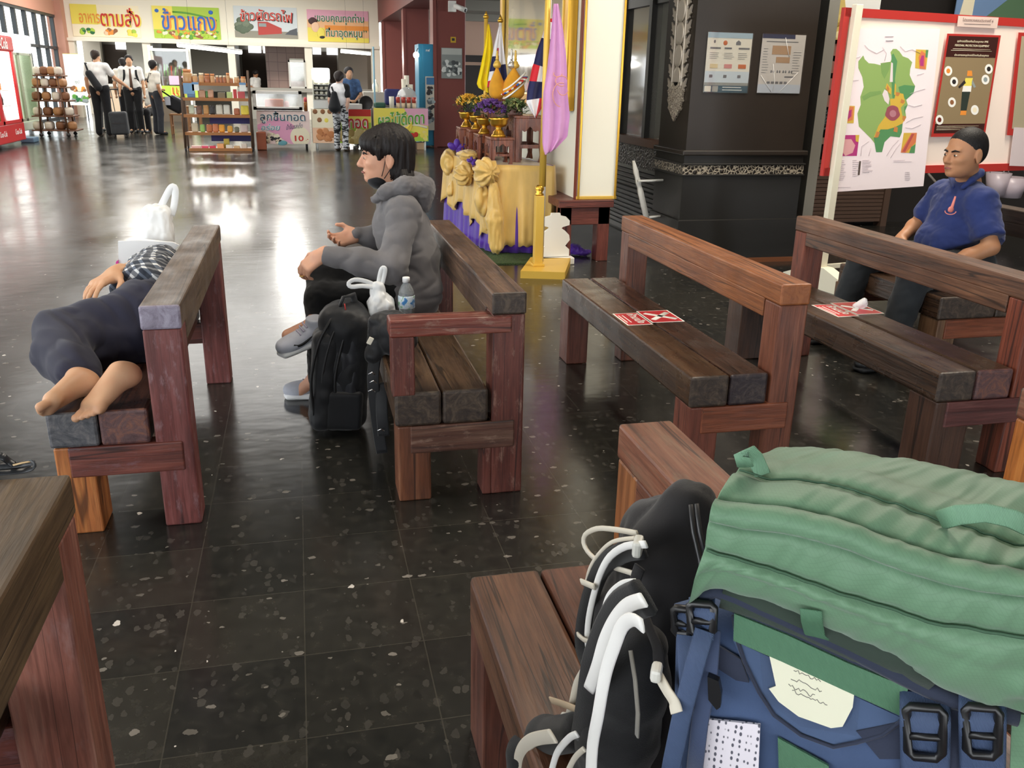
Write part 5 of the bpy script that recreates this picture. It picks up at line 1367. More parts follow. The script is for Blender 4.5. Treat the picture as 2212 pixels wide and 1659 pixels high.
def good(kind, x, z, y, w, h, m, label, group, m2=None):
    if kind == 'jar':
        T = thing('snack_jar', label, 'jar', (x, y, z), group=group)
        mb = MB(); mb.lathe([(0, 0), (w * .46, 0), (w * .5, h * .1), (w * .5, h * .68), (w * .38, h * .78)], (x, y, z), 12); mb.build('jar_body', m, T)
        mb = MB(); mb.lathe([(w * .42, h * .78), (w * .42, h), (0, h)], (x, y, z), 12); mb.build('lid', m2, T)
    elif kind == 'bag':
        s = SDF(); s.box((x, y, z + h * .5), (w * .5, .03, h * .5), .025, Matrix.Rotation(-.15, 4, 'X'), .01); o = s.build('snack_bag', m, None, .012, 1, folds(30, .006)); tag(o, label, 'snack', group)
    else:
        mb = MB(); mb.box((x - w / 2, y - .05, z), (x + w / 2, y + .05, z + h), .006); o = mb.build('snack_box', m); tag(o, label, 'box', group)
xw = xb - xa
top = [(.04, .17, .24, 'jar', 'lido'), (.15, .10, .16, 'jar', 'lidw'), (.25, .10, .18, 'jar', 'lidw'), (.335, .10, .17, 'jarb', 'lido'), (.415, .09, .17, 'jar', 'lido'), (.485, .06, .14, 'jarb', 'lidw'), (.54, .06, .14, 'jarb', 'lidw'), (.595, .06, .14, 'jarb', 'lidw'), (.65, .07, .19, 'jar', 'lido'), (.70, .06, .11, 'jarb', 'lidw'), (.78, .10, .13, 'jar', 'lidw'), (.88, .10, .13, 'jar', 'lido')]
for i, (t, w, h, m, l) in enumerate(top): good('jar', xa + .06 + t * xw, zs[4] + .012, YS_ + .32, w, h, gm[m], 'jar of biscuits on the top shelf of the snack rack, %s from the left' % ORD[i], 'jars on the snack rack', gm[l])
C = lambda n, r, g, b: P_('pack_' + n, S(r, g, b), rough=.4)
rows = [
 (3, 'upper', [('bag', .08, .15, .15, C('blue', 120, 160, 200)), ('bag', .25, .13, .15, C('tan', 206, 160, 130)), ('bag', .33, .05, .14, C('green', 90, 140, 80)), ('bag', .39, .11, .16, C('tan', 206, 160, 130)), ('box', .56, .13, .11, C('olive', 126, 110, 80)), ('box', .69, .10, .12, C('lime', 186, 206, 130)), ('box', .78, .06, .17, C('red', 200, 60, 60)), ('box', .88, .13, .13, C('rose', 206, 84, 86))]),
 (2, 'middle', [('bag', .07, .10, .18, C('mint', 200, 206, 180)), ('bag', .19, .10, .17, C('dkred', 120, 84, 66)), ('bag', .30, .10, .18, C('kraft', 190, 140, 80)), ('bag', .40, .10, .17, C('black', 50, 46, 44)), ('bag', .51, .12, .19, C('silver', 210, 206, 190)), ('bag', .63, .12, .19, C('silverb', 216, 214, 200)), ('bag', .79, .11, .13, C('brown', 170, 100, 66)), ('bag', .92, .15, .18, C('yellow', 226, 206, 70))]),
 (1, 'lower', [('bag', .10, .12, .17, C('cream', 206, 190, 160)), ('bag', .22, .09, .15, C('leaf', 150, 190, 100)), ('bag', .33, .11, .15, C('amber', 190, 112, 66)), ('bag', .43, .11, .16, C('amberb', 200, 120, 76)), ('bag', .53, .11, .15, C('orange', 232, 160, 50)), ('bag', .66, .10, .13, C('gold', 222, 164, 60)), ('bag', .77, .09, .11, C('grey', 110, 110, 90)), ('bag', .89, .14, .15, C('mauve', 200, 180, 174))]),
 (0, 'lowest', [('box', .10, .17, .05, C('blush', 240, 190, 180)), ('box', .24, .12, .05, C('pink', 230, 80, 110)), ('box', .36, .11, .05, C('crimson', 220, 50, 80)), ('box', .49, .12, .09, C('apricot', 240, 170, 110)), ('box', .63, .12, .07, C('white', 230, 224, 210)), ('box', .75, .11, .05, C('buff', 214, 176, 130)), ('box', .87, .10, .09, C('bone', 220, 206, 190)), ('box', .58, .10, .17, C('lemon', 226, 200, 80))])]
for k, nm, items in rows:
    for i, (kind, t, w, h, m) in enumerate(items):
        good(kind, xa + .06 + t * (xw - .06), zs[k] + .012, YS_ + deps[k] + (.1 if i < 7 or k else .28), w, h, m, '%s snack %s on the %s shelf of the snack rack, %s from the left' % (m.name[5:].replace('dkred', 'dark').rstrip('b') if m.name[5:] not in ('rib',) else '', 'packet' if kind == 'bag' else 'box', nm, ORD[i]), 'snacks on the rack')
for i, (px, py) in enumerate(((422, 186), (524, 187))):
    p = at(px, py, y=YS_ + .14); mb = MB(); rect_mb(mb, swhite, p.x - .06, p.x + .06, p.z - .08, p.z + .07, p.y, .006); rect_mb(mb, P_('card_blue', S(120, 160, 200)), p.x - .06, p.x + .06, p.z + .03, p.z + .07, p.y - .006, .003)
    tag(mb.build('price_card', None), 'white card on the %s of the snack rack under the jars' % ['left', 'right'][i], 'card', 'cards on the snack rack')
p = at(402, 188, y=YS_ + .14); mb = MB(); rect_mb(mb, P_('card_sky', S(130, 170, 206)), p.x - .05, p.x + .14, p.z - .12, p.z + .07, p.y, .006); tag(mb.build('notice_card', None), 'blue notice card at the left end of the snack rack', 'card')
mb = MB(); mb.box((-.80, 18.2, 0), (-.62, 18.4, .34), .02); tag(mb.build('waste_bin', P_('rust_bin', S(150, 76, 44))), 'rust-coloured bin between the snack rack and the pink cart', 'bin')

# -------- carts
Yc = 18.45
T = thing('food_cart', 'pink panelled food cart with a glass case on top', 'cart', (-.28, 18.75, 0))
x0, x1 = at(558, 300, y=Yc).x, at(671, 300, y=Yc).x; z0, z1 = at(600, 311, y=Yc).z, at(600, 240, y=Yc).z
mb = MB(); mb.box((x0, Yc + .01, z0), (x1, Yc + .6, z1), .005); mb.build('cart_body', P_('cart_steel', S(176, 172, 164), metal=.6, rough=.4), T)
mb = MB(); rect_mb(mb, P_('cart_pink_panel', S(248, 222, 214)), x0, x1, z0, z1, Yc + .008, .008); mb.build('front_panel', None, T)
mb = MB(); M = frame((0, Yc - .002, 0), X3, Z3, -Y3); mb.mat(P_('cart_pink', S(236, 166, 196))); mb.prism([(x0 + .25, z0 + .48), (x0 + .5, z0 + .5), (x1 - .3, z0 + .35), (x1 - .3, z0), (x0 + .62, z0), (x0 + .2, z0 + .26), (x0, z0 + .27), (x0, z0 + .36)], .003, M); mb.mat(scream)
mb.prism([(x1 - .20 + .19 * cos(a), z0 + .14 + .19 * sin(a)) for a in [-.8 + i * (pi + 1.6) / 16 for i in range(17)]], .006, M)
blobs(mb, [scream, sdark, P_('skewer_beige', S(224, 206, 176)), scream], x0 + .04, x0 + .42, z0 + .03, z0 + .2, Yc - .004, 46, .035, seed=11); mb.mat(P_('cart_teal', S(110, 170, 180))); mb.ell((x0 + .45, Yc - .004, z0 + .02), (.10, .004, .05), 10, 6); mb.build('panel_picture', None, T)
navyt = P_('cart_navy_text', S(60, 90, 110)); teal = P_('cart_teal_text', S(96, 160, 170))
for m_, lf, b in ((swhite, .006, .05), (navyt, .012, .004)):
    text('lettering', 'ลูกชิ้นทอด', ((x0 + x1) / 2 - .01, Yc, z0 + .50), X3, Z3, .23, m_, T, width=.86, bold=b, lift=lf); text('lettering', 'อร่อย', (x0 + .25, Yc, z0 + .32), X3, Z3, .12, m_ if m_ is swhite else teal, T, width=.36, bold=b, shear=.2, lift=lf)
text('lettering', 'น้ำจิ้มรสเด็ด', (x1 - .30, Yc, z0 + .34), (1, 0, .12), Z3, .10, navyt, T, width=.32, shear=.3, lift=.008); text('lettering', '10', (x1 - .22, Yc, z0 + .11), X3, Z3, .11, sred, T, width=.17, bold=.02, lift=.012); text('lettering', '.-', (x1 - .07, Yc, z0 + .08), X3, Z3, .03, sred, T, lift=.012)
for x in (x0 + .05, x1 - .08):
    for y in (Yc + .08, Yc + .5): mb = MB(); mb.cyl((x, y, .06), (x, y, z0), .015, None, 8); mb.cyl((x - .02, y, .06), (x + .02, y, .06), .055, None, 12); mb.build('wheel_leg', sdark, T)
T = thing('glass_food_case', 'white framed glass case of skewers on the pink cart', 'case', (-.35, 18.7, z1))
a, b, c0, c1 = at(546, 215, y=Yc - .05).x, at(652, 215, y=Yc - .05).x, z1 + .02, at(600, 197, y=Yc).z
mb = MB(); y0 = Yc - .03
for q in (((a, c0), (b, c0 + .06)), ((a, c1 - .05), (b, c1)), ((a, c0), (a + .06, c1)), ((b - .06, c0), (b, c1))): mb.box((q[0][0], y0, q[0][1]), (q[1][0], y0 + .05, q[1][1])); mb.box((q[0][0], y0 + .4, q[0][1]), (q[1][0], y0 + .45, q[1][1]))
mb.box((a, y0, c0), (b, y0 + .45, c0 + .03)); mb.build('case_frame', white_paint, T); mb = MB(); mb.box((a + .05, y0 + .02, c0 + .05), (b - .05, y0 + .024, c1 - .05)); mb.build('case_glass', clear('case_glass', (.97, .97, .95, 1), .25, .06, .12), T)
mb = MB(); mb.box((a + .22, y0 + .1, c0 + .03), (a + .57, y0 + .35, c0 + .20), .02); tag(mb.build('skewer_tray', P_('skewer_orange', S(232, 120, 66))), 'orange heap of skewers in the glass case on the pink cart', 'food')
mb = MB(); mb.box((a + .58, y0 + .1, c0 + .03), (b - .25, y0 + .35, c0 + .16), .03); tag(mb.build('sausage_tray', P_('sausage_pink', S(214, 126, 112))), 'pink sausages in the glass case on the pink cart', 'food')
T = thing('sauce_bottle', 'red-capped sauce bottle at the right end of the pink cart', 'bottle', (x1 - .06, Yc + .1, z1)); mb = MB(); mb.lathe([(0, 0), (.035, 0), (.035, .15), (.03, .18)], (x1 - .06, Yc + .1, z1), 12); mb.build('bottle_body', P_('sauce_brown', S(170, 100, 40), rough=.2), T); mb = MB(); mb.lathe([(.032, .18), (.03, .25), (0, .27)], (x1 - .06, Yc + .1, z1), 12); mb.build('cap', P_('sauce_cap', S(220, 90, 100)), T)

T = thing('food_cart', 'white and red snack cart with ring pictures beside the pink cart', 'cart', (.85, 18.75, 0))
x0, x1 = at(676, 300, y=Yc).x, at(803, 300, y=Yc).x; z1b = at(740, 236, y=Yc).z; zm = at(700, 276, y=Yc).z; z0b = at(700, 309, y=Yc).z; xm = at(722, 300, y=Yc).x
mb = MB(); mb.box((x0, Yc + .01, z0b), (x1, Yc + .6, z1b)); mb.build('cart_body', P_('cart_steel', S(176, 172, 164)), T)
mb = MB(); rect_mb(mb, scream, x0, xm, zm, z1b, Yc + .008, .01); rect_mb(mb, speach, x0, xm, z0b, zm, Yc + .008, .008); rect_mb(mb, sred, xm, x1, z1b - .13, z1b, Yc + .008, .01); rect_mb(mb, yellow, xm, x1, z1b - .25, z1b - .13, Yc + .008, .009); rect_mb(mb, lime, xm, x1, z0b, z1b - .25, Yc + .008, .008); mb.build('front_panel', None, T)
mb = MB()
for px, py in ((680.5, 241), (697, 241), (690, 259), (712, 241)):
    p = at(px, py, y=Yc); mb = MB(); mb.mat(sbrown); mb.lathe([(.028, -.004), (.046, -.004), (.046, .004), (.028, .004)], (0, 0, 0), 16, M=frame(p, X3, Z3, -Y3)); mb.build('ring_picture', None, T)
mb = MB(); p = at(705, 260, y=Yc); mb.mat(yellow); mb.ell(p, (.045, .006, .045), 12, 6); mb.build('ring_picture', None, T); mb = MB()
blobs(mb, [P_('fried_ball', S(196, 126, 76)), P_('fried_ball_b', S(214, 146, 96)), P_('fried_ball_c', S(170, 100, 56))], x0 + .10, xm - .05, z0b + .06, zm - .06, Yc - .002, 26, .06, seed=12); mb.build('panel_picture', None, T); mb = MB()
blobs(mb, [P_('dough_ball', S(206, 180, 116)), P_('dough_ball_b', S(222, 200, 140)), P_('dough_ball_c', S(184, 154, 90))], xm + .06, x1 - .06, z0b + .04, z1b - .4, Yc - .002, 34, .075, seed=13); mb.build('panel_picture', None, T)
for m_, lf, b in ((swhite, .008, .06), (sred, .016, .015)): text('lettering', 'ทอด', (x1 - .26, Yc, z1b - .27), X3, Z3, .19, m_, T, width=.40, bold=b, lift=lf)
for x in (x0 + .08, x1 - .08):
    for y in (Yc + .08, Yc + .5): mb = MB(); mb.cyl((x, y, 0), (x, y, z0b), .022, None, 8); mb.build('leg', white_paint, T)
T = thing('bun_steamer', 'tall glass bun cabinet with a glowing white top', 'cabinet', (.46, 18.75, z1b))
a, b = at(676, 200, y=Yc + .1).x, at(714, 200, y=Yc + .1).x; zt = at(700, 147, y=Yc + .1).z; zl = at(700, 173, y=Yc).z; zb = at(700, 217, y=Yc).z
mb = MB(); mb.box((a, Yc + .08, z1b), (b, Yc + .5, zb), .01); mb.build('steamer_base', P_('steamer_steel', S(190, 190, 184), metal=.6, rough=.35), T)
mb = MB(); mb.box((a, Yc + .06, zl), (b, Yc + .52, zt), .03); mb.build('lit_top', glow('bun_top_glow', (1, 1, .97, 1), 2.6), T)
mb = MB(); mb.box((a + .01, Yc + .46, zb), (b - .01, Yc + .5, zl)); mb.box((a, Yc + .1, zb), (a + .02, Yc + .5, zl)); mb.box((b - .02, Yc + .1, zb), (b, Yc + .5, zl)); mb.build('cabinet_side', P_('steamer_back', S(200, 200, 184)), T)
nb = 0
for r_ in range(4):
    z = zb + .012 + r_ * (zl - zb) / 4; mb = MB(); mb.box((a + .02, Yc + .12, z - .008), (b - .02, Yc + .46, z)); mb.build('shelf', P_('steamer_steel', S(190, 190, 184)), T)
    for i in range(3):
        mb = MB(); mb.ell((a + .07 + i * (b - a - .14) / 2, Yc + .2, z + .03), (.042, .042, .032), 10, 6); o = mb.build('steamed_bun', P_('bun_white', S(238, 234, 214))); tag(o, 'white steamed bun on the %s shelf of the glowing cabinet, %s from the left' % (['lowest', 'second', 'third', 'top'][r_], ORD[i]), 'bun', 'steamed buns in the cabinet')
mb = MB(); mb.box((.98, Yc + .05, z1b), (1.27, Yc + .45, z1b + .10), .01); tag(mb.build('snack_tray', P_('tray_white', S(230, 228, 222))), 'white tray stack on the red snack cart', 'tray')
T = thing('frying_pan', 'black pan leaning at the right end of the red snack cart', 'pan', (1.36, Yc + .3, z1b)); mb = MB(); mb.lathe([(0, .01), (.12, .03), (.14, .07), (.13, .07), (.11, .045), (0, .03)], (0, 0, 0), 16, M=frame((1.36, Yc + .3, z1b + .12), X3, Z3, -Y3)); mb.build('pan_body', sdark, T); mb = MB(); mb.tube([(1.42, Yc + .3, z1b + .03), (1.5, Yc + .2, z1b + .02)], .012, 8); mb.build('pan_handle', sdark, T)

T = thing('food_cart', 'yellow and pink fruit drink cart near the maroon column', 'cart', (2.0, 18.7, 0))
Yd = 18.2; x0, x1 = at(808, 270, y=Yd).x, at(925, 270, y=Yd).x; z1c, z0c = at(860, 234, y=Yd).z, at(860, 305, y=Yd).z
mb = MB(); mb.box((x0, Yd + .01, z0c), (x1, Yd + .6, z1c)); mb.build('cart_body', P_('cart_steel', S(176, 172, 164)), T)
mb = MB(); rect_mb(mb, yellow, x0, x1, z0c, z1c, Yd + .008, .008); M = frame((0, Yd - .002, 0), X3, Z3, -Y3); mb.mat(spink); mb.prism([(x1, z1c), (x0 + .6, z1c), (x0 + .75, z1c - .28), (x1, z1c - .33)], .003, M); mb.mat(lime); mb.prism([(x0, z0c), (x1, z0c), (x1, z0c + .1), (x0 + .5, z0c + .26), (x0, z0c + .2)], .003, M); mb.build('front_panel', None, T)
mb = MB(); mb.mat(P_('banana', S(242, 214, 84)))
for i in range(4): mb.tube([(x0 + .46 + .3 * t, Yd - .008, z0c + .06 + .03 * i + .18 * t * t * 1.3) for t in [j / 7 for j in range(8)]], [.012, .03, .034, .034, .032, .026, .016, .008], 8)
mb.mat(sred); mb.ell((x1 - .33, Yd - .004, z0c + .10), (.06, .008, .065), 12, 8); mb.ell((x1 - .25, Yd - .004, z0c + .13), (.05, .008, .05), 12, 8); blobs(mb, [sgreen, lime], x1 - .45, x1 - .36, z0c + .1, z0c + .18, Yd - .004, 8, .04, seed=14); blobs(mb, [P_('fruit_yellow', S(238, 220, 130)), yellow], x1 - .18, x1 - .05, z0c + .04, z0c + .2, Yd - .004, 12, .05, seed=15); mb.mat(scream); mb.tube([(x0 + .25 + i * .09, Yd - .003, z0c + .29 - .03 * sin(i * .8)) for i in range(10)], 1, 6, flat=(.04, .004), up=Y3); mb.build('panel_picture', None, T)
for m_, lf, b in ((swhite, .008, .05), (P_('cart_green_text', S(96, 164, 48)), .016, .015)): text('lettering', 'ผลไม้ดึดดา', ((x0 + x1) / 2 - .0, Yd, z0c + .44), (1, 0, .08), Z3, .27, m_, T, width=.92, bold=b, lift=lf)
for x in (x0 + .06, x1 - .06):
    for y in (Yd + .08, Yd + .5): mb = MB(); mb.cyl((x, y, 0), (x, y, z0c), .02, None, 8); mb.build('leg', white_paint, T)
for i in range(4):
    p = at(860 + i * 11.5, 232, y=Yd + .1); T = thing('drink_cup', 'layered drink cup on the fruit cart, %s from the left' % ORD[i], 'cup', (p.x, Yd + .1, z1c), group='cups on the fruit cart')
    mb = MB(); mb.lathe([(0, 0), (.032, 0), (.038, .10)], (p.x, Yd + .1, z1c), 12); mb.build('cup_body', P_('cup_cream', S(234, 206, 170), rough=.3), T); mb = MB(); mb.lathe([(.0385, .10), (.044, .21), (0, .21)], (p.x, Yd + .1, z1c), 12); mb.build('cup_top', P_('cup_red', S(190, 70, 56), rough=.3), T)
p = at(879, 222, y=Yd + .35); T = thing('glass_dome', 'clear dome cover on the fruit cart', 'cover', (p.x, Yd + .35, z1c)); mb = MB(); mb.lathe([(.21, .0), (.21, .20), (.17, .31), (.09, .38), (.03, .40), (0, .40)], (p.x, Yd + .35, z1c), 20); mb.build('dome', clear('dome_plastic', (.86, .88, .88, 1), .5, .05, .35), T); mb = MB(); mb.ell((p.x, Yd + .35, z1c + .42), (.02, .02, .02)); mb.build('knob', sdark, T)
for i, (px, py, h) in enumerate(((842, 215, .22), (874, 190, .55), (880, 175, .62), (888, 188, .45))):
    p = at(px, 232, y=Yd + .45); mb = MB(); mb.lathe([(0, 0), (.045, 0), (.05, h), (0, h)], (p.x, Yd + (.05 if i == 0 else .5), z1c), 10); tag(mb.build('cup_stack', P_('stack_cream', S(240, 232, 210))), 'stack of cream paper cups on the fruit cart, %s from the left' % ORD[i], 'cups', 'cup stacks on the fruit cart')
p = at(842, 200, y=19.3); mb = MB(); s = SDF(); s.box((1.95, 19.2, 1.0), (.17, .12, .16), .05); o = s.build('storage_box', P_('navy_plastic', S(36, 40, 96)), None, .02); o.location.z = .84; tag(o, 'navy plastic box behind the fruit cart', 'box')
mb = MB(); mb.box((1.75, 19.0, 0), (2.2, 19.45, .84)); tag(mb.build('side_table', P_('grey_table', S(120, 116, 110))), 'grey table behind the fruit cart', 'table')
mb = MB(); mb.box((1.5, Yd + .1, z1c), (1.72, Yd + .4, z1c + .10), .03); tag(mb.build('green_bowl', P_('deep_green_plastic', S(52, 92, 76))), 'green plastic basin at the left end of the fruit cart', 'basin')
p = at(890, 316, y=Yd + .3); mb = MB(); mb.lathe([(0, 0), (.14, 0), (.17, .24), (.16, .24), (.13, .02), (0, .02)], (2.12, Yd + .3, 0), 18); tag(mb.build('bucket', P_('bucket_white', S(210, 216, 216))), 'white bucket under the fruit cart', 'bucket')
mb = MB(); mb.box((2.34, Yd + .2, 0), (2.52, Yd + .4, .14), .01); tag(mb.build('carton', P_('carton_tan', S(206, 170, 130))), 'tan carton under the fruit cart', 'box')
# blue pole in stall four, glass case on the ledge, bottle
mb = MB(); mb.cyl((1.72, 20.9, 0), (1.72, 20.9, 2.02), .022, None, 10); tag(mb.build('blue_pole', P_('pale_blue_paint', S(150, 190, 204))), 'pale blue pole standing before the fourth stall', 'pole')
T = thing('glass_case', 'aluminium framed glass case on the ledge of the third stall', 'case', (.1, 31.2, .98)); a, b = at(623, 150, y=31.05).x, at(660, 150, y=31.05).x; za, zb = .98, at(640, 130, y=31.05).z; mb = MB()
for q in (((a, za), (b, za + .05)), ((a, zb - .06), (b, zb)), ((a, za), (a + .05, zb)), ((b - .05, za), (b, zb))): mb.box((q[0][0], 31.05, q[0][1]), (q[1][0], 31.12, q[1][1])); mb.box((q[0][0], 31.4, q[0][1]), (q[1][0], 31.45, q[1][1]))
mb.build('case_frame', P_('alu_frame', S(206, 204, 196), rough=.35), T); mb = MB(); mb.box((a + .05, 31.08, za + .05), (b - .05, 31.09, zb - .06)); mb.build('case_glass', clear('case_glass', (.97, .97, .95, 1)), T); mb = MB(); mb.box((a + .05, 31.4, 1.2), (b - .05, 31.41, 1.9)); mb.build('case_back', P_('case_back_grey', S(150, 150, 140)), T)
p = at(811, 183, y=29); T = thing('white_bottle', 'white bottle at the right end of the fourth stall', 'bottle', (p.x, 29, .94)); mb = MB(); mb.lathe([(0, 0), (.09, 0), (.10, .2), (.03, .32), (.03, .36), (0, .37)], (p.x, 29, .94), 14); mb.build('bottle_body', P_('bottle_ivory', S(226, 222, 200), rough=.3), T)
mb = MB(); mb.box((p.x - .4, 28.7, .0), (p.x + .35, 29.3, .94)); tag(mb.build('stall_table', P_('grey_table_b', S(146, 140, 130))), 'grey side table with a white bottle in the fourth stall', 'table')
# blue cabinet by the column
T = thing('metal_locker', 'tall blue metal locker against the maroon column', 'locker', (2.63, 19.4, 0)); lb = P_('locker_blue', S(52, 134, 166), rough=.4)
p = at(905, 100, y=19.1); x0 = at(905, 200, y=19.1).x; zt = at(920, 95, y=19.1).z
mb = MB(); mb.box((x0, 19.1, .03), (2.80, 19.7, zt), .01); mb.build('locker_body', lb, T)
for a, b in ((.05, zt * .62), (zt * .63, zt - .02)): mb = MB(); mb.box((x0 + .09, 19.085, a), (2.79, 19.1, b), .004); mb.build('locker_door', P_('locker_blue_door', S(46, 126, 160), rough=.4), T)
text('lettering', 'กฟ', (2.68, 19.085, zt - .12), X3, Z3, .05, swhite, T, lift=.003)
mb = MB(); rect_mb(mb, P_('poster_greybeige', S(196, 188, 172)), 2.62, 2.80, .35, 1.42, 19.07, .012); blobs(mb, [sdark, sgrey, P_('poster_slate', S(92, 100, 104))], 2.68, 2.78, .5, 1.2, 19.055, 30, .05, seed=16); rect_mb(mb, P_('poster_blue_top', S(60, 110, 150)), 2.64, 2.80, 1.26, 1.40, 19.056, .003); tag(mb.build('poster_board', None), 'grey picture board propped against the blue locker', 'poster')
p = at(899, 119, y=18.9); T = thing('globe_lamp', 'round white glowing lamp beside the blue locker', 'lamp', (p.x, 18.9, p.z)); mb = MB(); mb.ell((p.x, 18.9, p.z), (.062,) * 3, 16, 10); mb.build('globe', glow('globe_glow', (1, 1, .95, 1), 6), T); mb = MB(); mb.tube([(p.x, 18.9, p.z + .05), (p.x + .05, 19.1, p.z + .12), (2.6, 19.3, zt)], .008, 6); mb.build('lamp_arm', sdark, T)
# things on the main maroon column
yc = 19.1 - .005
p0, p1 = at(953, 103, y=yc), at(998, 170, y=yc); T = thing('framed_photograph', 'grey framed photograph on the maroon column', 'picture', ((p0.x + p1.x) / 2, yc, p1.z)); mb = MB(); rect_mb(mb, P_('photo_grey', S(140, 144, 140), rough=.25), p0.x, p1.x, p1.z, p0.z, yc, .02); mb.build('photo_sheet', None, T)
mb = MB(); rect_mb(mb, P_('photo_sky', S(178, 180, 172)), p0.x + .01, p1.x - .01, p0.z - .13, p0.z - .01, yc - .02, .003); blobs(mb, [P_('photo_dark', S(66, 70, 70)), P_('photo_mid', S(104, 110, 108)), P_('photo_pale', S(206, 208, 202))], p0.x + .05, p1.x - .05, p1.z + .06, p0.z - .28, yc - .022, 40, .05, seed=17); mb.build('photo_picture', None, T)
p = at(979, 86, y=yc); mb = MB(); rect_mb(mb, P_('sticker_yellow', S(200, 160, 40)), p.x - .055, p.x + .055, p.z - .055, p.z + .055, yc, .006); rect_mb(mb, sdark, p.x - .03, p.x + .03, p.z - .02, p.z + .03, yc - .006, .002); tag(mb.build('warning_sticker', None), 'small yellow sticker above the framed photograph', 'sticker')
p = at(984, 13, y=19.0); T = thing('security_camera', 'white security camera high on the maroon column', 'camera', p); mb = MB(); mb.box((p.x - .14, 19.02, p.z - .11), (p.x + .02, 19.1, p.z + .1), .01); mb.build('camera_mount', white_paint, T); mb = MB(); mb.cyl((p.x - .02, 18.95, p.z - .0), (p.x + .16, 18.75, p.z - .09), .05, None, 14); mb.build('camera_body', white_paint, T); mb = MB(); mb.cyl((p.x + .155, 18.755, p.z - .088), (p.x + .165, 18.745, p.z - .093), .035, None, 12); mb.build('lens', sdark, T)
p = at(871, 45, y=30.5); T = thing('wall_fan', 'white wall fan between the far maroon columns', 'fan', p); mb = MB(); mb.lathe([(.0, -.12), (.16, -.10), (.19, 0), (.16, .08), (0, .10)], (p.x, 30.5, p.z), 16); mb.build('fan_guard', P_('fan_grey', S(150, 146, 136)), T); mb = MB(); mb.box((p.x - .13, 30.4, p.z - .38), (p.x + .1, 30.6, p.z - .1), .02); mb.build('fan_box', white_paint, T)
# ================================================================== SHRINE
gold = plain('gold_leaf', S(214, 164, 60), .28, .85); goldp = plain('gold_paint', S(226, 184, 78), .4, .25)
teak = wood('teak_varnish', S(92, 46, 30), S(140, 78, 52), S(168, 104, 74), axis='z', rough=.28)
satin_g = None
def satin(name, c, r=.38):
    t = NT(name); n = t.noise(t.tc(scale=(1, 1, .3)), 14, 3)
    t.set(color=t.ramp(n, [(.3, tuple(x * .82 for x in c[:3]) + (1,)), (.7, c)]), rough=r, spec=.4, sheen=.3); return t.m
satin_g = satin('gold_satin', S(226, 186, 104)); satin_p = satin('purple_satin', S(84, 40, 160))
TA, TB_, TC_, TD_ = V((2.02, 7.10)), V((1.56, 7.20)), V((1.34, 8.32)), V((1.88, 8.30)); TZ = .735
def ring_pt(u):
    q = [TA, TB_, TC_, TD_]; L = [(q[(i + 1) % 4] - q[i]).length for i in range(4)]; s_ = u % 1.0 * sum(L)
    for i in range(4):
        if s_ <= L[i]:
            d = (q[(i + 1) % 4] - q[i]) / L[i]; n_ = V((d.y, -d.x)); n_ = n_ if n_.dot((q[i] + q[(i + 1) % 4]) / 2 - V((1.7, 7.75))) > 0 else -n_
            return q[i] + d * s_, n_
        s_ -= L[i]
T = thing('offering_table', 'long table draped in gold satin over purple, covered with offerings', 'table', (1.70, 7.75, 0))
mb = MB(); mb.prism([(p.x, p.y) for p in (TA, TB_, TC_, TD_)], .03, Matrix.Translation((0, 0, TZ - .03))); mb.build('tabletop', satin_g, T)
for p in (TA, TB_, TC_, TD_):
    c = p.lerp(V((1.7, 7.75)), .12); mb = MB(); mb.box((c.x - .03, c.y - .03, 0), (c.x + .03, c.y + .03, TZ - .03)); mb.build('leg', teak, T)
def skirt(zhem, off, amp, nf, ph=0.0):
    def fn(u, v):
        p, n_ = ring_pt(u); zb = zhem(u); w = sin(u * nf * 2 * pi + ph) + .5 * sin(u * nf * 4.7 * pi + 2 * ph + v)
        o = off + amp * w * (v ** .8) + .03 * v
        return (p.x + n_.x * o, p.y + n_.y * o, TZ + .002 - (TZ - zb) * v)
    return fn
mb = MB(); mb.grid(skirt(lambda u: .015, .012, .010, 26), 220, 10, thick=.003, closeu=True); mb.build('purple_skirt', satin_p, T)
def hem(u):
    if u < .14: return .075 + .01 * sin(u * 300)
    if u < .20: return .075 + .30 * max(0, sin((u - .14) / .06 * pi)) * .3
    if u < .52: return .30 + .05 * sin(u * 60) - (.10 if u < .28 else 0)
    return .2
mb = MB(); mb.grid(skirt(hem, .028, .016, 17, 1.0), 260, 12, thick=.003, closeu=True); mb.build('gold_skirt', satin_g, T)
def puff(c, r, seed, par):
    s = SDF(); s.ell(c, r, None, .02)
    c = V(c)
    def d(co, n):
        a = math.atan2(co.z - c.z, (co.x - c.x) + .35 * (co.y - c.y)) if seed % 2 < 1 else (co.x + co.y) * 11
        w = noise.noise(co * 14 + V((seed, 0, 0))); return .012 * sin(a * 9 + 3.2 * w) + .010 * w
    return s.build('gathered_swag', satin_g, par, .010, 1, d)
for i, (px, py, y, r) in enumerate(((1050, 372, 7.16, (.105, .09, .115)), (1042, 432, 7.20, (.060, .05, .135)), (1003, 375, 7.62, (.085, .10, .10)), (970, 350, 8.15, (.07, .09, .11)), (1012, 335, 7.7, (.10, .16, .035)))):
    puff(at(px, py, y=y), r, i * 3.1, T)
for i, (a, b, w) in enumerate((((1065, 400), (1072, 548), .075), ((1050, 395), (1058, 500), .06), ((985, 385), (975, 425), .05))):
    y = (7.14, 7.24, 8.1)[i]; s = SDF(); p, q = at(*a, y=y), at(*b, y=y - .03); s.cap(p, p.lerp(q, .5), w * .55, w, .03); s.cap(p.lerp(q, .5), q + V((0, 0, w * .8)), w, w * .8, .03); s.build('hanging_swag', satin_g, T, .010, 1, folds(14, .014, (1.8, 1.8, .35), 7 + i))
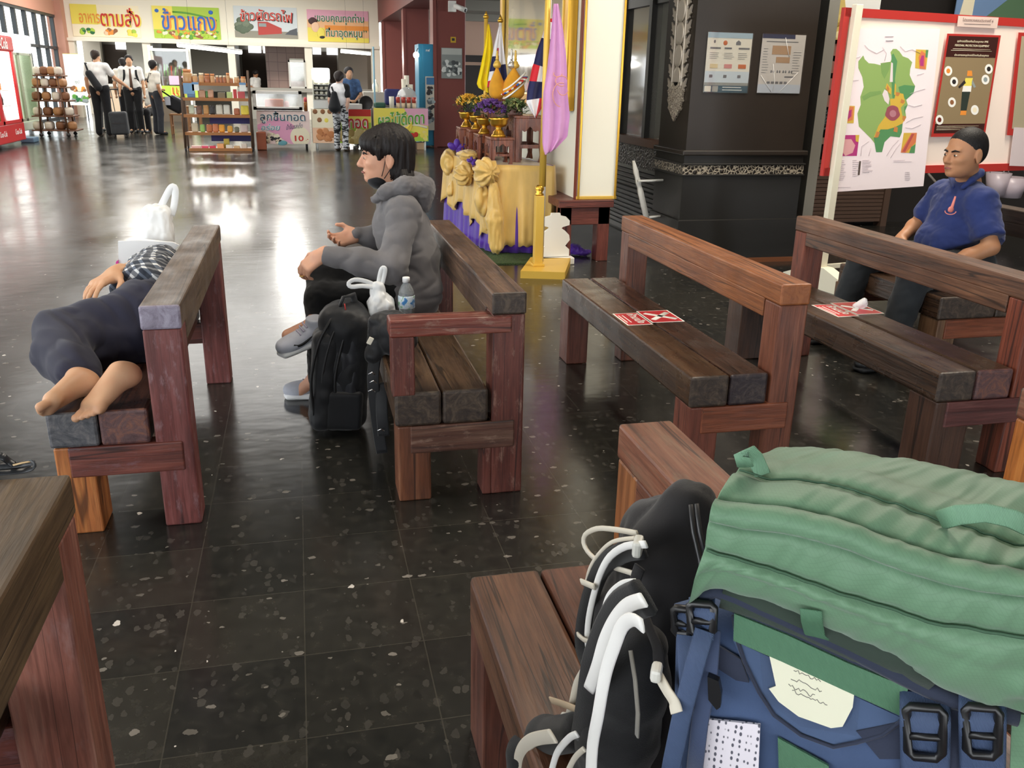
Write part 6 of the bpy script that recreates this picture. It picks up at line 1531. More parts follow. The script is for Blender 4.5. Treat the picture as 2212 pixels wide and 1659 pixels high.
def bow(px, py, y, k):
    p = at(px, py, y=y); mb = MB()
    for a in (.4, 2.6, 1.5, -.6): mb.ell(p + V((cos(a) * .04 * k, 0, sin(a) * .04 * k)), (.045 * k, .02, .028 * k), 10, 6, Matrix.Rotation(-a, 4, 'Y'))
    mb.tube([p, p + V((.02, -.01, -.09 * k))], 1, 6, flat=(.03 * k, .006)); mb.build('purple_bow', satin_p, T)
bow(986, 322, 8.05, 1.1); bow(1018, 350, 7.5, .55); bow(985, 372, 8.1, .8)
gm_ = MB(); pts = [at(972, 496, z=0), at(1060, 572, z=0), at(1172, 570, z=0), at(1180, 535, z=0), at(1000, 480, z=0)]
gm_.prism([(p.x, p.y) for p in pts], .012); tn = NT('artificial_grass'); n_ = tn.noise(tn.tc(), 120, 3); tn.set(color=tn.ramp(n_, [(.3, S(26, 44, 18)), (.7, S(74, 100, 44))]), rough=.9); tn.bump(n_, 1, .02)
tag(gm_.build('grass_mat', tn.m), 'green artificial grass mat under the draped table', 'mat')

def altar_stand(label, px0, px1, pyt, pyb, y, d):
    """Small carved stand with scalloped apron and curled legs."""
    a, b = at(px0, pyb, y=y), at(px1, pyb, y=y); zt = at((px0 + px1) / 2, pyt, y=y).z; zb = TZ; w = b.x - a.x; h = zt - zb
    T_ = thing('altar_stand', label, 'stand', (a.x + w / 2, y + d / 2, zb), group='carved stands on the offering table')
    mb = MB(); mb.box((a.x - .015, y - .015, zt - .022), (b.x + .015, y + d + .015, zt), .005); mb.build('stand_top', teak, T_)
    def side(M, ww):
        t_ = ww * .17; mb = MB(M=M); N = 10
        up = [(0, 0), (t_, 0), (t_ * .8, h * .12)] + [(t_ + (ww - 2 * t_) * i / N, h * .66 + h * .07 * abs(sin(i / N * pi * 2.5))) for i in range(N + 1)] + [(ww - t_ * .8, h * .12), (ww - t_, 0), (ww, 0), (ww, h - .022), (0, h - .022)]
        for i in range(len(up) - 3 - 2):
            pass
        # legs and apron as separate clean prisms in one carved side
        mb.prism([(0, 0), (t_ * 1.15, 0), (t_ * .7, h * .14), (t_, h * .4), (t_, h - .022), (0, h - .022)], .018)
        mb.prism([(ww, 0), (ww, h - .022), (ww - t_, h - .022), (ww - t_, h * .4), (ww - t_ * .7, h * .14), (ww - t_ * 1.15, 0)], .018)
        ap = [(t_ + (ww - 2 * t_) * i / N, h * .72 + h * .05 * cos(i / N * pi * 4) - h * .10 * (abs(i / N - .5) * 2) ** 3) for i in range(N + 1)]
        for i in range(N): mb.prism([ap[i], ap[i + 1], (ap[i + 1][0], h - .022), (ap[i][0], h - .022)], .018)
        mb.prism([(t_, h * .30), (ww - t_, h * .30), (ww - t_, h * .38), (t_, h * .38)], .014)
        mb.build('carved_side', teak, T_)
    side(frame((a.x, y, zb), X3, Z3, -Y3), w); side(frame((a.x, y + d, zb), X3, Z3, -Y3), w)
    side(frame((a.x, y + d, zb), -Y3, Z3, -X3), d); side(frame((b.x, y + d, zb), -Y3, Z3, -X3), d)
    return T_, a.x + w / 2, zt
def phan(label, x, y, z, k, group='golden pedestal bowls on the altar'):
    T_ = thing('pedestal_bowl', label, 'bowl', (x, y, z), group=group)
    mb = MB(); mb.lathe([(0, 0), (.062 * k, 0), (.060 * k, .014 * k), (.048 * k, .022 * k), (.045 * k, .04 * k), (.026 * k, .056 * k), (.022 * k, .07 * k), (.03 * k, .076 * k)], (x, y, z), 22); mb.build('pedestal_foot', gold, T_)
    mb = MB(); mb.lathe([(.026 * k, .074 * k), (.06 * k, .085 * k), (.073 * k, .105 * k), (.076 * k, .135 * k), (.086 * k, .15 * k), (.078 * k, .15 * k), (.066 * k, .11 * k), (0, .10 * k)], (x, y, z), 22); mb.build('bowl_cup', gold, T_)
    return z + .15 * k
def flowers(label, x, y, z, rx, rz, col, petal, n, seed, green=True, ry=None):
    T_ = thing('flower_arrangement', label, 'flowers', (x, y, z)); rnd = random.Random(seed); ry = ry or rx * .8
    if green:
        mb = MB(); mb.mat(P_('leaf_green', S(62, 84, 40)))
        for i in range(60):
            a = rnd.uniform(0, 2 * pi); r_ = rnd.uniform(.3, 1.0); p = V((x + cos(a) * rx * r_, y + sin(a) * ry * r_, z + rnd.uniform(0, rz * .8))); q = p + V((cos(a) * .05, sin(a) * .05, rnd.uniform(-.03, .05)))
            mb.tube([p, p.lerp(q, .5) + V((0, 0, .008)), q], [.3, 1, .1], 4, flat=(.022, .003))
        mb.build('leaves', None, T_)
    mb = MB(); mb.mats = [col, petal]
    for i in range(n):
        a = rnd.uniform(0, 2 * pi); th = rnd.uniform(0, 1.2); c = V((x + cos(a) * sin(th) * rx, y + sin(a) * sin(th) * ry, z + cos(th) * rz)); mb.cur = rnd.random() > .6
        for j in range(6):
            b_ = rnd.uniform(0, 6.28); e = c + V((cos(b_) * .022, sin(b_) * .022, rnd.uniform(.0, .022)))
            mb.tube([c, c.lerp(e, .6) + V((0, 0, .004)), e], [.5, 1.2, .3], 4, flat=(.014, .004))
        mb.ell(c, .012, 6, 4)
    mb.build('blossoms', None, T_); return T_
S1 = altar_stand('front carved stand under the largest golden bowl', 1062, 1106, 297, 354, 7.24, .20)
S2 = altar_stand('low carved stand left of the front one under a golden bowl', 1036, 1060, 290, 342, 7.55, .20)
S3 = altar_stand('narrow carved stand second from the left end of the table', 1017, 1038, 280, 335, 7.85, .16)
S4 = altar_stand('leftmost carved stand on the offering table', 996, 1016, 275, 330, 8.05, .16)
S5 = altar_stand('tall wide carved stand on the right of the offering table', 1112, 1172, 250, 356, 7.42, .42)
z = phan('largest golden bowl holding purple flowers on the front stand', S1[1] - .01, 7.34, S1[2], 1.0); flowers('purple flower arrangement in the golden bowls', S1[1] - .06, 7.40, z - .01, .15, .14, P_('petal_purple', S(98, 58, 132)), P_('petal_violet', S(126, 84, 156)), 110, 3)
phan('golden bowl on the low stand left of the largest bowl', S2[1] + .01, 7.64, S2[2], .85); z = phan('golden bowl on the narrow stand behind the purple flowers', S3[1] + .02, 7.94, S3[2], .75)
flowers('yellow flower ball arrangement behind the purple flowers', S3[1] + .10, 7.98, z + .06, .10, .10, P_('petal_yellow', S(232, 180, 60)), P_('petal_gold', S(240, 208, 110)), 70, 4)
z = phan('golden bowl with yellow flowers on the leftmost stand', S4[1] + .02, 8.12, S4[2], .85); flowers('yellow flower arrangement at the left end of the offering table', S4[1] + .04, 8.12, z + .02, .12, .12, P_('petal_yellow', S(232, 180, 60)), P_('petal_gold', S(240, 208, 110)), 80, 5)
p = at(1112, 235, y=7.45); flowers('green fern arrangement beside the purple flowers', p.x, 7.5, S5[2] + .0, .12, .12, P_('fern_green', S(88, 110, 62)), P_('fern_pale', S(190, 196, 130)), 60, 6); p = at(1076, 216, y=7.75); flowers('pale green foliage at the foot of the orange cones', p.x, 7.72, p.z - .05, .15, .05, P_('fern_green', S(88, 110, 62)), P_('petal_cream', S(230, 222, 160)), 60, 7)
S6 = altar_stand('carved stand hidden behind the flowers carrying the orange cones', 1056, 1126, 214, 340, 7.62, .30)
orange_m = cloth('marigold_cloth', S(226, 160, 44), .75, weave=300)
def cone(label, px, pyb, y, r, h, spires, band):
    p = at(px, pyb, y=y); T_ = thing('offering_cone', label, 'offering', (p.x, y, S6[2])); z = S6[2]; mb = MB(); mb.lathe([(0, 0), (r * .6, 0), (r * .92, h * .12), (r, h * .28), (r * .9, h * .48), (r * .55, h * .72), (r * .22, h * .9), (r * .12, h)], (p.x, y, z), 22); mb.build('cone_body', orange_m, T_)
    for dx, hh, m_ in spires:
        mb = MB(); zz = z + h * .93; mb.lathe([(.005, 0), (.030, .012), (.036, .03), (.024, .055), (.012, .07)] + [(.011 * (1 - i / 9) + .002 + .004 * (i % 2), .07 + hh * i / 8) for i in range(9)], (p.x + dx, y, zz), 12); mb.build('spire', m_, T_)
    if band:
        mb = MB()
        for k_, m_ in ((-.035, swhite), (0, None), (.035, swhite)):
            pts = [V((p.x + r * 1.0 * cos(a) * (1 - .12 * abs(sin(a + .3)) ), y + r * 1.0 * sin(a), z + h * .42 + cos(a) * r * .75 + k_)) for a in [pi + .05 + i * (pi - .1) / 14 for i in range(15)]]
            if m_: mb.mat(m_); mb.tube(pts, 1, 6, flat=(.014, .014))
            else:
                for i in range(14): mb.mat([swhite, sred, sblue, swhite, sred][i % 5]); mb.tube(pts[i:i + 2], 1, 6, flat=(.05, .012))
        mb.build('ribbon_band', None, T_)
cone('plain orange offering cone, left of the two', 1073, 205, 7.70, .070, .26, [(0, .075, goldp)], False)
cone('orange offering cone with a white red and blue ribbon, right of the two', 1109, 208, 7.66, .098, .26, [(-.022, .09, plain('silver_spire', S(200, 196, 190), .3, .6)), (.012, .08, goldp)], True)

# -------- flags
def drape(name, Lp, Rp, Y, amp, nf, colf, parent, nu=22, nv=30):
    def ip(pts, v):
        t_ = v * (len(pts) - 1); i = min(int(t_), len(pts) - 2); f_ = t_ - i
        return pts[i][0] * (1 - f_) + pts[i + 1][0] * f_, pts[i][1] * (1 - f_) + pts[i + 1][1] * f_
    P = []
    for i in range(nu + 1):
        row = []
        for j in range(nv + 1):
            u, v = i / nu, j / nv; a, b = ip(Lp, v), ip(Rp, v); px, py = a[0] * (1 - u) + b[0] * u, a[1] * (1 - u) + b[1] * u
            row.append(at(px, py, y=Y + amp * sin(u * nf * 2 * pi + v * 1.3) * (.3 + .7 * v)))
        P.append(row)
    mb = MB(); w = nv + 1; verts = [p for r in P for p in r]; base = len(verts); verts += [p + V((0, .004, 0)) for p in verts]
    faces = []; cm = []
    for i in range(nu):
        for j in range(nv):
            q = [i * w + j, (i + 1) * w + j, (i + 1) * w + j + 1, i * w + j + 1]; m_ = colf((i + .5) / nu, (j + .5) / nv); faces += [q, [base + k for k in reversed(q)]]; cm += [m_, m_]
    edge = [i * w for i in range(nu + 1)] + [nu * w + j for j in range(1, nv + 1)] + [i * w + nv for i in range(nu - 1, -1, -1)] + [j for j in range(nv - 1, 0, -1)]
    for a, b in zip(edge, edge[1:] + edge[:1]): faces.append([a, base + a, base + b, b]); cm.append(cm[0])
    mb.add(verts, faces, True); mb.mats = []
    for k, m_ in enumerate(cm):
        if m_ not in mb.mats: mb.mats.append(m_)
        mb.mi[k] = mb.mats.index(m_)
    return mb.build(name, None, parent)
f_y = cloth('flag_yellow', S(250, 222, 32), .8, sheen=.1, mottling=.05); f_r = cloth('flag_red', S(206, 44, 56), .8, mottling=.05); f_w = cloth('flag_white', S(240, 238, 240), .8, mottling=.04); f_n = cloth('flag_navy', S(42, 44, 84), .8, mottling=.08); f_p = cloth('flag_pink', S(214, 158, 206), .8, mottling=.05); f_g = cloth('flag_gold_print', S(222, 156, 130), .8)
def pole(label, x, y, zt, r, m_, z0=None):
    T_ = thing('flag', label, 'flag', (x, y, z0 if z0 is not None else TZ)); mb = MB(); mb.cyl((x, y, T_.location.z), (x, y, zt), r, None, 12); mb.build('flagpole', m_, T_)
    mb = MB(); mb.ell((x, y, zt + .012), (.026, .026, .02)); mb.lathe([(.02, .02), (.012, .04), (0, .065)], (x, y, zt), 10); mb.build('finial', gold, T_); return T_
p = at(1050, 40, y=8.15); T = pole('yellow flag hanging on a pole at the left back of the offering table', p.x, 8.15, p.z, .018, goldp); drape('flag_cloth', [(1054, 52), (1047, 100), (1037, 150), (1030, 181), (1034, 190)], [(1057, 52), (1063, 85), (1066, 120), (1060, 165), (1062, 205)], 8.12, .02, 2.2, lambda u, v: f_y, T)
p = at(1081, 48, y=8.05); T = pole('red white and blue flag beside the yellow flag', p.x, 8.05, p.z, .014, P_('pole_white', S(226, 222, 216)))
drape('flag_cloth', [(1078, 55), (1068, 95), (1060, 140), (1055, 168), (1052, 190)], [(1083, 55), (1087, 95), (1092, 135), (1095, 160), (1096, 170)], 8.0, .02, 2.5, lambda u, v: (f_w if (u < .35 or v < .3) else (f_r if u < .48 else f_w)) if v < .40 else (f_n if v < .62 else (f_w if v < .82 else f_r)) if u < .55 else (f_w if v < .55 else f_n), T)
# standing flags on the gilded stand
PX, PY = 1.725, 6.40
T = thing('flag', 'pink flag with a gilded emblem on a gilded floor stand', 'flag', (PX, PY, 0))
q = [at(1124, 601, z=0), at(1220, 604, z=0), at(1232, 572, z=0), at(1146, 570, z=0)]
mb = MB(); mb.prism([(v_.x, v_.y) for v_ in q], .055); mb.build('stand_base', goldp, T)
mb = MB(); mb.box((PX - .045, PY - .045, .055), (PX + .045, PY + .045, .075), .004); mb.box((PX - .032, PY - .032, .07), (PX + .032, PY + .032, .585), .004); mb.build('stand_post', goldp, T)
mb = MB(); mb.lathe([(.028, 0), (.034, .01), (.022, .02), (.034, .045), (.030, .065), (.02, .075)], (PX, PY, .585), 16); mb.build('post_knob', gold, T)
mb = MB(); mb.lathe([(.026, .65), (.024, 1.4), (.020, 2.05), (0, 2.06)], (PX + .02, PY, 0), 14); mb.build('flagpole', goldp, T)
def pinkf(u, v): return f_p
drape('flag_cloth', [(1196, 8), (1190, 80), (1182, 150), (1174, 200), (1172, 260), (1172, 310), (1176, 336)], [(1206, 8), (1216, 60), (1224, 130), (1226, 200), (1231, 250), (1226, 295), (1200, 322)], PY - .045, .022, 2.4, pinkf, T, 26, 40)
mb = MB(); mb.mat(f_g)
for k, (cx, cy, rx_, ry_, a0, a1) in enumerate(((1212, 205, 18, 26, 1.2, 4.6), (1213, 175, 13, 11, .2, 5.2), (1205, 160, 9, 6, 2.6, 6.4), (1216, 190, 12, 16, 3.4, 6.0))):
    mb.tube([at(cx + rx_ * cos(a), cy - ry_ * sin(a), y=PY - .085) for a in [a0 + (a1 - a0) * i / 16 for i in range(17)]], 1, 5, flat=(.006, .004), up=Y3)
mb.build('flag_emblem', None, T)
T = thing('flag', 'red white and blue flag hanging behind the pink flag', 'flag', (1.80, 6.55, 0))
mb = MB(); mb.lathe([(.016, .0), (.016, 2.02), (0, 2.03)], (1.80, 6.56, 0), 12); mb.build('flagpole', P_('pole_white', S(226, 222, 216)), T)
drape('flag_cloth', [(1183, 40), (1172, 75), (1160, 108), (1150, 145), (1139, 195), (1137, 222), (1156, 255)], [(1194, 40), (1196, 80), (1196, 110), (1190, 160), (1186, 190), (1180, 215), (1158, 256)], 6.53, .02, 2.2, lambda u, v: f_r if v < .05 else f_w if v < .20 else f_n if v < .47 else (f_r if u < .35 else f_w) if v < .60 else f_n if v < .80 else (f_w if u < .62 else f_r), T)

# -------- portrait box on its table
T = thing('portrait_cabinet', 'tall white cabinet with gilt edges carrying a gold framed portrait', 'cabinet', (2.3, 8.0, .50))
wh = plain('cabinet_white_paint', S(246, 242, 224), .45); BX, BY = 2.14, 6.80
mb = MB(); mb.box((BX, BY, .50), (2.475, 9.55, 3.2), .004); mb.build('cabinet_body', wh, T)
for x, w_ in ((BX + .012, .018), (2.462, .018)):
    mb = MB(); mb.box((x - w_ / 2, BY - .014, .50), (x + w_ / 2, BY, 3.2), .004); mb.build('gilt_trim', gold, T)
mb = MB(); mb.box((BX - .006, BY - .012, .50), (2.475, BY - .001, .525), .003); mb.build('bottom_trim', goldp, T)
mb = MB(); mb.box((BX - .012, BY - .005, .50), (BX - .0, BY + .05, 3.2), .003); mb.build('maroon_edge', P_('maroon_trim', S(120, 48, 34)), T)
yl, yr, zb = 9.40, 6.95, 1.17
FR = thing('gilded_picture', 'large gilded picture frame with reflecting glass behind the flags', 'picture frame', (2.08, 8.15, zb))
for a, b in (((2.06, yr, zb), (2.14, yr + .12, 3.1)), ((2.06, yl - .12, zb), (2.14, yl, 3.1)), ((2.06, yr, zb), (2.14, yl, zb + .12))):
    mb = MB(); mb.box(a, b, .015); mb.build('frame_rail', gold, FR)
for a, b in (((2.05, yr + .12, zb + .12), (2.08, yr + .15, 3.1)), ((2.05, yl - .15, zb + .12), (2.08, yl - .12, 3.1))):
    mb = MB(); mb.box(a, b, .006); mb.build('inner_rail', goldp, FR)
tn = NT('glazed_portrait'); n1 = tn.noise(tn.tc(), 1.6, 3, .5, .6); tn.set(color=tn.ramp(n1, [(.35, S(70, 62, 52)), (.5, S(150, 130, 100)), (.7, S(206, 190, 150))]), rough=.07, coat=1.0, spec=.8)
mb = MB(); mb.box((2.085, yr + .13, zb + .13), (2.095, yl - .13, 3.1)); mb.build('glazed_picture', tn.m, FR)
T = thing('timber_table', 'dark timber table under the white portrait cabinet', 'table', (2.2, 8, 0)); wt = wood('wood_table_red', *W_RED, axis='x', seed=41)
mb = MB(); mb.box((1.98, 6.74, .44), (2.44, 9.5, .50), .006); mb.build('tabletop', wt, T); mb = MB(); mb.box((2.0, 6.77, .30), (2.42, 6.85, .44), .005); mb.build('apron', wt, T)
for x in (2.0, 2.32):
    for y in (6.77, 9.3): mb = MB(); mb.box((x, y, 0), (x + .10, y + .12, .44), .005); mb.build('leg', wood('wood_table_leg', *W_RED, axis='z', seed=42), T)
mb = MB(); c = at(1240, 532, y=7.05); s = SDF(); s.ell((c.x, 7.05, .05), (.07, .07, .05)); s.ell((c.x + .06, 7.0, .03), (.08, .05, .03)); o = s.build('cloth_heap', satin_p, None, .01, 1, folds(24, .014)); tag(o, 'purple cloth heaped on the floor under the timber table', 'cloth')
# white fretwork bracket on a foot
T = thing('fretwork_stand', 'white curvy wooden bracket standing behind the gilded flag stand', 'stand', (1.94, 6.75, 0)); m_ = white_paint; p = at(1190, 560, z=0)
M = frame((at(1197, 520, y=6.74).x, 6.74, .06), X3, Z3, -Y3); prof = [(.12, 0), (.12, .055), (.085, .085), (.122, .13), (.115, .17), (.08, .205), (.05, .225), (.06, .235), (.115, .25), (.115, .285), (.085, .315), (.04, .325), (.035, .345)]
mb = MB(); mb.prism([(a, b) for a, b in prof] + [(-a, b) for a, b in reversed(prof)], .03, M); mb.build('fretwork_board', m_, T)
a, b = at(1147, 567, z=0), at(1237, 569, z=0); mb = MB(); mb.box((a.x, 6.66, 0), (b.x, 6.76, .055), .006); mb.build('stand_foot', m_, T)
# ================================================================== COLUMN ORNAMENT, POSTERS, NOTICE BOARD
silver = plain('tarnished_silver', S(196, 186, 172), .38, .55)
OX = CX0
def oat(px, py): return at(px, py, x=OX - .004)
T = thing('carved_ornament', 'silver carved hanging ornament on the left face of the black column', 'ornament', oat(1466, 262))
yo = oat(1466, 150).y; zt_, zb_ = oat(1478, -40).z, oat(1455, 262).z; HW = .075
Mo = lambda y, z: V((OX, y, z))
for sd in (-1, 1):
    mb = MB(); mb.box((OX - .022, yo + sd * .092 - .010, zb_ + .25), (OX, yo + sd * .092 + .010, zt_), .004); mb.build('silver_rail', silver, T)
mb = MB(); mb.box((OX - .008, yo - .09, zb_ + .2), (OX - .001, yo + .09, zt_)); mb.build('carved_ground', carved('silver_filigree', S(190, 180, 164), S(58, 48, 40), 60), T)
k = 0
z = zb_ + .33
while z < zt_:
    mb = MB(); mb.lathe([(.034, -.006), (.048, -.004), (.048, .004), (.034, .006)], (0, 0, 0), 20, M=frame((OX - .014, yo, z), Y3, Z3, X3) @ Matrix.Diagonal((1.6, 1.75, 1, 1))); mb.mat(silver); mb.build('oval_frame', silver, T)
    mb = MB(); mb.ell((OX - .010, yo, z), (.006, .05, .056), 14, 8); mb.build('oval_cameo', P_('cameo_dark', S(58, 48, 40)), T); z += .165
z = zb_ + .26; fins = 0
while z < zt_:
    for sd in (-1, 1):
        M = frame((OX - .016, yo + sd * .098, z), Y3 * sd, Z3, X3)
        mb = MB(); mb.prism([(0, -.04), (.055, -.02), (.046, -.004), (.082, .010), (.068, .022), (.086, .07), (.036, .038), (.0, .042)], .012, M); mb.build('leaf_fin', silver, T)
    z += .105
M = frame((OX - .02, yo, zb_), Y3, Z3, X3)
pr_ = [(0, 0), (.08, .07), (.125, .10), (.115, .13), (.15, .16), (.13, .19), (.16, .235), (.11, .25), (.095, .30)]
mb = MB(); mb.prism([(a, b) for a, b in pr_] + [(-a, b) for a, b in reversed(pr_[1:])], .018, M); mb.mat(carved('silver_filigree_b', S(206, 196, 178), S(96, 82, 68), 70)); mb.mats = [carved('silver_filigree_c', S(206, 196, 178), S(96, 82, 68), 70)]; mb.build('pointed_pendant', None, T)

yp = CYF - .004
def poster(label, px, base, y=yp):
    a, b = at(px[0], px[1], y=y), at(px[2], px[3], y=y)
    T_ = thing('poster', label, 'poster', ((a.x + b.x) / 2, y, b.z)); mb = MB(); rect_mb(mb, base, a.x, b.x, b.z, a.z, y, .004); mb.build('poster_sheet', None, T_)
    return T_, a.x, b.x, b.z, a.z
def textlines(mb, m_, x0, x1, z, n, dz, y, h=.004, seed=1):
    rnd = random.Random(seed); mb.mat(m_)
    for i in range(n): mb.box((x0, y - .0008, z - i * dz), (x0 + (x1 - x0) * rnd.uniform(.6, 1), y, z - i * dz + h))
ink = P_('print_ink', S(110, 112, 116)); pale = P_('poster_ivory', S(236, 230, 212))
T, x0, x1, z0, z1 = poster('cream and blue information poster, left of the two on the black column', (1530, 69, 1613, 201), pale); w, h = x1 - x0, z1 - z0; yq = yp - .0045
mb = MB(); rect_mb(mb, P_('poster_skyblue', S(164, 188, 200)), x0, x1, z1 - h * .09, z1, yq, .001); rect_mb(mb, P_('poster_tealblue', S(52, 88, 104)), x0, x1, z0, z0 + h * .12, yq, .001); rect_mb(mb, P_('poster_greyband', S(150, 152, 146)), x0, x1, z0 + h * .12, z0 + h * .17, yq, .001); rect_mb(mb, P_('poster_paleblue', S(206, 218, 224)), x0, x1, z0 + h * .17, z0 + h * .36, yq, .001)
for i in range(3):
    a = x0 + w * (.07 + .32 * i); textlines(mb, ink, a, a + w * .25, z1 - h * .27, 1, .01, yq - .001, .012, i); textlines(mb, ink, a, a + w * .24, z1 - h * .34, 4, h * .03, yq - .001, .0025, 10 + i); mb.mat([P_('poster_buff', S(226, 206, 160)), P_('poster_rose', S(214, 140, 136)), P_('poster_rust', S(206, 110, 60))][i]); mb.box((a + .01, yq - .002, z0 + h * .41), (a + w * .2, yq, z0 + h * .48)); mb.mat(ink); mb.box((a + .01, yq - .002, z0 + h * .25), (a + w * .1, yq, z0 + h * .30))
mb.mat(ink); mb.ell((x0 + w * .16, yq, z1 - h * .15), (.008, .001, .012), 8, 6); mb.mat(P_('poster_rust', S(206, 110, 60))); mb.ell((x0 + w * .4, yq, z1 - h * .17), (.018, .001, .018), 10, 6); mb.mat(ink); mb.prism([(0, 0), (.04, 0), (.04, .02), (.02, .035), (0, .02)], .001, frame((x0 + w * .64, yq, z1 - h * .2), X3, Z3, -Y3))
textlines(mb, swhite, x0 + w * .42, x0 + w * .92, z0 + h * .085, 2, h * .045, yq - .001, .005, 5); rect_mb(mb, pale, x0 + .005, x0 + w * .16, z0 + .005, z0 + h * .11, yq - .001, .001); rect_mb(mb, P_('poster_greybox', S(170, 168, 160)), x0 + w * .19, x0 + w * .32, z0 + .005, z0 + h * .11, yq - .001, .001); mb.build('poster_print', None, T)
mb = MB(); rect_mb(mb, clear('poster_sleeve', (1, 1, 1, 1), .3, .08), x0 - .006, x1 + .006, z0 - .004, z1 + .006, yp - .008, .001); mb.build('plastic_sleeve', None, T)
T, x0, x1, z0, z1 = poster('greyish information poster in a crinkled sleeve, right of the two on the black column', (1648, 73, 1726, 202), P_('poster_greyish', S(214, 208, 200))); w, h = x1 - x0, z1 - z0
mb = MB(); rect_mb(mb, P_('poster_navy', S(36, 48, 84)), x0, x0 + w * .75, z1 - h * .07, z1, yq, .001); rect_mb(mb, P_('poster_frost', S(196, 204, 214)), x0, x1, z0, z0 + h * .15, yq, .001)
textlines(mb, ink, x0 + w * .1, x0 + w * .85, z1 - h * .13, 1, .01, yq, .006, 2); mb.mat(P_('poster_tan', S(186, 150, 116))); mb.box((x0 + w * .25, yq - .001, z1 - h * .34), (x0 + w * .68, yq, z1 - h * .19)); mb.box((x0 + w * .36, yq - .001, z1 - h * .48), (x0 + w * .68, yq, z1 - h * .38)); mb.mat(ink)
for i in range(8): mb.ell((x0 + w * (.28 + .055 * i + .03 * (i // 2)), yq, z0 + h * .37), (.007, .001, .011), 8, 6)
for i in range(5): mb.box((x0 + w * (.2 + .1 * i), yq - .001, z0 + h * .16), (x0 + w * (.27 + .1 * i), yq, z0 + h * .2))
textlines(mb, ink, x0 + w * .05, x0 + w * .2, z1 - h * .25, 10, h * .045, yq, .003, 4); textlines(mb, ink, x0 + w * .75, x0 + w * .95, z1 - h * .3, 9, h * .045, yq, .003, 6); textlines(mb, ink, x0 + w * .6, x0 + w * .9, z0 + h * .27, 1, .1, yq, .01, 7); mb.build('poster_print', None, T)
mb = MB(); mb.mat(plain('sleeve_glint', S(250, 248, 244), .2))  # near-white streaks painted as glints along the sleeve's creases
for pts in (((.05, .30), (.32, .02)), ((.52, .95), (.60, .75), (.66, .62)), ((.52, .02), (.90, .36)), ((.3, .5), (.38, .2), (.36, .03))): mb.tube([(x0 + w * a, yp - .007, z0 + h * b) for a, b in pts], .0022, 5)
mb.build('sleeve_crease', None, T)
mb = MB(); rect_mb(mb, clear('poster_sleeve', (1, 1, 1, 1), .3, .08), x0 - .006, x1 + .006, z0 - .004, z1 + .012, yp - .008, .001); mb.build('plastic_sleeve', None, T)

# -------- notice board (turned a little away from us)
B0 = V((3.585, 5.60, 0)); bd = V((1.58, .27, 0)).normalized(); bn = V((bd.y, -bd.x, 0))
def onb(px, py, off=0.0):
    o = B0 + bn * off; d = c_f + c_r * ((px - 1106) / F_PX) - c_u * ((py - 829.5) / F_PX); t = (o - CAM_O).dot(bn) / d.dot(bn); return CAM_O + d * t
def bs(p): q = V((p.x, p.y, 0)) - B0; return q.dot(bd)
T = thing('notice_board', 'large red framed notice board on white posts', 'notice board', B0)
zt = onb(1845, 17).z; zb = onb(1790, 380).z; L_ = 2.3
def brd(mb, m_, s0, s1, z0, z1, off, t_=.004): mb.mat(m_); mb.box((s0, off - 0.0, z0), (s1, off + t_, z1), M=frame(B0, bd, -bn, Z3)); return mb
fm = MB(); red_f = plain('board_red_paint', S(186, 50, 44), .5)
brd(fm, red_f, -.02, L_, zt - .055, zt, 0, .03); brd(fm, red_f, -.02, L_, zb, zb + .055, 0, .03); brd(fm, red_f, -.03, .02, zb, zt, 0, .03); fm.build('board_frame', None, T)
pm = MB(); brd(pm, plain('board_cream_panel', S(255, 236, 222), .6), -.0, L_, zb + .02, zt - .02, .012, .01); pm.build('board_panel', None, T)
pw_ = plain('post_ivory_paint', S(236, 230, 208), .5)
f_ = frame(B0, bd, -bn, Z3)
po = MB(); po.box((.025, -.045, .05), (.085, -.002, zt + .02), .004, M=f_); po.build('board_post', pw_, T)
po = MB(); po.box((2.22, -.03, .05), (2.28, -.002, zt), .004, M=f_); po.build('board_post', pw_, T)
ft = MB(); M = f_ @ frame((.02, 0, 0), (0, 1, 0), (0, 0, 1), (1, 0, 0)); ft.prism([(-.40, 0), (.34, 0), (.34, .05), (.05, .16), (-.08, .16), (-.40, .055)], .09, M); ft.build('board_foot', pw_, T)
br_ = MB(); br_.tube([f_ @ V((.0, .10, .12)), f_ @ V((-.02, .02, .48))], 1, 4, flat=(.04, .02)); br_.build('foot_brace', pw_, T)
for z in (.13, .255):
    r_ = MB(); r_.box((.0, .01, z), (1.0, .03, z + .035), .003, M=f_); r_.build('cross_rail', pw_, T)
def bpoly(mb, m_, pts, off, cl=True):
    """Flat printed shape on the board from outline points."""
    mb.mat(m_); q = [onb(a, b, off) for a, b in pts]; n = len(q); c = sum(q, V((0, 0, 0))) / n
    mb.add(q, [list(range(n))])
def cr(pts): return [(1740 + a * .21338, b * .21338) for a, b in pts]
T = thing('map_sheet', 'large printed land use map pinned on the left of the notice board', 'map', onb(1900, 410, .012))
mp = MB(); q = [onb(a, b, .010) for a, b in ((1838, 61), (2030, 62), (1994, 402), (1796, 415))]; q2 = [v_ + bn * .003 for v_ in q]
mp.add(q + q2, [[3, 2, 1, 0], [4, 5, 6, 7], [0, 1, 5, 4], [1, 2, 6, 5], [2, 3, 7, 6], [3, 0, 4, 7]]); mp.build('map_paper', plain('map_paper', S(255, 240, 242), .5), T)
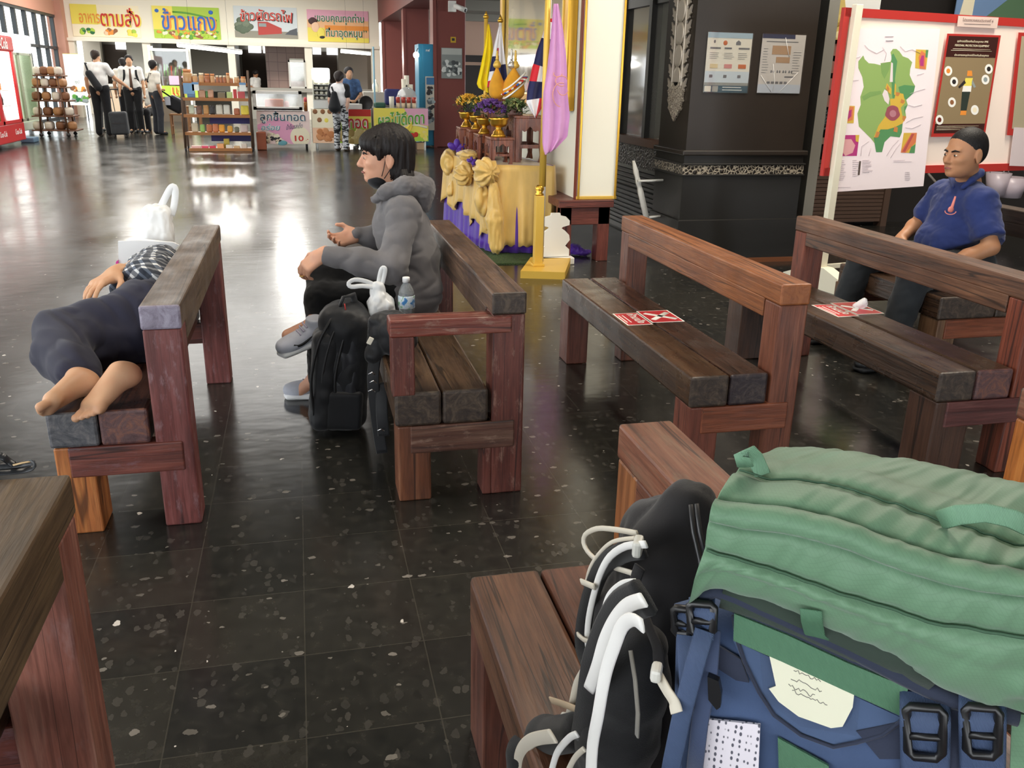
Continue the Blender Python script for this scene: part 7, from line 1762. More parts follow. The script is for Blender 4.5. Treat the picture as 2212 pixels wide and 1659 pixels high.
g1, g2, y1_, o1 = P_('map_green', S(150, 180, 104)), P_('map_dark_green', S(92, 150, 96)), P_('map_yellow', S(222, 184, 74)), P_('map_orange', S(206, 136, 76)); pu = P_('map_plum', S(160, 84, 96)); mg = P_('map_magenta', S(188, 62, 128)); wh_ = P_('map_white', S(240, 226, 226)); ln = P_('map_line', S(198, 182, 186))
pm = MB()
outline = [(585, 560), (600, 600), (640, 640), (700, 645), (760, 660), (860, 625), (875, 590), (860, 530), (885, 495), (920, 495), (950, 520), (985, 570), (1040, 590), (1080, 630), (1060, 700), (1055, 760), (1085, 830), (1110, 870), (1095, 940), (1020, 1010), (1035, 1060), (1010, 1120), (1020, 1190), (985, 1240), (975, 1340), (955, 1390), (860, 1380), (800, 1440), (775, 1540), (715, 1540), (700, 1450), (660, 1400), (590, 1330), (540, 1280), (525, 1150), (560, 1060), (555, 980), (590, 880), (575, 780), (535, 690), (535, 620)]
bpoly(pm, g1, cr(outline), .0135)
bpoly(pm, g2, cr([(690, 1390), (760, 1290), (900, 1290), (985, 1230), (975, 1340), (955, 1390), (860, 1380), (800, 1440), (775, 1540), (715, 1540), (700, 1450)]), .0140)
bpoly(pm, g2, cr([(940, 880), (1000, 860), (1110, 870), (1095, 940), (1020, 1010), (960, 960)]), .0140); bpoly(pm, g2, cr([(1000, 1080), (1035, 1060), (1010, 1120), (1000, 1160)]), .0140)
bpoly(pm, g2, cr([(870, 560), (890, 540), (930, 620), (905, 800), (920, 1000), (880, 990), (870, 800)]), .0140); bpoly(pm, P_('map_sage', S(130, 166, 96)), cr([(760, 640), (860, 625), (850, 700), (800, 800), (770, 740)]), .0140); bpoly(pm, P_('map_sage', S(130, 166, 96)), cr([(570, 980), (650, 930), (760, 920), (770, 950), (660, 980), (590, 1020)]), .0140)
bpoly(pm, wh_, cr([(868, 630), (885, 640), (884, 830), (852, 830)]), .0143); bpoly(pm, wh_, cr([(800, 905), (830, 925), (850, 1000), (840, 1060), (800, 1020), (778, 955)]), .0143)
bpoly(pm, y1_, cr([(855, 1000), (900, 1000), (915, 935), (990, 950), (1010, 1040), (965, 1090), (985, 1190), (1015, 1200), (980, 1250), (900, 1290), (830, 1310), (760, 1310), (720, 1370), (690, 1395), (740, 1270), (800, 1190), (860, 1060)]), .0146)
bpoly(pm, y1_, cr([(825, 840), (870, 900), (865, 960), (835, 930), (808, 890)]), .0146); bpoly(pm, y1_, cr([(905, 840), (918, 860), (915, 960), (898, 960)]), .0146)
bpoly(pm, pu, [(1740 + (882 + 72 * cos(a) * (1 + .08 * sin(5 * a))) * .21338, (1145 + 78 * sin(a)) * .21338) for a in [i * 2 * pi / 26 for i in range(26)]], .0150)
bpoly(pm, P_('map_mauve', S(190, 130, 140)), [(1740 + (885 + 34 * cos(a)) * .21338, (1150 + 36 * sin(a)) * .21338) for a in [i * 2 * pi / 14 for i in range(14)]], .0153)
for pts in ([(720, 1330), (755, 1340), (735, 1390), (700, 1395)], [(900, 1280), (935, 1290), (930, 1340), (890, 1330)], [(830, 860), (850, 900), (840, 930), (820, 900)], [(970, 1000), (1005, 1020), (990, 1050), (960, 1040)], [(985, 1170), (1020, 1180), (1000, 1230), (980, 1210)], [(915, 930), (960, 940), (940, 975), (915, 970)]): bpoly(pm, o1, cr(pts), .0150)
def inset(c, cols):
    bpoly(pm, cols[0], cr(c), .0140); a, b, d, e = c
    lerp = lambda p, q_, t: (p[0] + (q_[0] - p[0]) * t, p[1] + (q_[1] - p[1]) * t)
    bl = lambda u, v_: lerp(lerp(a, b, u), lerp(e, d, u), v_)
    return bl
bl = inset([(1118, 500), (1245, 505), (1220, 703), (1110, 690)], [y1_]); bpoly(pm, P_('map_salmon', S(224, 128, 84)), cr([bl(.45, .05), bl(.8, .2), bl(.95, 1), bl(.4, 1), bl(.25, .4)]), .0146); bpoly(pm, mg, cr([bl(.5, .3), bl(.7, .3), bl(.75, .85), bl(.45, .85), bl(.38, .6)]), .0150); bpoly(pm, g2, cr([bl(.8, 0), bl(1, 0), bl(1, .4), bl(.82, .38)]), .0146)
bl = inset([(388, 1070), (500, 1073), (487, 1248), (370, 1247)], [y1_]); bpoly(pm, P_('map_salmon', S(224, 128, 84)), cr([bl(.4, .05), bl(.9, .05), bl(.9, .8), bl(.3, .95), bl(.15, .6)]), .0146); bpoly(pm, mg, cr([bl(.45, .3), bl(.75, .2), bl(.75, .6), bl(.45, .8), bl(.25, .7)]), .0150)
bl = inset([(352, 1368), (545, 1366), (520, 1578), (338, 1580)], [mg]); bpoly(pm, P_('map_blush', S(230, 170, 170)), cr([bl(.12, .2), bl(.6, .2), bl(.85, .5), bl(.75, .85), bl(.35, 1), bl(.1, .7)]), .0146); bpoly(pm, y1_, cr([bl(.8, 0), bl(1, 0), bl(1, .35), bl(.85, .3)]), .0146)
bl = inset([(995, 1345), (1128, 1345), (1105, 1550), (965, 1545)], [y1_]); bpoly(pm, P_('map_salmon', S(224, 128, 84)), cr([bl(.6, 0), bl(1, 0), bl(1, .45), bl(.35, 1), bl(0, 1), bl(0, .9)]), .0146); bpoly(pm, P_('map_brick', S(188, 86, 84)), cr([bl(.62, .05), bl(.82, .05), bl(.3, .95), bl(.1, .95)]), .0150); bpoly(pm, g2, cr([bl(.7, .7), bl(1, .55), bl(1, 1), bl(.6, 1)]), .0146)
pm.build('map_print', None, T)
lm_ = MB(); lm_.mat(ln); rnd = random.Random(21)
roads = [[(600, 455), (640, 500), (720, 540), (800, 500)], [(960, 470), (1010, 520), (1080, 500), (1160, 540)], [(430, 560), (480, 600), (560, 570)], [(400, 780), (450, 820), (540, 810)], [(440, 870), (450, 1000), (420, 1060)], [(1060, 950), (1130, 920), (1210, 900)], [(1040, 1060), (1100, 1080), (1180, 1060)], [(1020, 1240), (1090, 1200), (1190, 1180)], [(1010, 1290), (1080, 1300), (1170, 1260)], [(560, 1580), (570, 1480), (640, 1430)], [(640, 1580), (660, 1500)], [(820, 1580), (880, 1480), (940, 1420)], [(860, 1600), (920, 1500), (960, 1450)], [(780, 480), (820, 540), (800, 620)], [(1130, 760), (1200, 740)]]
for r_ in roads: rd = MB(); rd.tube([onb(*p_, .0150) for p_ in cr(r_)], .0012, 4); rd.build('road_line', ln, T)
def lines(px, py, w_, n, dy, m_, hh=.0016, seed=1):
    rr = random.Random(seed); lm_.mat(m_)
    for i in range(n): lm_.tube([onb(px, py + i * dy, .0150), onb(px + w_ * rr.uniform(.5, 1), py + i * dy * 1.0, .0150)], hh, 4)
grey_i = P_('map_grey_ink', S(150, 138, 142))
lines(1912, 79, 32, 1, 5, grey_i); lines(1914, 88, 27, 1, 5, grey_i, .0022)
for px, n in ((1813, 11), (1842, 9)): lines(px, 346, 15, n, 4.2, ln, .0012, px)
lines(1863, 346, 24, 9, 3.2, ln, .0012, 3); lines(1955, 372, 12, 5, 4, grey_i, .0012, 5); lines(1797, 404, 45, 1, 3, ln, .001, 6); lines(1930, 346, 40, 2, 3, ln, .001, 8)
lm_.mat(P_('map_scale_dark', S(90, 76, 70))); a = [onb(1856, 348, .0155), onb(1860, 348, .0155), onb(1857, 378, .0155), onb(1853, 378, .0155)]; lm_.add(a, [[0, 1, 2, 3]]); lm_.build('map_lines', None, T)

T = thing('poster', 'dark safety equipment poster with red edge on the notice board', 'poster', onb(2070, 290, .012))
E4 = [(1435, 340), (1975, 358), (1812, 1378), (1270, 1386)]
def pbl(u, v_): a, b, d, e = E4; l = lambda p, q_, t: (p[0] + (q_[0] - p[0]) * t, p[1] + (q_[1] - p[1]) * t); return l(l(a, b, u), l(e, d, u), v_)
pq = MB(); q = [onb(*p_, .009) for p_ in cr(E4)]; q2 = [v_ + bn * .003 for v_ in q]; pq.mat(red_f); pq.add(q + q2, [[3, 2, 1, 0], [4, 5, 6, 7], [0, 1, 5, 4], [1, 2, 6, 5], [2, 3, 7, 6], [3, 0, 4, 7]]); pq.build('poster_sheet', None, T)
pp = MB(); quad = lambda m_, u0, v0, u1, v1, o: bpoly(pp, m_, cr([pbl(u0, v0), pbl(u1, v0), pbl(u1, v1), pbl(u0, v1)]), o)
quad(P_('ppe_olive', S(150, 130, 98), rough=.25), .04, .02, .97, .965, .0130); quad(P_('ppe_brown', S(64, 34, 30), rough=.25), .04, .02, .97, .225, .0134); quad(P_('ppe_brown', S(64, 34, 30), rough=.25), .04, .875, .97, .965, .0134)
disc = lambda m_, u, v_, r_, o, ey=1.25: bpoly(pp, m_, cr([(pbl(u, v_)[0] + r_ * cos(a), pbl(u, v_)[1] + r_ * ey * sin(a)) for a in [i * 2 * pi / 18 for i in range(18)]]), o)
for u, v_, m_ in ((.13, .36, sorange), (.88, .335, sdark), (.27, .465, sdark), (.85, .44, sgrey), (.29, .665, sbrown), (.74, .74, scream), (.11, .835, P_('ppe_boot', S(110, 46, 34)))):
    disc(swhite, u, v_, 40, .0136); disc(m_, u, v_, 20, .0139)
bx = lambda m_, pts: bpoly(pp, m_, cr(pts), .0138)
bx(sorange, [(1640, 715), (1685, 715), (1690, 770), (1635, 770)]); bx(yellow, [(1620, 790), (1695, 790), (1680, 870), (1600, 870)]); bx(swhite, [(1597, 868), (1682, 868), (1675, 930), (1585, 930)]); bx(sdark, [(1610, 810), (1625, 840), (1560, 895), (1545, 880)]); bx(sgrey, [(1690, 805), (1725, 880), (1705, 890), (1680, 840)]); bx(P_('ppe_trouser', S(44, 56, 48)), [(1585, 928), (1668, 928), (1630, 1120), (1570, 1120)]); bx(sorange, [(1572, 1120), (1630, 1120), (1625, 1165), (1565, 1165)])
pp.build('poster_print', None, T)
def btext(s_, u, v_, wu, hpx, m_, par, bold=0.0):
    c = onb(*cr([pbl(u, v_)])[0], .0134); a = onb(*cr([pbl(u - wu / 2, v_)])[0], .0134); b = onb(*cr([pbl(u + wu / 2, v_)])[0], .0134)
    text('lettering', s_, c, b - a, Z3, hpx * .21338 / F_PX * 5.95, m_, par, width=(b - a).length, lift=.001, depth=.0006, bold=bold)
btext('อุปกรณ์ป้องกันส่วนบุคคล PPE', .5, .07, .58, 30, scream, T); btext('PERSONAL PROTECTION EQUIPMENT', .5, .112, .64, 24, scream, T); btext('ประเภทของอุปกรณ์ป้องกันส่วนบุคคล', .52, .205, .64, 30, scream, T)
tl = MB(); tl.mat(scream)
for v_, a, b in ((.145, .15, .85), (.16, .12, .88), (.898, .08, .86), (.915, .08, .80), (.932, .08, .52)): tl.tube([onb(*cr([pbl(a, v_)])[0], .0138), onb(*cr([pbl(b, v_)])[0], .0138)], .0016, 4)
tl.build('poster_lines', None, T)
T = thing('paper_notice', 'small pinkish paper strip above the safety poster', 'notice', onb(2110, 50, .012)); E5 = [(1545, 160), (1953, 178), (1935, 288), (1533, 268)]
nq = MB(); q = [onb(*p_, .009) for p_ in cr(E5)]; q2 = [v_ + bn * .003 for v_ in q]; nq.add(q + q2, [[3, 2, 1, 0], [4, 5, 6, 7], [0, 1, 5, 4], [1, 2, 6, 5], [2, 3, 7, 6], [3, 0, 4, 7]]); nq.build('notice_sheet', P_('notice_greige', S(226, 202, 190)), T)
c, a, b = onb(2113, 43.5, .013), onb(2080, 42, .013), onb(2146, 45, .013); text('lettering', 'โปรดตรวจสอบประกาศที่ 6', c, b - a, Z3, .022, P_('notice_ink', S(120, 96, 92)), T, width=(b - a).length, lift=.001, depth=.0006)
tl = MB(); tl.tube([onb(2083, 51, .0138), onb(2140, 53, .0138)], .0014, 4); tl.build('notice_line', P_('notice_ink', S(120, 96, 92)), T)
T = thing('poster', 'pale poster with red edge cut off at the right side of the picture', 'poster', onb(2190, 285, .012)); nq = MB(); E6 = [(2200, 70), (2300, 75), (2270, 295), (2175, 292)]
q = [onb(*p_, .009) for p_ in E6]; q2 = [v_ + bn * .003 for v_ in q]; nq.add(q + q2, [[3, 2, 1, 0], [4, 5, 6, 7], [0, 1, 5, 4], [1, 2, 6, 5], [2, 3, 7, 6], [3, 0, 4, 7]]); nq.build('poster_sheet', red_f, T); pp = MB(); bpoly(pp, P_('poster_khaki', S(176, 164, 136)), [(2207, 78), (2290, 82), (2262, 280), (2186, 278)], .0130); pp.build('poster_print', None, T)
mb = MB(); q = [onb(a, b, .016) for a, b in ((2190, 275), (2300, 280), (2290, 362), (2180, 358))]; q2 = [v_ + bn * .003 for v_ in q]; mb.add(q + q2, [[3, 2, 1, 0], [4, 5, 6, 7], [0, 1, 5, 4], [1, 2, 6, 5], [2, 3, 7, 6], [3, 0, 4, 7]]); tag(mb.build('paper_sheet', P_('sheet_lilac', S(222, 206, 206))), 'plain pale sheet at the lower right of the notice board', 'paper')

# -------- things around the shop front and column
T = thing('white_sign_box', 'small white box sign behind the black column', 'sign', at(1733, 450, y=7.75)); a, b = at(1723, 383, y=7.75), at(1752, 447, y=7.75); mb = MB(); mb.box((a.x, 7.75, b.z), (b.x, 7.95, a.z), .004); mb.build('sign_box', P_('sign_box_ivory', S(226, 220, 200)), T); mb = MB(); mb.box((a.x - .03, 7.72, 0), (a.x + .0, 7.76, a.z + .02)); mb.build('sign_post', white_paint, T)
T = thing('white_easel', 'white wooden easel post leaning beside the black column', 'stand', at(1400, 480, y=6.9)); p0, p1 = at(1407, 520, y=6.9), at(1368, 347, y=7.0); d = (p1 - p0)
mb = MB(); mb.tube([p0, p0 + d * .62, p0 + d * .68, p0 + d * .74, p0 + d * .80, p0 + d * .86, p1], [1, 1, .72, .95, .72, .9, .35], 4, flat=(.055, .03), up=Y3); mb.build('easel_post', white_paint, T)
for (x_, y_), (x2, y2) in (((1378, 391), (1422, 389)), ((1402, 469), (1416, 467))):
    mb = MB(); mb.tube([at(x_, y_, y=6.93), at(x2 + 10, y2, y=6.93)], 1, 4, flat=(.02, .03), up=Y3); mb.build('easel_bar', white_paint, T)
T = thing('shop_picture', 'bright picture of a pale temple in the shop beside the black column', 'picture', (5.1, YS, 1.9)); a, b = at(1752, 84, y=YS - .02), at(1905, -20, y=YS - .02); mb = MB(); rect_mb(mb, P_('picture_sky', S(250, 250, 244)), a.x, b.x, a.z, b.z, YS - .02, .01); mb.build('picture_sheet', None, T)
mb = MB(); mb.mat(P_('picture_gold', S(216, 190, 110))); c = at(1800, 84, y=YS - .03); mb.prism([(-.35, 0), (.3, 0), (.26, .1), (.2, .12), (.18, .2), (.1, .24), (.05, .42), (-.02, .24), (-.1, .2), (-.2, .3), (-.26, .1)], .003, frame((c.x, YS - .032, a.z), X3, Z3, -Y3)); blobs(mb, [P_('picture_gold', S(216, 190, 110)), P_('picture_pale', S(240, 226, 170)), P_('picture_ochre', S(170, 140, 70))], c.x - .25, c.x + .25, a.z + .02, a.z + .2, YS - .035, 30, .05, seed=31); mb.build('picture_print', None, T)
T = thing('shop_picture', 'landscape picture with blue sky and green hill above the notice board', 'picture', (6.8, YS, 2.1)); a, b = at(2062, 24, y=YS - .02), at(2260, -60, y=YS - .02); mb = MB(); rect_mb(mb, P_('picture_blue', S(120, 150, 190)), a.x, b.x, a.z - .05, b.z, YS - .02, .01); mb.build('picture_sheet', None, T)
mb = MB(); mb.mat(P_('picture_hill', S(92, 124, 92))); mb.prism([(.35, -.05), (1.1, -.05), (1.1, .3), (.8, .28), (.55, .1)], .003, frame((a.x, YS - .032, a.z), X3, Z3, -Y3)); mb.mat(scream); mb.prism([(.05, -.05), (.2, -.05), (.2, .3), (.1, .3)], .003, frame((a.x, YS - .032, a.z), X3, Z3, -Y3)); mb.build('picture_print', None, T)
for i, (px, py, w_, h_, lab) in enumerate(((2154, 395, .12, .22, 'narrow translucent bin hanging behind the man in blue'), (2185, 400, .15, .20, 'round translucent basket hanging at the right edge behind the man in blue'))):
    p = at(px, py, y=7.6); T = thing('hanging_basket', lab, 'basket', (p.x, 7.6, p.z - .12)); mb = MB(); mb.lathe([(0, 0), (w_ * .7, 0), (w_, h_), (w_ * .95, h_), (w_ * .65, .015), (0, .015)], (p.x, 7.6, p.z - .12), 18); mb.build('basket_body', plain('basket_plastic', S(196, 182, 190), .3), T); mb = MB(); mb.tube([(p.x + w_ * .9 * cos(a), 7.6, p.z - .12 + h_ + .14 * sin(a)) for a in [i_ * pi / 10 for i_ in range(11)]], .006, 6); mb.build('basket_handle', plain('basket_wire', S(150, 146, 146), .4), T)
mb = MB(); mb.tube([at(2005, 375, y=7.7), at(2035, 410, y=7.7), at(2062, 450, y=7.7), V((at(2062, 450, y=7.7).x + .3, 7.7, 0))], .012, 6); tag(mb.build('grey_strut', P_('strut_grey', S(120, 112, 106))), 'thin grey strut showing under the notice board', 'strut')
# ================================================================== BACKPACKS IN THE FOREGROUND
PA = V((.81, -.587, 0)).normalized(); PB = V((-PA.y, PA.x, 0)); PF0 = V((.40, .70, 0))
def fp(px, py, off=0.0):
    """Point of the pack face seen at a photo pixel; off = distance behind its front plane."""
    d = c_f + c_r * ((px - 1106) / F_PX) - c_u * ((py - 829.5) / F_PX)
    return CAM_O + d * ((PF0 + PB * off - CAM_O).dot(PB) / d.dot(PB))
def ripstop(name, c):
    t = NT(name); v = t.tc(); br = t.add('ShaderNodeTexBrick', offset=0.0); t.l.new(t.tc(rot=(.9, .2, .62)), br.inputs['Vector'])
    br.inputs['Color1'].default_value = (1, 1, 1, 1); br.inputs['Color2'].default_value = (.96, .96, .96, 1); br.inputs['Mortar'].default_value = (.80, .80, .80, 1); br.inputs['Scale'].default_value = 1; br.inputs['Mortar Size'].default_value = .0003; br.inputs['Brick Width'].default_value = .0032; br.inputs['Row Height'].default_value = .0032
    n = t.noise(v, 14, 3); base = t.ramp(n, [(.3, tuple(x * .88 for x in c[:3]) + (1,)), (.7, c)])
    t.set(color=t.mix(.5, base, br.outputs[0], 'MULTIPLY'), rough=.55, spec=.4, sheen=.2); t.bump(t.noise(v, 500, 1), .12, .001); return t.m
def webbing(name, c):
    t = NT(name); w = t.add('ShaderNodeTexWave'); t.l.new(t.tc(rot=(.4, .3, .7)), w.inputs[0]); w.inputs['Scale'].default_value = 260
    t.set(color=t.ramp(w.outputs['Fac'], [(0, tuple(x * .7 for x in c[:3]) + (1,)), (1, c)]), rough=.7); t.bump(w.outputs['Fac'], .4, .001); return t.m
pk_green = ripstop('rucksack_green', S(104, 140, 110)); pk_dkgreen = plain('rucksack_seam_green', S(58, 88, 66), .8); pk_web_g = webbing('rucksack_green_webbing', S(84, 128, 98)); pk_pale = webbing('rucksack_pale_webbing', S(122, 164, 134))
pk_blue = cloth('rucksack_blue', S(64, 82, 116), .75, 400); pk_navy = cloth('rucksack_navy', S(44, 50, 68), .8, 400); pk_web_b = webbing('rucksack_blue_webbing', S(66, 84, 118)); buck = plain('buckle_black', S(24, 24, 26), .35); buck_g = plain('buckle_grey', S(120, 122, 124), .35)
T = GP = thing('trekking_backpack', 'green and blue trekking backpack standing on the foreground bench', 'backpack', (.50, .72, .42))
# body
s = SDF(); Rm = frame((0, 0, 0), PA, PB, Z3); wid = .30
c = PF0 + PA * (wid / 2 - .045) + PB * .072; s.box((c.x, c.y, .645), (wid / 2, .072, .225), .05, Rm, .02); s.box((c.x, c.y, .80), (wid / 2 - .01, .060, .07), .04, Rm, .03)
s.build('pack_body', pk_blue, T, .007, 2, folds(10, .004, (1, 1, 1), 8))
# lid: rows of outline points from hem over the top to the back
rows = [([(1487, 1303), (1545, 1268), (1640, 1290), (1760, 1340), (1900, 1395), (1990, 1450), (2080, 1502), (2230, 1535)], -.020),
        ([(1500, 1250), (1560, 1235), (1660, 1262), (1770, 1300), (1910, 1350), (2010, 1395), (2110, 1430), (2230, 1455)], -.050),
        ([(1522, 1185), (1600, 1210), (1690, 1238), (1780, 1268), (1910, 1312), (2020, 1345), (2120, 1362), (2230, 1376)], -.052),
        ([(1532, 1122), (1610, 1140), (1700, 1150), (1800, 1175), (1920, 1218), (2030, 1255), (2130, 1275), (2230, 1288)], -.052),
        ([(1545, 1086), (1625, 1098), (1720, 1110), (1810, 1130), (1925, 1172), (2030, 1208), (2130, 1228), (2230, 1245)], -.042),
        ([(1592, 1012), (1675, 1034), (1755, 1040), (1840, 1058), (1940, 1092), (2040, 1128), (2130, 1155), (2230, 1178)], .010),
        ([(1640, 985), (1710, 996), (1790, 1002), (1870, 1014), (1960, 1040), (2060, 1066), (2140, 1088), (2230, 1108)], .070),
        ([(1692, 966), (1755, 967), (1830, 975), (1905, 986), (1990, 1002), (2075, 1018), (2150, 1036), (2230, 1055)], .125)]
G = [[fp(a, b, o) for a, b in r_] for r_, o in rows]
for dz, db in ((-.03, .045), (-.12, .055), (-.20, .03)): G.append([p + PB * db + Z3 * dz for p in G[7]])
G.insert(0, [p + PB * .05 - Z3 * .004 for p in G[0]])
for r_ in G: r_.append(r_[-1] + PA * .035 - Z3 * .004); r_.append(r_[-2] + PA * .05 - Z3 * .012)
cen = sum((r_[0] for r_ in G), V((0, 0, 0))) / len(G) ; cenR = sum((r_[-1] for r_ in G), V((0, 0, 0))) / len(G)
def cat(P, t):
    n = len(P) - 1; x = min(max(t * n, 0), n - 1e-6); i = int(x); f_ = x - i; p0, p1, p2, p3 = P[max(i - 1, 0)], P[i], P[i + 1], P[min(i + 2, n)]
    return .5 * ((2 * p1) + (p2 - p0) * f_ + (2 * p0 - 5 * p1 + 4 * p2 - p3) * f_ ** 2 + (3 * p1 - p0 - 3 * p2 + p3) * f_ ** 3)
NR = len(G) - 1
def lidp(u, v): return cat([cat(r_, u) for r_ in G], v)
def lidn(u, v, e=.004): a = lidp(min(u + e, 1), v) - lidp(max(u - e, 0), v); b = lidp(u, min(v + e, 1)) - lidp(u, max(v - e, 0)); n_ = a.cross(b); return n_.normalized() if n_.length else V((0, 0, 1))
def wrinkle(u, v):
    a = u * 15 - v * 9; w = noise.noise(V((a * .9, v * 2.4, 1.5))); w2 = noise.noise(V((u * 34 - v * 26, v * 5, 7))); w3 = noise.noise(V((u * 9 + 3, v * 9, 2)))
    k = .5 + .5 * min(1, max(0, (u - .1) * 2)); amp = .0034 * k * (1.0 if v < .62 else .7)
    bunch = .034 * max(0, u - .70) / .30 * max(0, .34 - v) / .34 * sin(v * 60 + u * 14 + 3 * w3)
    return amp * (1 - 2.2 * abs(w)) * .8 + .0016 * w2 + .003 * w3 + bunch
seams = [3 / NR, 4 / NR, 5 / NR, 6 / NR]
def lid(u, v):
    sm = 0.0
    for q_ in seams: sm -= .0045 * math.exp(-((v - q_) / .012) ** 2)
    return lidp(u, v) + lidn(u, v) * (wrinkle(u, v) + sm + .003 * abs(sin(v * NR * pi)) * (v < .62))
mb = MB(); nu, nv = 150, 150; mb.grid(lid, nu, nv); w = nv + 1
b0 = len(mb.v); mb.v += [cen + PB * .012, cenR + PA * .004]
for j in range(nv): mb.f.append([j, j + 1, b0]); mb.f.append([nu * w + j + 1, nu * w + j, b0 + 1]); mb.mi += [0, 0]; mb.sm += [True, True]
lidm = mb.build('lid', pk_green, T)
if lidm.data.polygons[nu * nv // 2].normal.dot(Vector(lidn(.5, .5))) < 0: pass
mb = MB(); mb.grid(lambda u, v: lidp(u * .97 + .004, (4 + v * 1.0) / NR) + lidn(u, (4 + v) / NR) * (.006 + .004 * sin(v * pi) + .6 * wrinkle(u, (4 + v) / NR)), 120, 10, thick=.003); mb.build('zip_flap', pk_green, lidm)
for q_, r_ in ((3 / NR, .0016), (6 / NR, .0013), (4.0 / NR, .0012), (4.98 / NR, .0012)):
    mb = MB(); mb.tube([lid(i / 80, q_) + lidn(i / 80, q_) * .004 for i in range(1, 79)], r_, 5); mb.build('seam', pk_dkgreen, lidm)
def strap(name, pts, w_, m_, par, up=None, th=.0022): mb = MB(); mb.tube(pts, 1.0, 8, flat=(w_, th), up=up or (-PB)); return mb.build(name, m_, par)
strap('lash_loop', [fp(1610, 1008, .0), fp(1603, 985, -.008), fp(1616, 974, .0), fp(1632, 990, .02), fp(1648, 1026, .012)], .016, pk_pale, lidm)
strap('lash_strap', [fp(2030, 1124, .0), fp(2070, 1112, -.020), fp(2130, 1108, -.024), fp(2185, 1120, -.018), fp(2240, 1146, -.012)], .018, pk_pale, lidm, up=-PB + Z3 * .5)
mb = MB(); mb.tube([fp(a, b, -.008) for a, b in ((1560, 1285), (1640, 1310), (1740, 1350), (1850, 1400), (1960, 1428), (2020, 1470))], 1, 8, flat=(.030, .012), up=-PB); mb.build('mesh_hem', cloth('mesh_dark_green', S(50, 62, 54), .8, 300), lidm)
# front details
def fpoly(name, m_, pts, off, par=T, th=.003):
    q = [fp(a, b, off) for a, b in pts]; n = len(q); q2 = [p + PB * th for p in q]; mb = MB(); mb.add(q + q2, [list(range(n)), list(range(2 * n - 1, n - 1, -1))] + [[i, n + i, n + (i + 1) % n, (i + 1) % n] for i in range(n)]); return mb.build(name, m_, par)
mb = MB(); mb.tube([fp(a, b, -.006) for a, b in ((1497, 1330), (1512, 1290), (1545, 1274), (1590, 1290), (1700, 1340), (1830, 1400), (1950, 1462), (2050, 1510), (2200, 1550))], .0085, 10); mb.build('rim_piping', pk_navy, T)
fpoly('rim_panel', pk_navy, [(1570, 1290), (1700, 1342), (1840, 1405), (1970, 1468), (1958, 1510), (1830, 1440), (1700, 1380), (1585, 1332)], -.006)
fpoly('compression_band', pk_web_g, [(1586, 1326), (1700, 1372), (1830, 1432), (1962, 1486), (1948, 1548), (1820, 1490), (1690, 1430), (1584, 1384)], -.009)
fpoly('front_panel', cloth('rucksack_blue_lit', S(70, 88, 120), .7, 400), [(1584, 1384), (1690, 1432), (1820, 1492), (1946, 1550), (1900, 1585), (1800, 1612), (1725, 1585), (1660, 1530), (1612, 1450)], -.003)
pc = fpoly('clear_pocket', clear('pocket_film', (1, 1, 1, 1), .05, .08), [(1640, 1400), (1860, 1490), (1850, 1590), (1730, 1570), (1650, 1510)], -.0085, th=.0008)
pp_ = fpoly('paper_slip', plain('paper_cream', S(250, 248, 222), .6), [(1660, 1408), (1846, 1492), (1842, 1528), (1820, 1570), (1795, 1573), (1725, 1548), (1682, 1516), (1661, 1488), (1676, 1482)], -.006, pc, .001)
mb = MB(); rnd = random.Random(3)
for k_, (x0, y0, n) in enumerate(((1715, 1448, 7), (1708, 1464, 8), (1703, 1480, 7), (1712, 1492, 9))):
    pts = [fp(x0 + i * 4.4 + rnd.uniform(-1, 1), y0 + i * 1.9 + rnd.uniform(-4, 4), -.0064) for i in range(n * 2)]
    mb.tube(pts, .00035, 4)
mb.build('handwriting', P_('pencil_grey', S(120, 118, 112)), pp_)
mb = MB(); mb.tube([fp(a, b, -.005) for a, b in ((1584, 1330), (1592, 1380), (1608, 1430), (1640, 1495), (1672, 1545), (1730, 1588), (1800, 1614), (1850, 1604), (1905, 1588), (1945, 1560), (1960, 1520))], .0022, 6); mb.build('pocket_seam', pk_navy, T)
fpoly('patch', pk_navy, [(1545, 1392), (1600, 1425), (1618, 1475), (1590, 1470), (1543, 1440)], -.006); fpoly('lower_patch', pk_navy, [(1850, 1580), (1900, 1570), (1945, 1560), (1950, 1640), (1900, 1640)], -.005)
def dots_mat():
    t = NT('white_perforated_mesh'); vo = t.add('ShaderNodeTexVoronoi', feature='F1', voronoi_dimensions='3D'); t.l.new(t.tc(scale=(1, 1, .55)), vo.inputs['Vector']); vo.inputs['Scale'].default_value = 210; vo.inputs['Randomness'].default_value = .25
    t.set(color=t.ramp(vo.outputs['Distance'], [(.26, S(84, 84, 96)), (.34, S(224, 218, 226))]), rough=.8); return t.m
fpoly('perforated_panel', dots_mat(), [(1518, 1553), (1642, 1566), (1636, 1720), (1496, 1720)], -.010)
fpoly('green_pocket', pk_web_g, [(1680, 1594), (1790, 1655), (1795, 1720), (1684, 1720)], -.006); fpoly('side_edge', pk_green, [(2186, 1540), (2250, 1550), (2250, 1720), (2180, 1720)], -.008)
fpoly('buckle_backing', pk_navy, [(2044, 1515), (2088, 1520), (2086, 1700), (2036, 1700)], -.010)
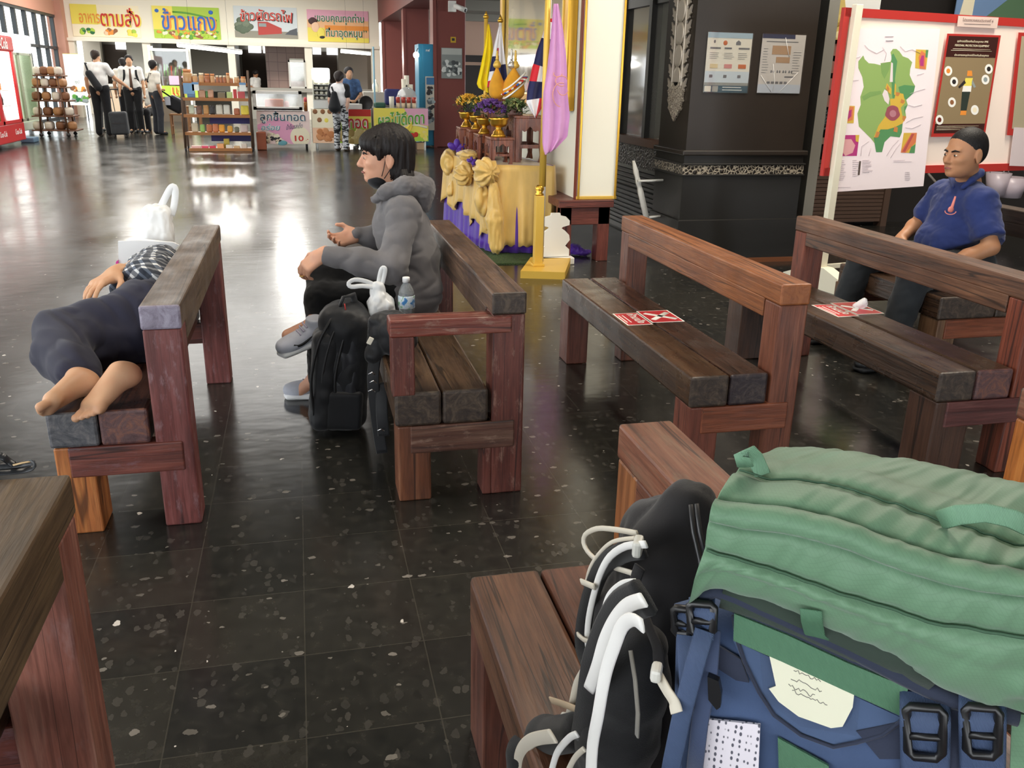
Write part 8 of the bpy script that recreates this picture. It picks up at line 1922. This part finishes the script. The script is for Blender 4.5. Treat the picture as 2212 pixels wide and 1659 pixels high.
def ladder(px, py, w_, h_, m_, off=-.022, mt=None):
    B_ = thing('ladder_buckle', None, None, (0, 0, 0)); bpy.data.objects.remove(B_)
    mb = MB(); q = [(px - w_ / 2, py - h_ * .42), (px - w_ * .38, py - h_ / 2), (px + w_ * .38, py - h_ * .46), (px + w_ / 2, py - h_ * .36), (px + w_ * .46, py + h_ * .40), (px + w_ * .3, py + h_ / 2), (px - w_ * .3, py + h_ * .46), (px - w_ * .46, py + h_ * .36)]
    mb.tube([fp(a, b, off) for a, b in q], .0045, 8, closed=True); mb.tube([fp(px - w_ * .42, py + h_ * .06, off), fp(px + w_ * .42, py + h_ * .10, off)], .004, 8)
    o = mb.build('buckle', m_, T)
    strap('buckle_strap', [fp(px, py - h_ * .75, off + .014), fp(px, py - h_ * .2, off - .002), fp(px, py + h_ * .15, off + .003), fp(px, py + h_ * .6, off + .01), fp(px - 4, py + 190, off + .012)], w_ * .00048 * 1.15, mt or pk_web_b, T)
ladder(1998, 1582, 80, 112, buck); ladder(2122, 1580, 72, 108, buck); ladder(1516, 1336, 52, 66, buck, -.020); ladder(1474, 1342, 36, 56, buck, -.006)
strap('load_strap', [fp(1522, 1362, -.024), fp(1500, 1440, -.030), fp(1474, 1540, -.032), fp(1452, 1645, -.030), fp(1442, 1700, -.028)], .020, pk_web_b, T); strap('load_strap', [fp(1480, 1372, -.010), fp(1486, 1470, -.014), fp(1490, 1580, -.016), fp(1492, 1720, -.016)], .019, pk_web_b, T); strap('load_strap', [fp(1538, 1360, -.014), fp(1532, 1450, -.020), fp(1512, 1560, -.022), fp(1496, 1700, -.02)], .018, cloth('rucksack_strap_slate', S(58, 70, 98), .7), T)
fpoly('side_release_clip', buck, [(1528, 1462), (1552, 1472), (1558, 1500), (1556, 1528), (1548, 1534), (1530, 1512)], -.030, th=.008)
strap('lid_tab', [fp(1752, 1318, -.052), fp(1754, 1345, -.040), fp(1760, 1372, -.014), fp(1775, 1384, -.010)], .020, pk_web_g, T)

# ---- black pack with white piping, harness towards the left
T = thing('black_backpack', 'black backpack with white piped harness on the foreground bench', 'backpack', (.47, 1.05, .42))
bk = cloth('rucksack_black', S(34, 32, 33), .75, 300); bk2 = cloth('rucksack_black_mesh', S(28, 28, 29), .7, 700, .5); wp = plain('piping_white', S(232, 230, 226), .5); wc = plain('piping_cream', S(206, 198, 182), .6)
def hp(px, py, x): return at(px, py, x=x)
s = SDF(); s.path([hp(1478, 1092, .50), hp(1440, 1210, .485), hp(1425, 1330, .47)], [.030, .052, .060], .05); s.cap(hp(1500, 1100, .52), hp(1480, 1300, .52), .035, .06, .04); s.box((.475, 1.03, .55), (.07, .11, .125), .05, None, .05); s.box((.50, 1.06, .70), (.06, .085, .11), .05, None, .05)
s.build('pack_body', bk, T, .007, 1, folds(13, .007, (1, 1, .6), 3))
for pts in (((1492, 1090), (1498, 1150), (1512, 1210), (1520, 1260)), ((1505, 1088), (1512, 1150), (1524, 1205))): hs_ = MB(); hs_.tube([hp(a, b, .455) for a, b in pts], .003, 6); hs_.build('zip_line', plain('zip_gloss', S(44, 44, 46), .35), T)
s = SDF(); s.path([hp(1395, 1395, .40), hp(1365, 1480, .39), hp(1335, 1580, .385), hp(1310, 1690, .385)], [.030, .042, .050, .055], .04); s.build('back_panel', bk2, T, .006, 1, folds(20, .003, (1, 1, 1), 6))
mb = MB(); mb.tube([hp(a, b, .335) for a, b in ((1362, 1405), (1372, 1470), (1378, 1540), (1376, 1590))], 1, 6, flat=(.010, .003), up=(-1, 0, 0)); mb.build('mesh_stripe', cloth('mesh_grey', S(120, 116, 108), .8, 900), T)
def hs(name, pts, x, w_, m_, th=.004): mb = MB(); mb.tube([cat([hp(a, b, x) for a, b in pts], i / 24) for i in range(25)], 1, 8, flat=(w_, th), up=lambda i: V((-.75, -.62, .1))); return mb.build(name, m_, T)
hs('carry_loop', [(1376, 1152), (1330, 1144), (1290, 1142), (1264, 1156), (1263, 1180), (1284, 1206), (1322, 1224), (1360, 1236), (1380, 1246)], .405, .0085, wc)
hs('shoulder_pad', [(1385, 1185), (1340, 1196), (1300, 1228), (1275, 1290), (1262, 1350), (1260, 1400), (1272, 1440)], .400, .030, bk2, .012); hs('shoulder_piping', [(1395, 1176), (1352, 1180), (1318, 1202), (1298, 1236), (1284, 1280), (1272, 1335), (1269, 1385), (1276, 1425), (1284, 1450)], .385, .0105, wp); hs('shoulder_piping', [(1372, 1162), (1325, 1170), (1296, 1194), (1276, 1225), (1266, 1262)], .392, .006, wc)
hs('shoulder_pad', [(1392, 1290), (1350, 1310), (1322, 1350), (1300, 1400), (1285, 1450), (1275, 1520), (1262, 1600)], .335, .044, bk2, .014); hs('shoulder_piping', [(1374, 1258), (1345, 1262), (1318, 1286), (1306, 1320), (1300, 1350)], .335, .0095, wp); hs('shoulder_piping', [(1390, 1296), (1356, 1308), (1328, 1340), (1306, 1385), (1290, 1440), (1272, 1490)], .320, .017, wp); hs('shoulder_piping', [(1388, 1352), (1366, 1338), (1344, 1352), (1328, 1392), (1312, 1440), (1302, 1485), (1292, 1545), (1280, 1610), (1276, 1690)], .305, .016, wp)
hs('sternum_strap', [(1262, 1448), (1246, 1478), (1236, 1520), (1226, 1552)], .345, .012, wc); hs('keeper_loop', [(1256, 1256), (1270, 1262), (1284, 1268)], .378, .010, wc); hs('keeper_loop', [(1248, 1370), (1262, 1382), (1276, 1386)], .376, .008, wc); hs('web_tail', [(1190, 1512), (1220, 1522), (1255, 1536)], .335, .012, plain('web_tan', S(176, 156, 130), .7))
for i, (px, py, x, w_, h_) in enumerate(((1378, 1180, .385, 20, 24), (1358, 1288, .362, 16, 16), (1216, 1556, .335, 22, 12), (1418, 1452, .345, 16, 18))):
    p = hp(px, py, x); mb = MB(); k_ = .00066; mb.box((p.x - .006, p.y - w_ * k_, p.z - h_ * k_ * .7), (p.x + .006, p.y + w_ * k_, p.z + h_ * k_ * .7), .004, M=Matrix.Translation(p) @ Matrix.Rotation(-.5, 4, 'Z') @ Matrix.Translation(-p)); mb.build('adjuster_buckle', plain('buckle_cream', S(206, 204, 196), .35), T)
hs('side_strap', [(1424, 1462), (1440, 1490), (1455, 1515), (1462, 1540)], .35, .016, wc); hs('haul_strap', [(1382, 1225), (1372, 1260), (1380, 1300), (1400, 1350), (1420, 1400), (1424, 1440)], .385, .016, bk)
s = SDF(); s.path([hp(1120, 1700, .30), hp(1135, 1625, .31), hp(1180, 1592, .33), hp(1250, 1580, .345)], [.025, .028, .030, .028], .02); s.build('hip_belt', bk2, T, .006)
hs('hip_piping', [(1118, 1690), (1124, 1630), (1148, 1600), (1195, 1590)], .292, .022, wc); hs('hip_piping', [(1186, 1690), (1202, 1630), (1228, 1596), (1246, 1586)], .305, .010, wp); hs('hip_piping', [(1216, 1690), (1240, 1640), (1262, 1618)], .31, .008, wc)
mb = MB(); p = hp(1446, 1098, .50); mb.tube([p, p + V((-.03, .0, .002))], 1, 4, flat=(.012, .001)); mb.build('care_tag', P_('tag_white', S(240, 240, 238)), T)
# ================================================================== SMALL THINGS ON AND AROUND THE BENCHES
film = plain('bag_film_white', S(236, 236, 234), .35); 
def tn_film():
    t = NT('translucent_bag_film'); tr = t.add('ShaderNodeBsdfTransparent'); ad = t.add('ShaderNodeMixShader'); ad.inputs[0].default_value = .90
    t.set(color=(.93, .94, .94, 1), rough=.3); t.l.new(tr.outputs[0], ad.inputs[1]); t.l.new(t.b.outputs[0], ad.inputs[2]); t.l.new(ad.outputs[0], t.out.inputs[0]); return t.m
tfilm = tn_film()
# water bottle
T = thing('water_bottle', 'clear water bottle with a blue and white label on the centre bench', 'bottle', (.392, 3.5, .40))
b = (.392, 3.5, .40); K = 1.08
mb = MB(); mb.lathe([(r_ * K, z * K) for r_, z in ((0, .004), (.026, 0), (.029, .008), (.027, .03), (.029, .05), (.026, .068), (.030, .085), (.031, .10), (.031, .145), (.028, .165), (.016, .188), (.0125, .192), (.0125, .20))], b, 20); tw = NT('bottle_water'); tw.set(color=(.82, .87, .90, 1), rough=.08, trans=.75, ior=1.33); mb.build('bottle_body', tw.m, T)
mb = MB(); lt = NT('bottle_label'); n = lt.noise(lt.tc(scale=(1, 1, 1)), 34, 2, .5, 1.0); lt.set(color=lt.ramp(n, [(.40, S(70, 140, 206)), (.48, S(214, 232, 244)), (.60, S(232, 240, 246)), (.66, S(120, 190, 140))]), rough=.3); mb.lathe([(.0315 * K, .098 * K), (.0322 * K, .10 * K), (.0322 * K, .143 * K), (.0315 * K, .146 * K)], b, 24); mb.build('label', lt.m, T)
mb = MB(); mb.lathe([(.0142 * K, .196 * K), (.0142 * K, .212 * K), (.013 * K, .215 * K), (0, .215 * K)], b, 18); mb.build('cap', P_('cap_white', S(244, 244, 244)), T)
# white carrier bag on the centre bench
T = thing('carrier_bag', 'white plastic carrier bag with its handles up on the centre bench', 'bag', (.285, 3.5, .40))
s = SDF(); s.box((.290, 3.5, .475), (.052, .05, .072), .03, None, .02); s.cap((.285, 3.5, .52), (.275, 3.5, .595), .045, .028, .03); s.build('bag_body', tfilm, T, .006, 1, folds(34, .009, (1, 1, .4), 4))
for pts in (((.272, 3.5, .60), (.230, 3.49, .622), (.185, 3.48, .632), (.160, 3.475, .620), (.170, 3.475, .605), (.215, 3.48, .606), (.268, 3.49, .595)), ((.278, 3.5, .60), (.288, 3.5, .65), (.298, 3.5, .672), (.308, 3.5, .668), (.304, 3.5, .64), (.292, 3.5, .60))):
    mb = MB(); P = [V(p) for p in pts]; mb.tube([cat(P, i / 18) for i in range(19)], 1, 8, flat=(.018, .005), up=(0, -1, 0)); mb.build('handle', tfilm, T)
mb = MB(); mb.ell((.295, 3.5, .455), (.046, .044, .05), 14, 9); mb.build('contents', P_('bread_cream', S(226, 204, 168)), T)
# black backpack on the floor
T = thing('laptop_backpack', 'black backpack standing on the floor against the centre bench', 'backpack', (.115, 3.5, 0)); bkg = cloth('bag_black_nylon', S(30, 31, 34), .5, 300, .3); bks = cloth('bag_black_shiny', S(44, 45, 50), .38, 300, .2)
Rl = Matrix.Rotation(.10, 4, 'Y'); c = V((.125, 3.50, .265))
s = SDF(); s.box(c, (.105, .125, .262), .075, Rl, .02); s.cap((.125, 3.46, .47), (.155, 3.50, .50), .07, .05, .05); s.build('bag_body', bkg, T, .007, 2, folds(12, .006, (1, 1, .7), 6))
s = SDF(); s.box((.045, 3.45, .235), (.055, .085, .215), .05, Rl, .02); s.build('front_compartment', bkg, T, .007, 1, folds(14, .005, (1, 1, .7), 2))
s = SDF(); s.box((.130, 3.392, .30), (.050, .018, .13), .016, Rl, .01); s.build('side_gusset', bks, T, .006, 1, folds(16, .008, (1, 1, .5), 5)); s = SDF(); s.box((.115, 3.385, .115), (.075, .020, .085), .02, Rl, .01); s.build('side_pocket', bkg, T, .006, 1)
for dx in (-.008, .035, .085):
    mb = MB(); P = [V((.005 + dx, 3.385, .10)), V((.0 + dx, 3.372, .25)), V((.035 + dx, 3.372, .40)), V((.085 + dx * .8, 3.39, .49)), V((.125 + dx * .5, 3.45, .53))]; mb.tube([cat(P, i / 20) for i in range(21)], .006, 8); mb.build('zip_piping', P_('zip_black', S(20, 20, 22), rough=.5), T)
mb = MB(); mb.tube([(.115, 3.44, .525), (.135, 3.43, .575), (.175, 3.46, .575), (.185, 3.5, .52)], 1, 8, flat=(.028, .012)); mb.build('grab_handle', bkg, T)
p = at(745, 672, y=3.405); mb = MB(); mb.mat(P_('trim_red', S(190, 50, 44))); mb.tube([p + V((0, 0, .03)), p + V((.004, 0, -.005))], 1, 4, flat=(.005, .003), up=(0, -1, 0)); mb.mat(P_('badge_white', S(236, 236, 236))); q = at(748, 686, y=3.40); mb.lathe([(.006, -.003), (.011, -.003), (.011, .003), (.006, .003)], (0, 0, 0), 16, M=frame(q, X3, Z3, -Y3)); mb.ell(q, (.004, .003, .004), 8, 6); mb.build('badge', None, T)
# sling bag hanging off the seat edge
T = thing('sling_bag', 'black sling bag lying on the centre bench with a strap hanging to the floor', 'bag', (.31, 3.25, .40))
s = SDF(); s.box((.305, 3.24, .475), (.075, .10, .075), .05, Matrix.Rotation(.3, 4, 'Z'), .02); s.cap((.255, 3.23, .52), (.225, 3.2, .40), .035, .03, .03); s.build('bag_body', bkg, T, .007, 1, folds(16, .01, (1, 1, .7), 8))
for x, pts in ((0, ((.240, 3.20, .42), (.222, 3.17, .33), (.225, 3.16, .22), (.235, 3.15, .10), (.245, 3.14, .02))), (1, ((.255, 3.17, .30), (.248, 3.13, .2), (.252, 3.12, .10)))):
    mb = MB(); mb.tube([cat([V(p) for p in pts], i / 14) for i in range(15)], 1, 8, flat=(.046, .004), up=(-.3, -1, 0)); mb.build('strap', bkg, T)
mb = MB(); p = at(799, 736, y=3.13); mb.box((p.x - .008, p.y - .003, p.z - .014), (p.x + .010, p.y + .003, p.z + .014), .002, M=Matrix.Translation(p) @ Matrix.Rotation(.5, 4, 'Y') @ Matrix.Translation(-p)); mb.build('fabric_tab', P_('tab_cream', S(232, 226, 208)), T)
for px, py in ((803, 808), (806, 826), (803, 845), (823, 930)):
    mb = MB(); p = at(px, py, y=3.12 if py < 900 else 3.10); mb.tube([p + V((-.012, 0, .0)), p + V((.0, -.004, .008)), p + V((.012, 0, -.003))], .0028, 6); mb.build('metal_clip', plain('clip_chrome', S(220, 220, 222), .2, 1.0), T)
# sleeper's white sheets and bag
T = thing('paper_sheets', 'white sheets propped over the face of the sleeping person', 'paper', (-.62, 3.98, .50)); yq = 3.94
M = frame((0, yq + .02, 0), X3, Z3, -Y3)
def pz(l, y): return [(at(a, b_, y=y).x, at(a, b_, y=y).z) for a, b_ in l]
mb = MB(); mb.prism(pz([(254, 522), (296, 520), (372, 524), (386, 530), (366, 552), (352, 575), (310, 590), (256, 586)], yq), .012, M); mb.build('front_sheet', P_('paper_bright', S(246, 246, 246)), T)
M2 = frame((0, yq + .10, 0), X3, Z3, -Y3); mb = MB(); mb.prism(pz([(262, 524), (298, 514), (340, 519), (380, 524), (370, 570), (270, 590)], yq + .1), .05, M2); mb.build('back_sheet', P_('paper_bright', S(246, 246, 246)), T)
mb = MB(); mb.prism(pz([(250, 566), (255, 562), (256, 590), (251, 590)], yq), .014, frame((0, yq + .015, 0), X3, Z3, -Y3)); mb.build('magenta_edge', P_('edge_magenta', S(226, 60, 160)), T)
T = thing('carrier_bag', 'white plastic bag with one handle up at the head of the sleeping person', 'bag', (-.60, 4.14, .412)); yb_ = 4.14
a, b_ = at(303, 445, y=yb_), at(376, 519, y=yb_); s = SDF(); cx, cz = (a.x + b_.x) / 2, (a.z + .44) / 2; s.box((cx, yb_, cz), ((b_.x - a.x) / 2, .06, (a.z - .43) / 2), .035, None, .02); s.build('bag_body', tfilm, T, .007, 1, folds(26, .008, (1, 1, .5), 3))
P = [at(px, py, y=yb_) for px, py in ((345, 452), (356, 430), (368, 408), (376, 404), (379, 418), (376, 445), (370, 465))]; mb = MB(); mb.tube([cat(P, i / 20) for i in range(21)], 1, 8, flat=(.030, .006), up=(0, -1, 0)); mb.build('handle', tfilm, T)
mb = MB(); mb.box((cx - .05, yb_ - .04, .45), (cx + .05, yb_ + .04, cz + .08), .02); mb.build('contents', P_('paper_bright', S(246, 246, 246)), T)
# no-sitting stickers
def sticker(label, x0, x1, y0, y1, z):
    T_ = thing('seat_sticker', label, 'sticker', ((x0 + x1) / 2, (y0 + y1) / 2, z), group='red seat stickers')
    mb = MB(); xm = x0 + (x1 - x0) * .44
    for i, (a, b_, dy) in enumerate(((x0, xm - .004, -.012), (xm + .002, x1, .012))):
        mb.mat(swhite); mb.box((a, y0 + dy, z), (b_, y1 + dy, z + .0008), .0003); mb.mat(plain('sticker_red', S(206, 50, 58), .3)); mb.box((a + .006, y0 + .006 + dy, z + .0006), (b_ - .006, y1 - .006 + dy, z + .0012))
    mb.build('sticker_sheet', None, T_)
    cx, cy = (xm + x1) / 2 + .002, (y0 + y1) / 2 + .012; k_ = min(x1 - xm, y1 - y0) * .36; mb = MB()
    for sg in (1, -1): mb.tube([(cx - k_, cy - sg * k_, z + .0016), (cx + k_, cy + sg * k_, z + .0016)], 1, 4, flat=(.030, .0012), up=Z3)
    mb.build('white_cross', swhite, T_); text('lettering', 'ห้ามนั่ง', ((x0 + xm) / 2 + .02, (y0 + y1) / 2 - .012, z + .001), -Y3, X3, .045, swhite, T_, width=.15, bold=.02, lift=.0008, depth=.0004)
    mb = MB()
    for k in range(2): mb.box((x0 + .012 + .018 * k, y0 + .03, z + .001), (x0 + .017 + .018 * k, y1 - .05, z + .0016))
    mb.build('small_print', swhite, T_)
sticker('torn red no-sitting sticker with a white cross on the bench by the black column', 1.302, 1.571, 3.355, 3.55, .4312)
sticker('red no-sitting sticker with a white cross and a tissue on it', 2.300, 2.552, 3.36, 3.58, .4252)
s = SDF(); p = V((2.50, 3.47, .445)); s.ell(p, (.024, .02, .02)); s.ell(p + V((-.022, .01, -.006)), (.018, .014, .012)); s.ell(p + V((.008, .0, .018)), (.012, .012, .014)); tag(s.build('tissue', P_('tissue_white', S(250, 250, 252)), None, .004, 1, folds(90, .004)), 'crumpled white tissue on the sticker of the second right bench', 'tissue')
# strap on the near left bench
T = thing('leather_strap', 'black strap with tan lining lying on the lower left bench', 'strap', (-.51, 1.53, .74)); bs_ = plain('strap_black', S(34, 36, 40), .35)
P = [at(px, py, z=z) for px, py, z in ((-30, 1012, .748), (20, 1008, .75), (50, 1003, .752), (70, 1000, .757), (72, 1010, .752), (50, 1017, .746), (20, 1020, .746), (-30, 1024, .746))]
mb = MB(); mb.tube([cat(P, i / 24) for i in range(25)], 1, 8, flat=(.012, .003), up=(.3, -.6, .4)); mb.build('strap_band', bs_, T)
mb = MB(); P = [at(px, py, z=.758) for px, py in ((28, 1005), (48, 1000), (66, 997))]; mb.tube(P, 1, 6, flat=(.006, .002), up=(0, 0, 1)); mb.build('strap_lining', P_('lining_tan', S(206, 178, 136)), T)
mb = MB(); P = [at(px, py, z=z) for px, py, z in ((-40, 975, .77), (0, 984, .775), (18, 996, .762), (30, 1004, .754))]; mb.tube([cat(P, i / 12) for i in range(13)], 1, 8, flat=(.014, .004), up=(0, -.5, .8)); mb.build('strap_band', bs_, T)
# wooden stick held by the man in blue, teal pouch on his bench
mb = MB(); mb.tube([at(1952, 618, y=3.80), at(1944, 640, y=3.80), at(1930, 685, y=3.82)], [.010, .013, .009], 8); o = mb.build('wooden_stick', P_('stick_wood', S(126, 96, 78))); tag(o, 'short pale wooden stick held between the knees of the man in blue', 'stick')
p = at(2190, 560, y=3.95); s = SDF(); s.box((p.x, 3.95, .44), (.06, .04, .018), .015); o = s.build('teal_pouch', P_('teal_cloth', S(34, 76, 78)), None, .006); tag(o, 'small teal pouch on the bench behind the man in blue', 'pouch')
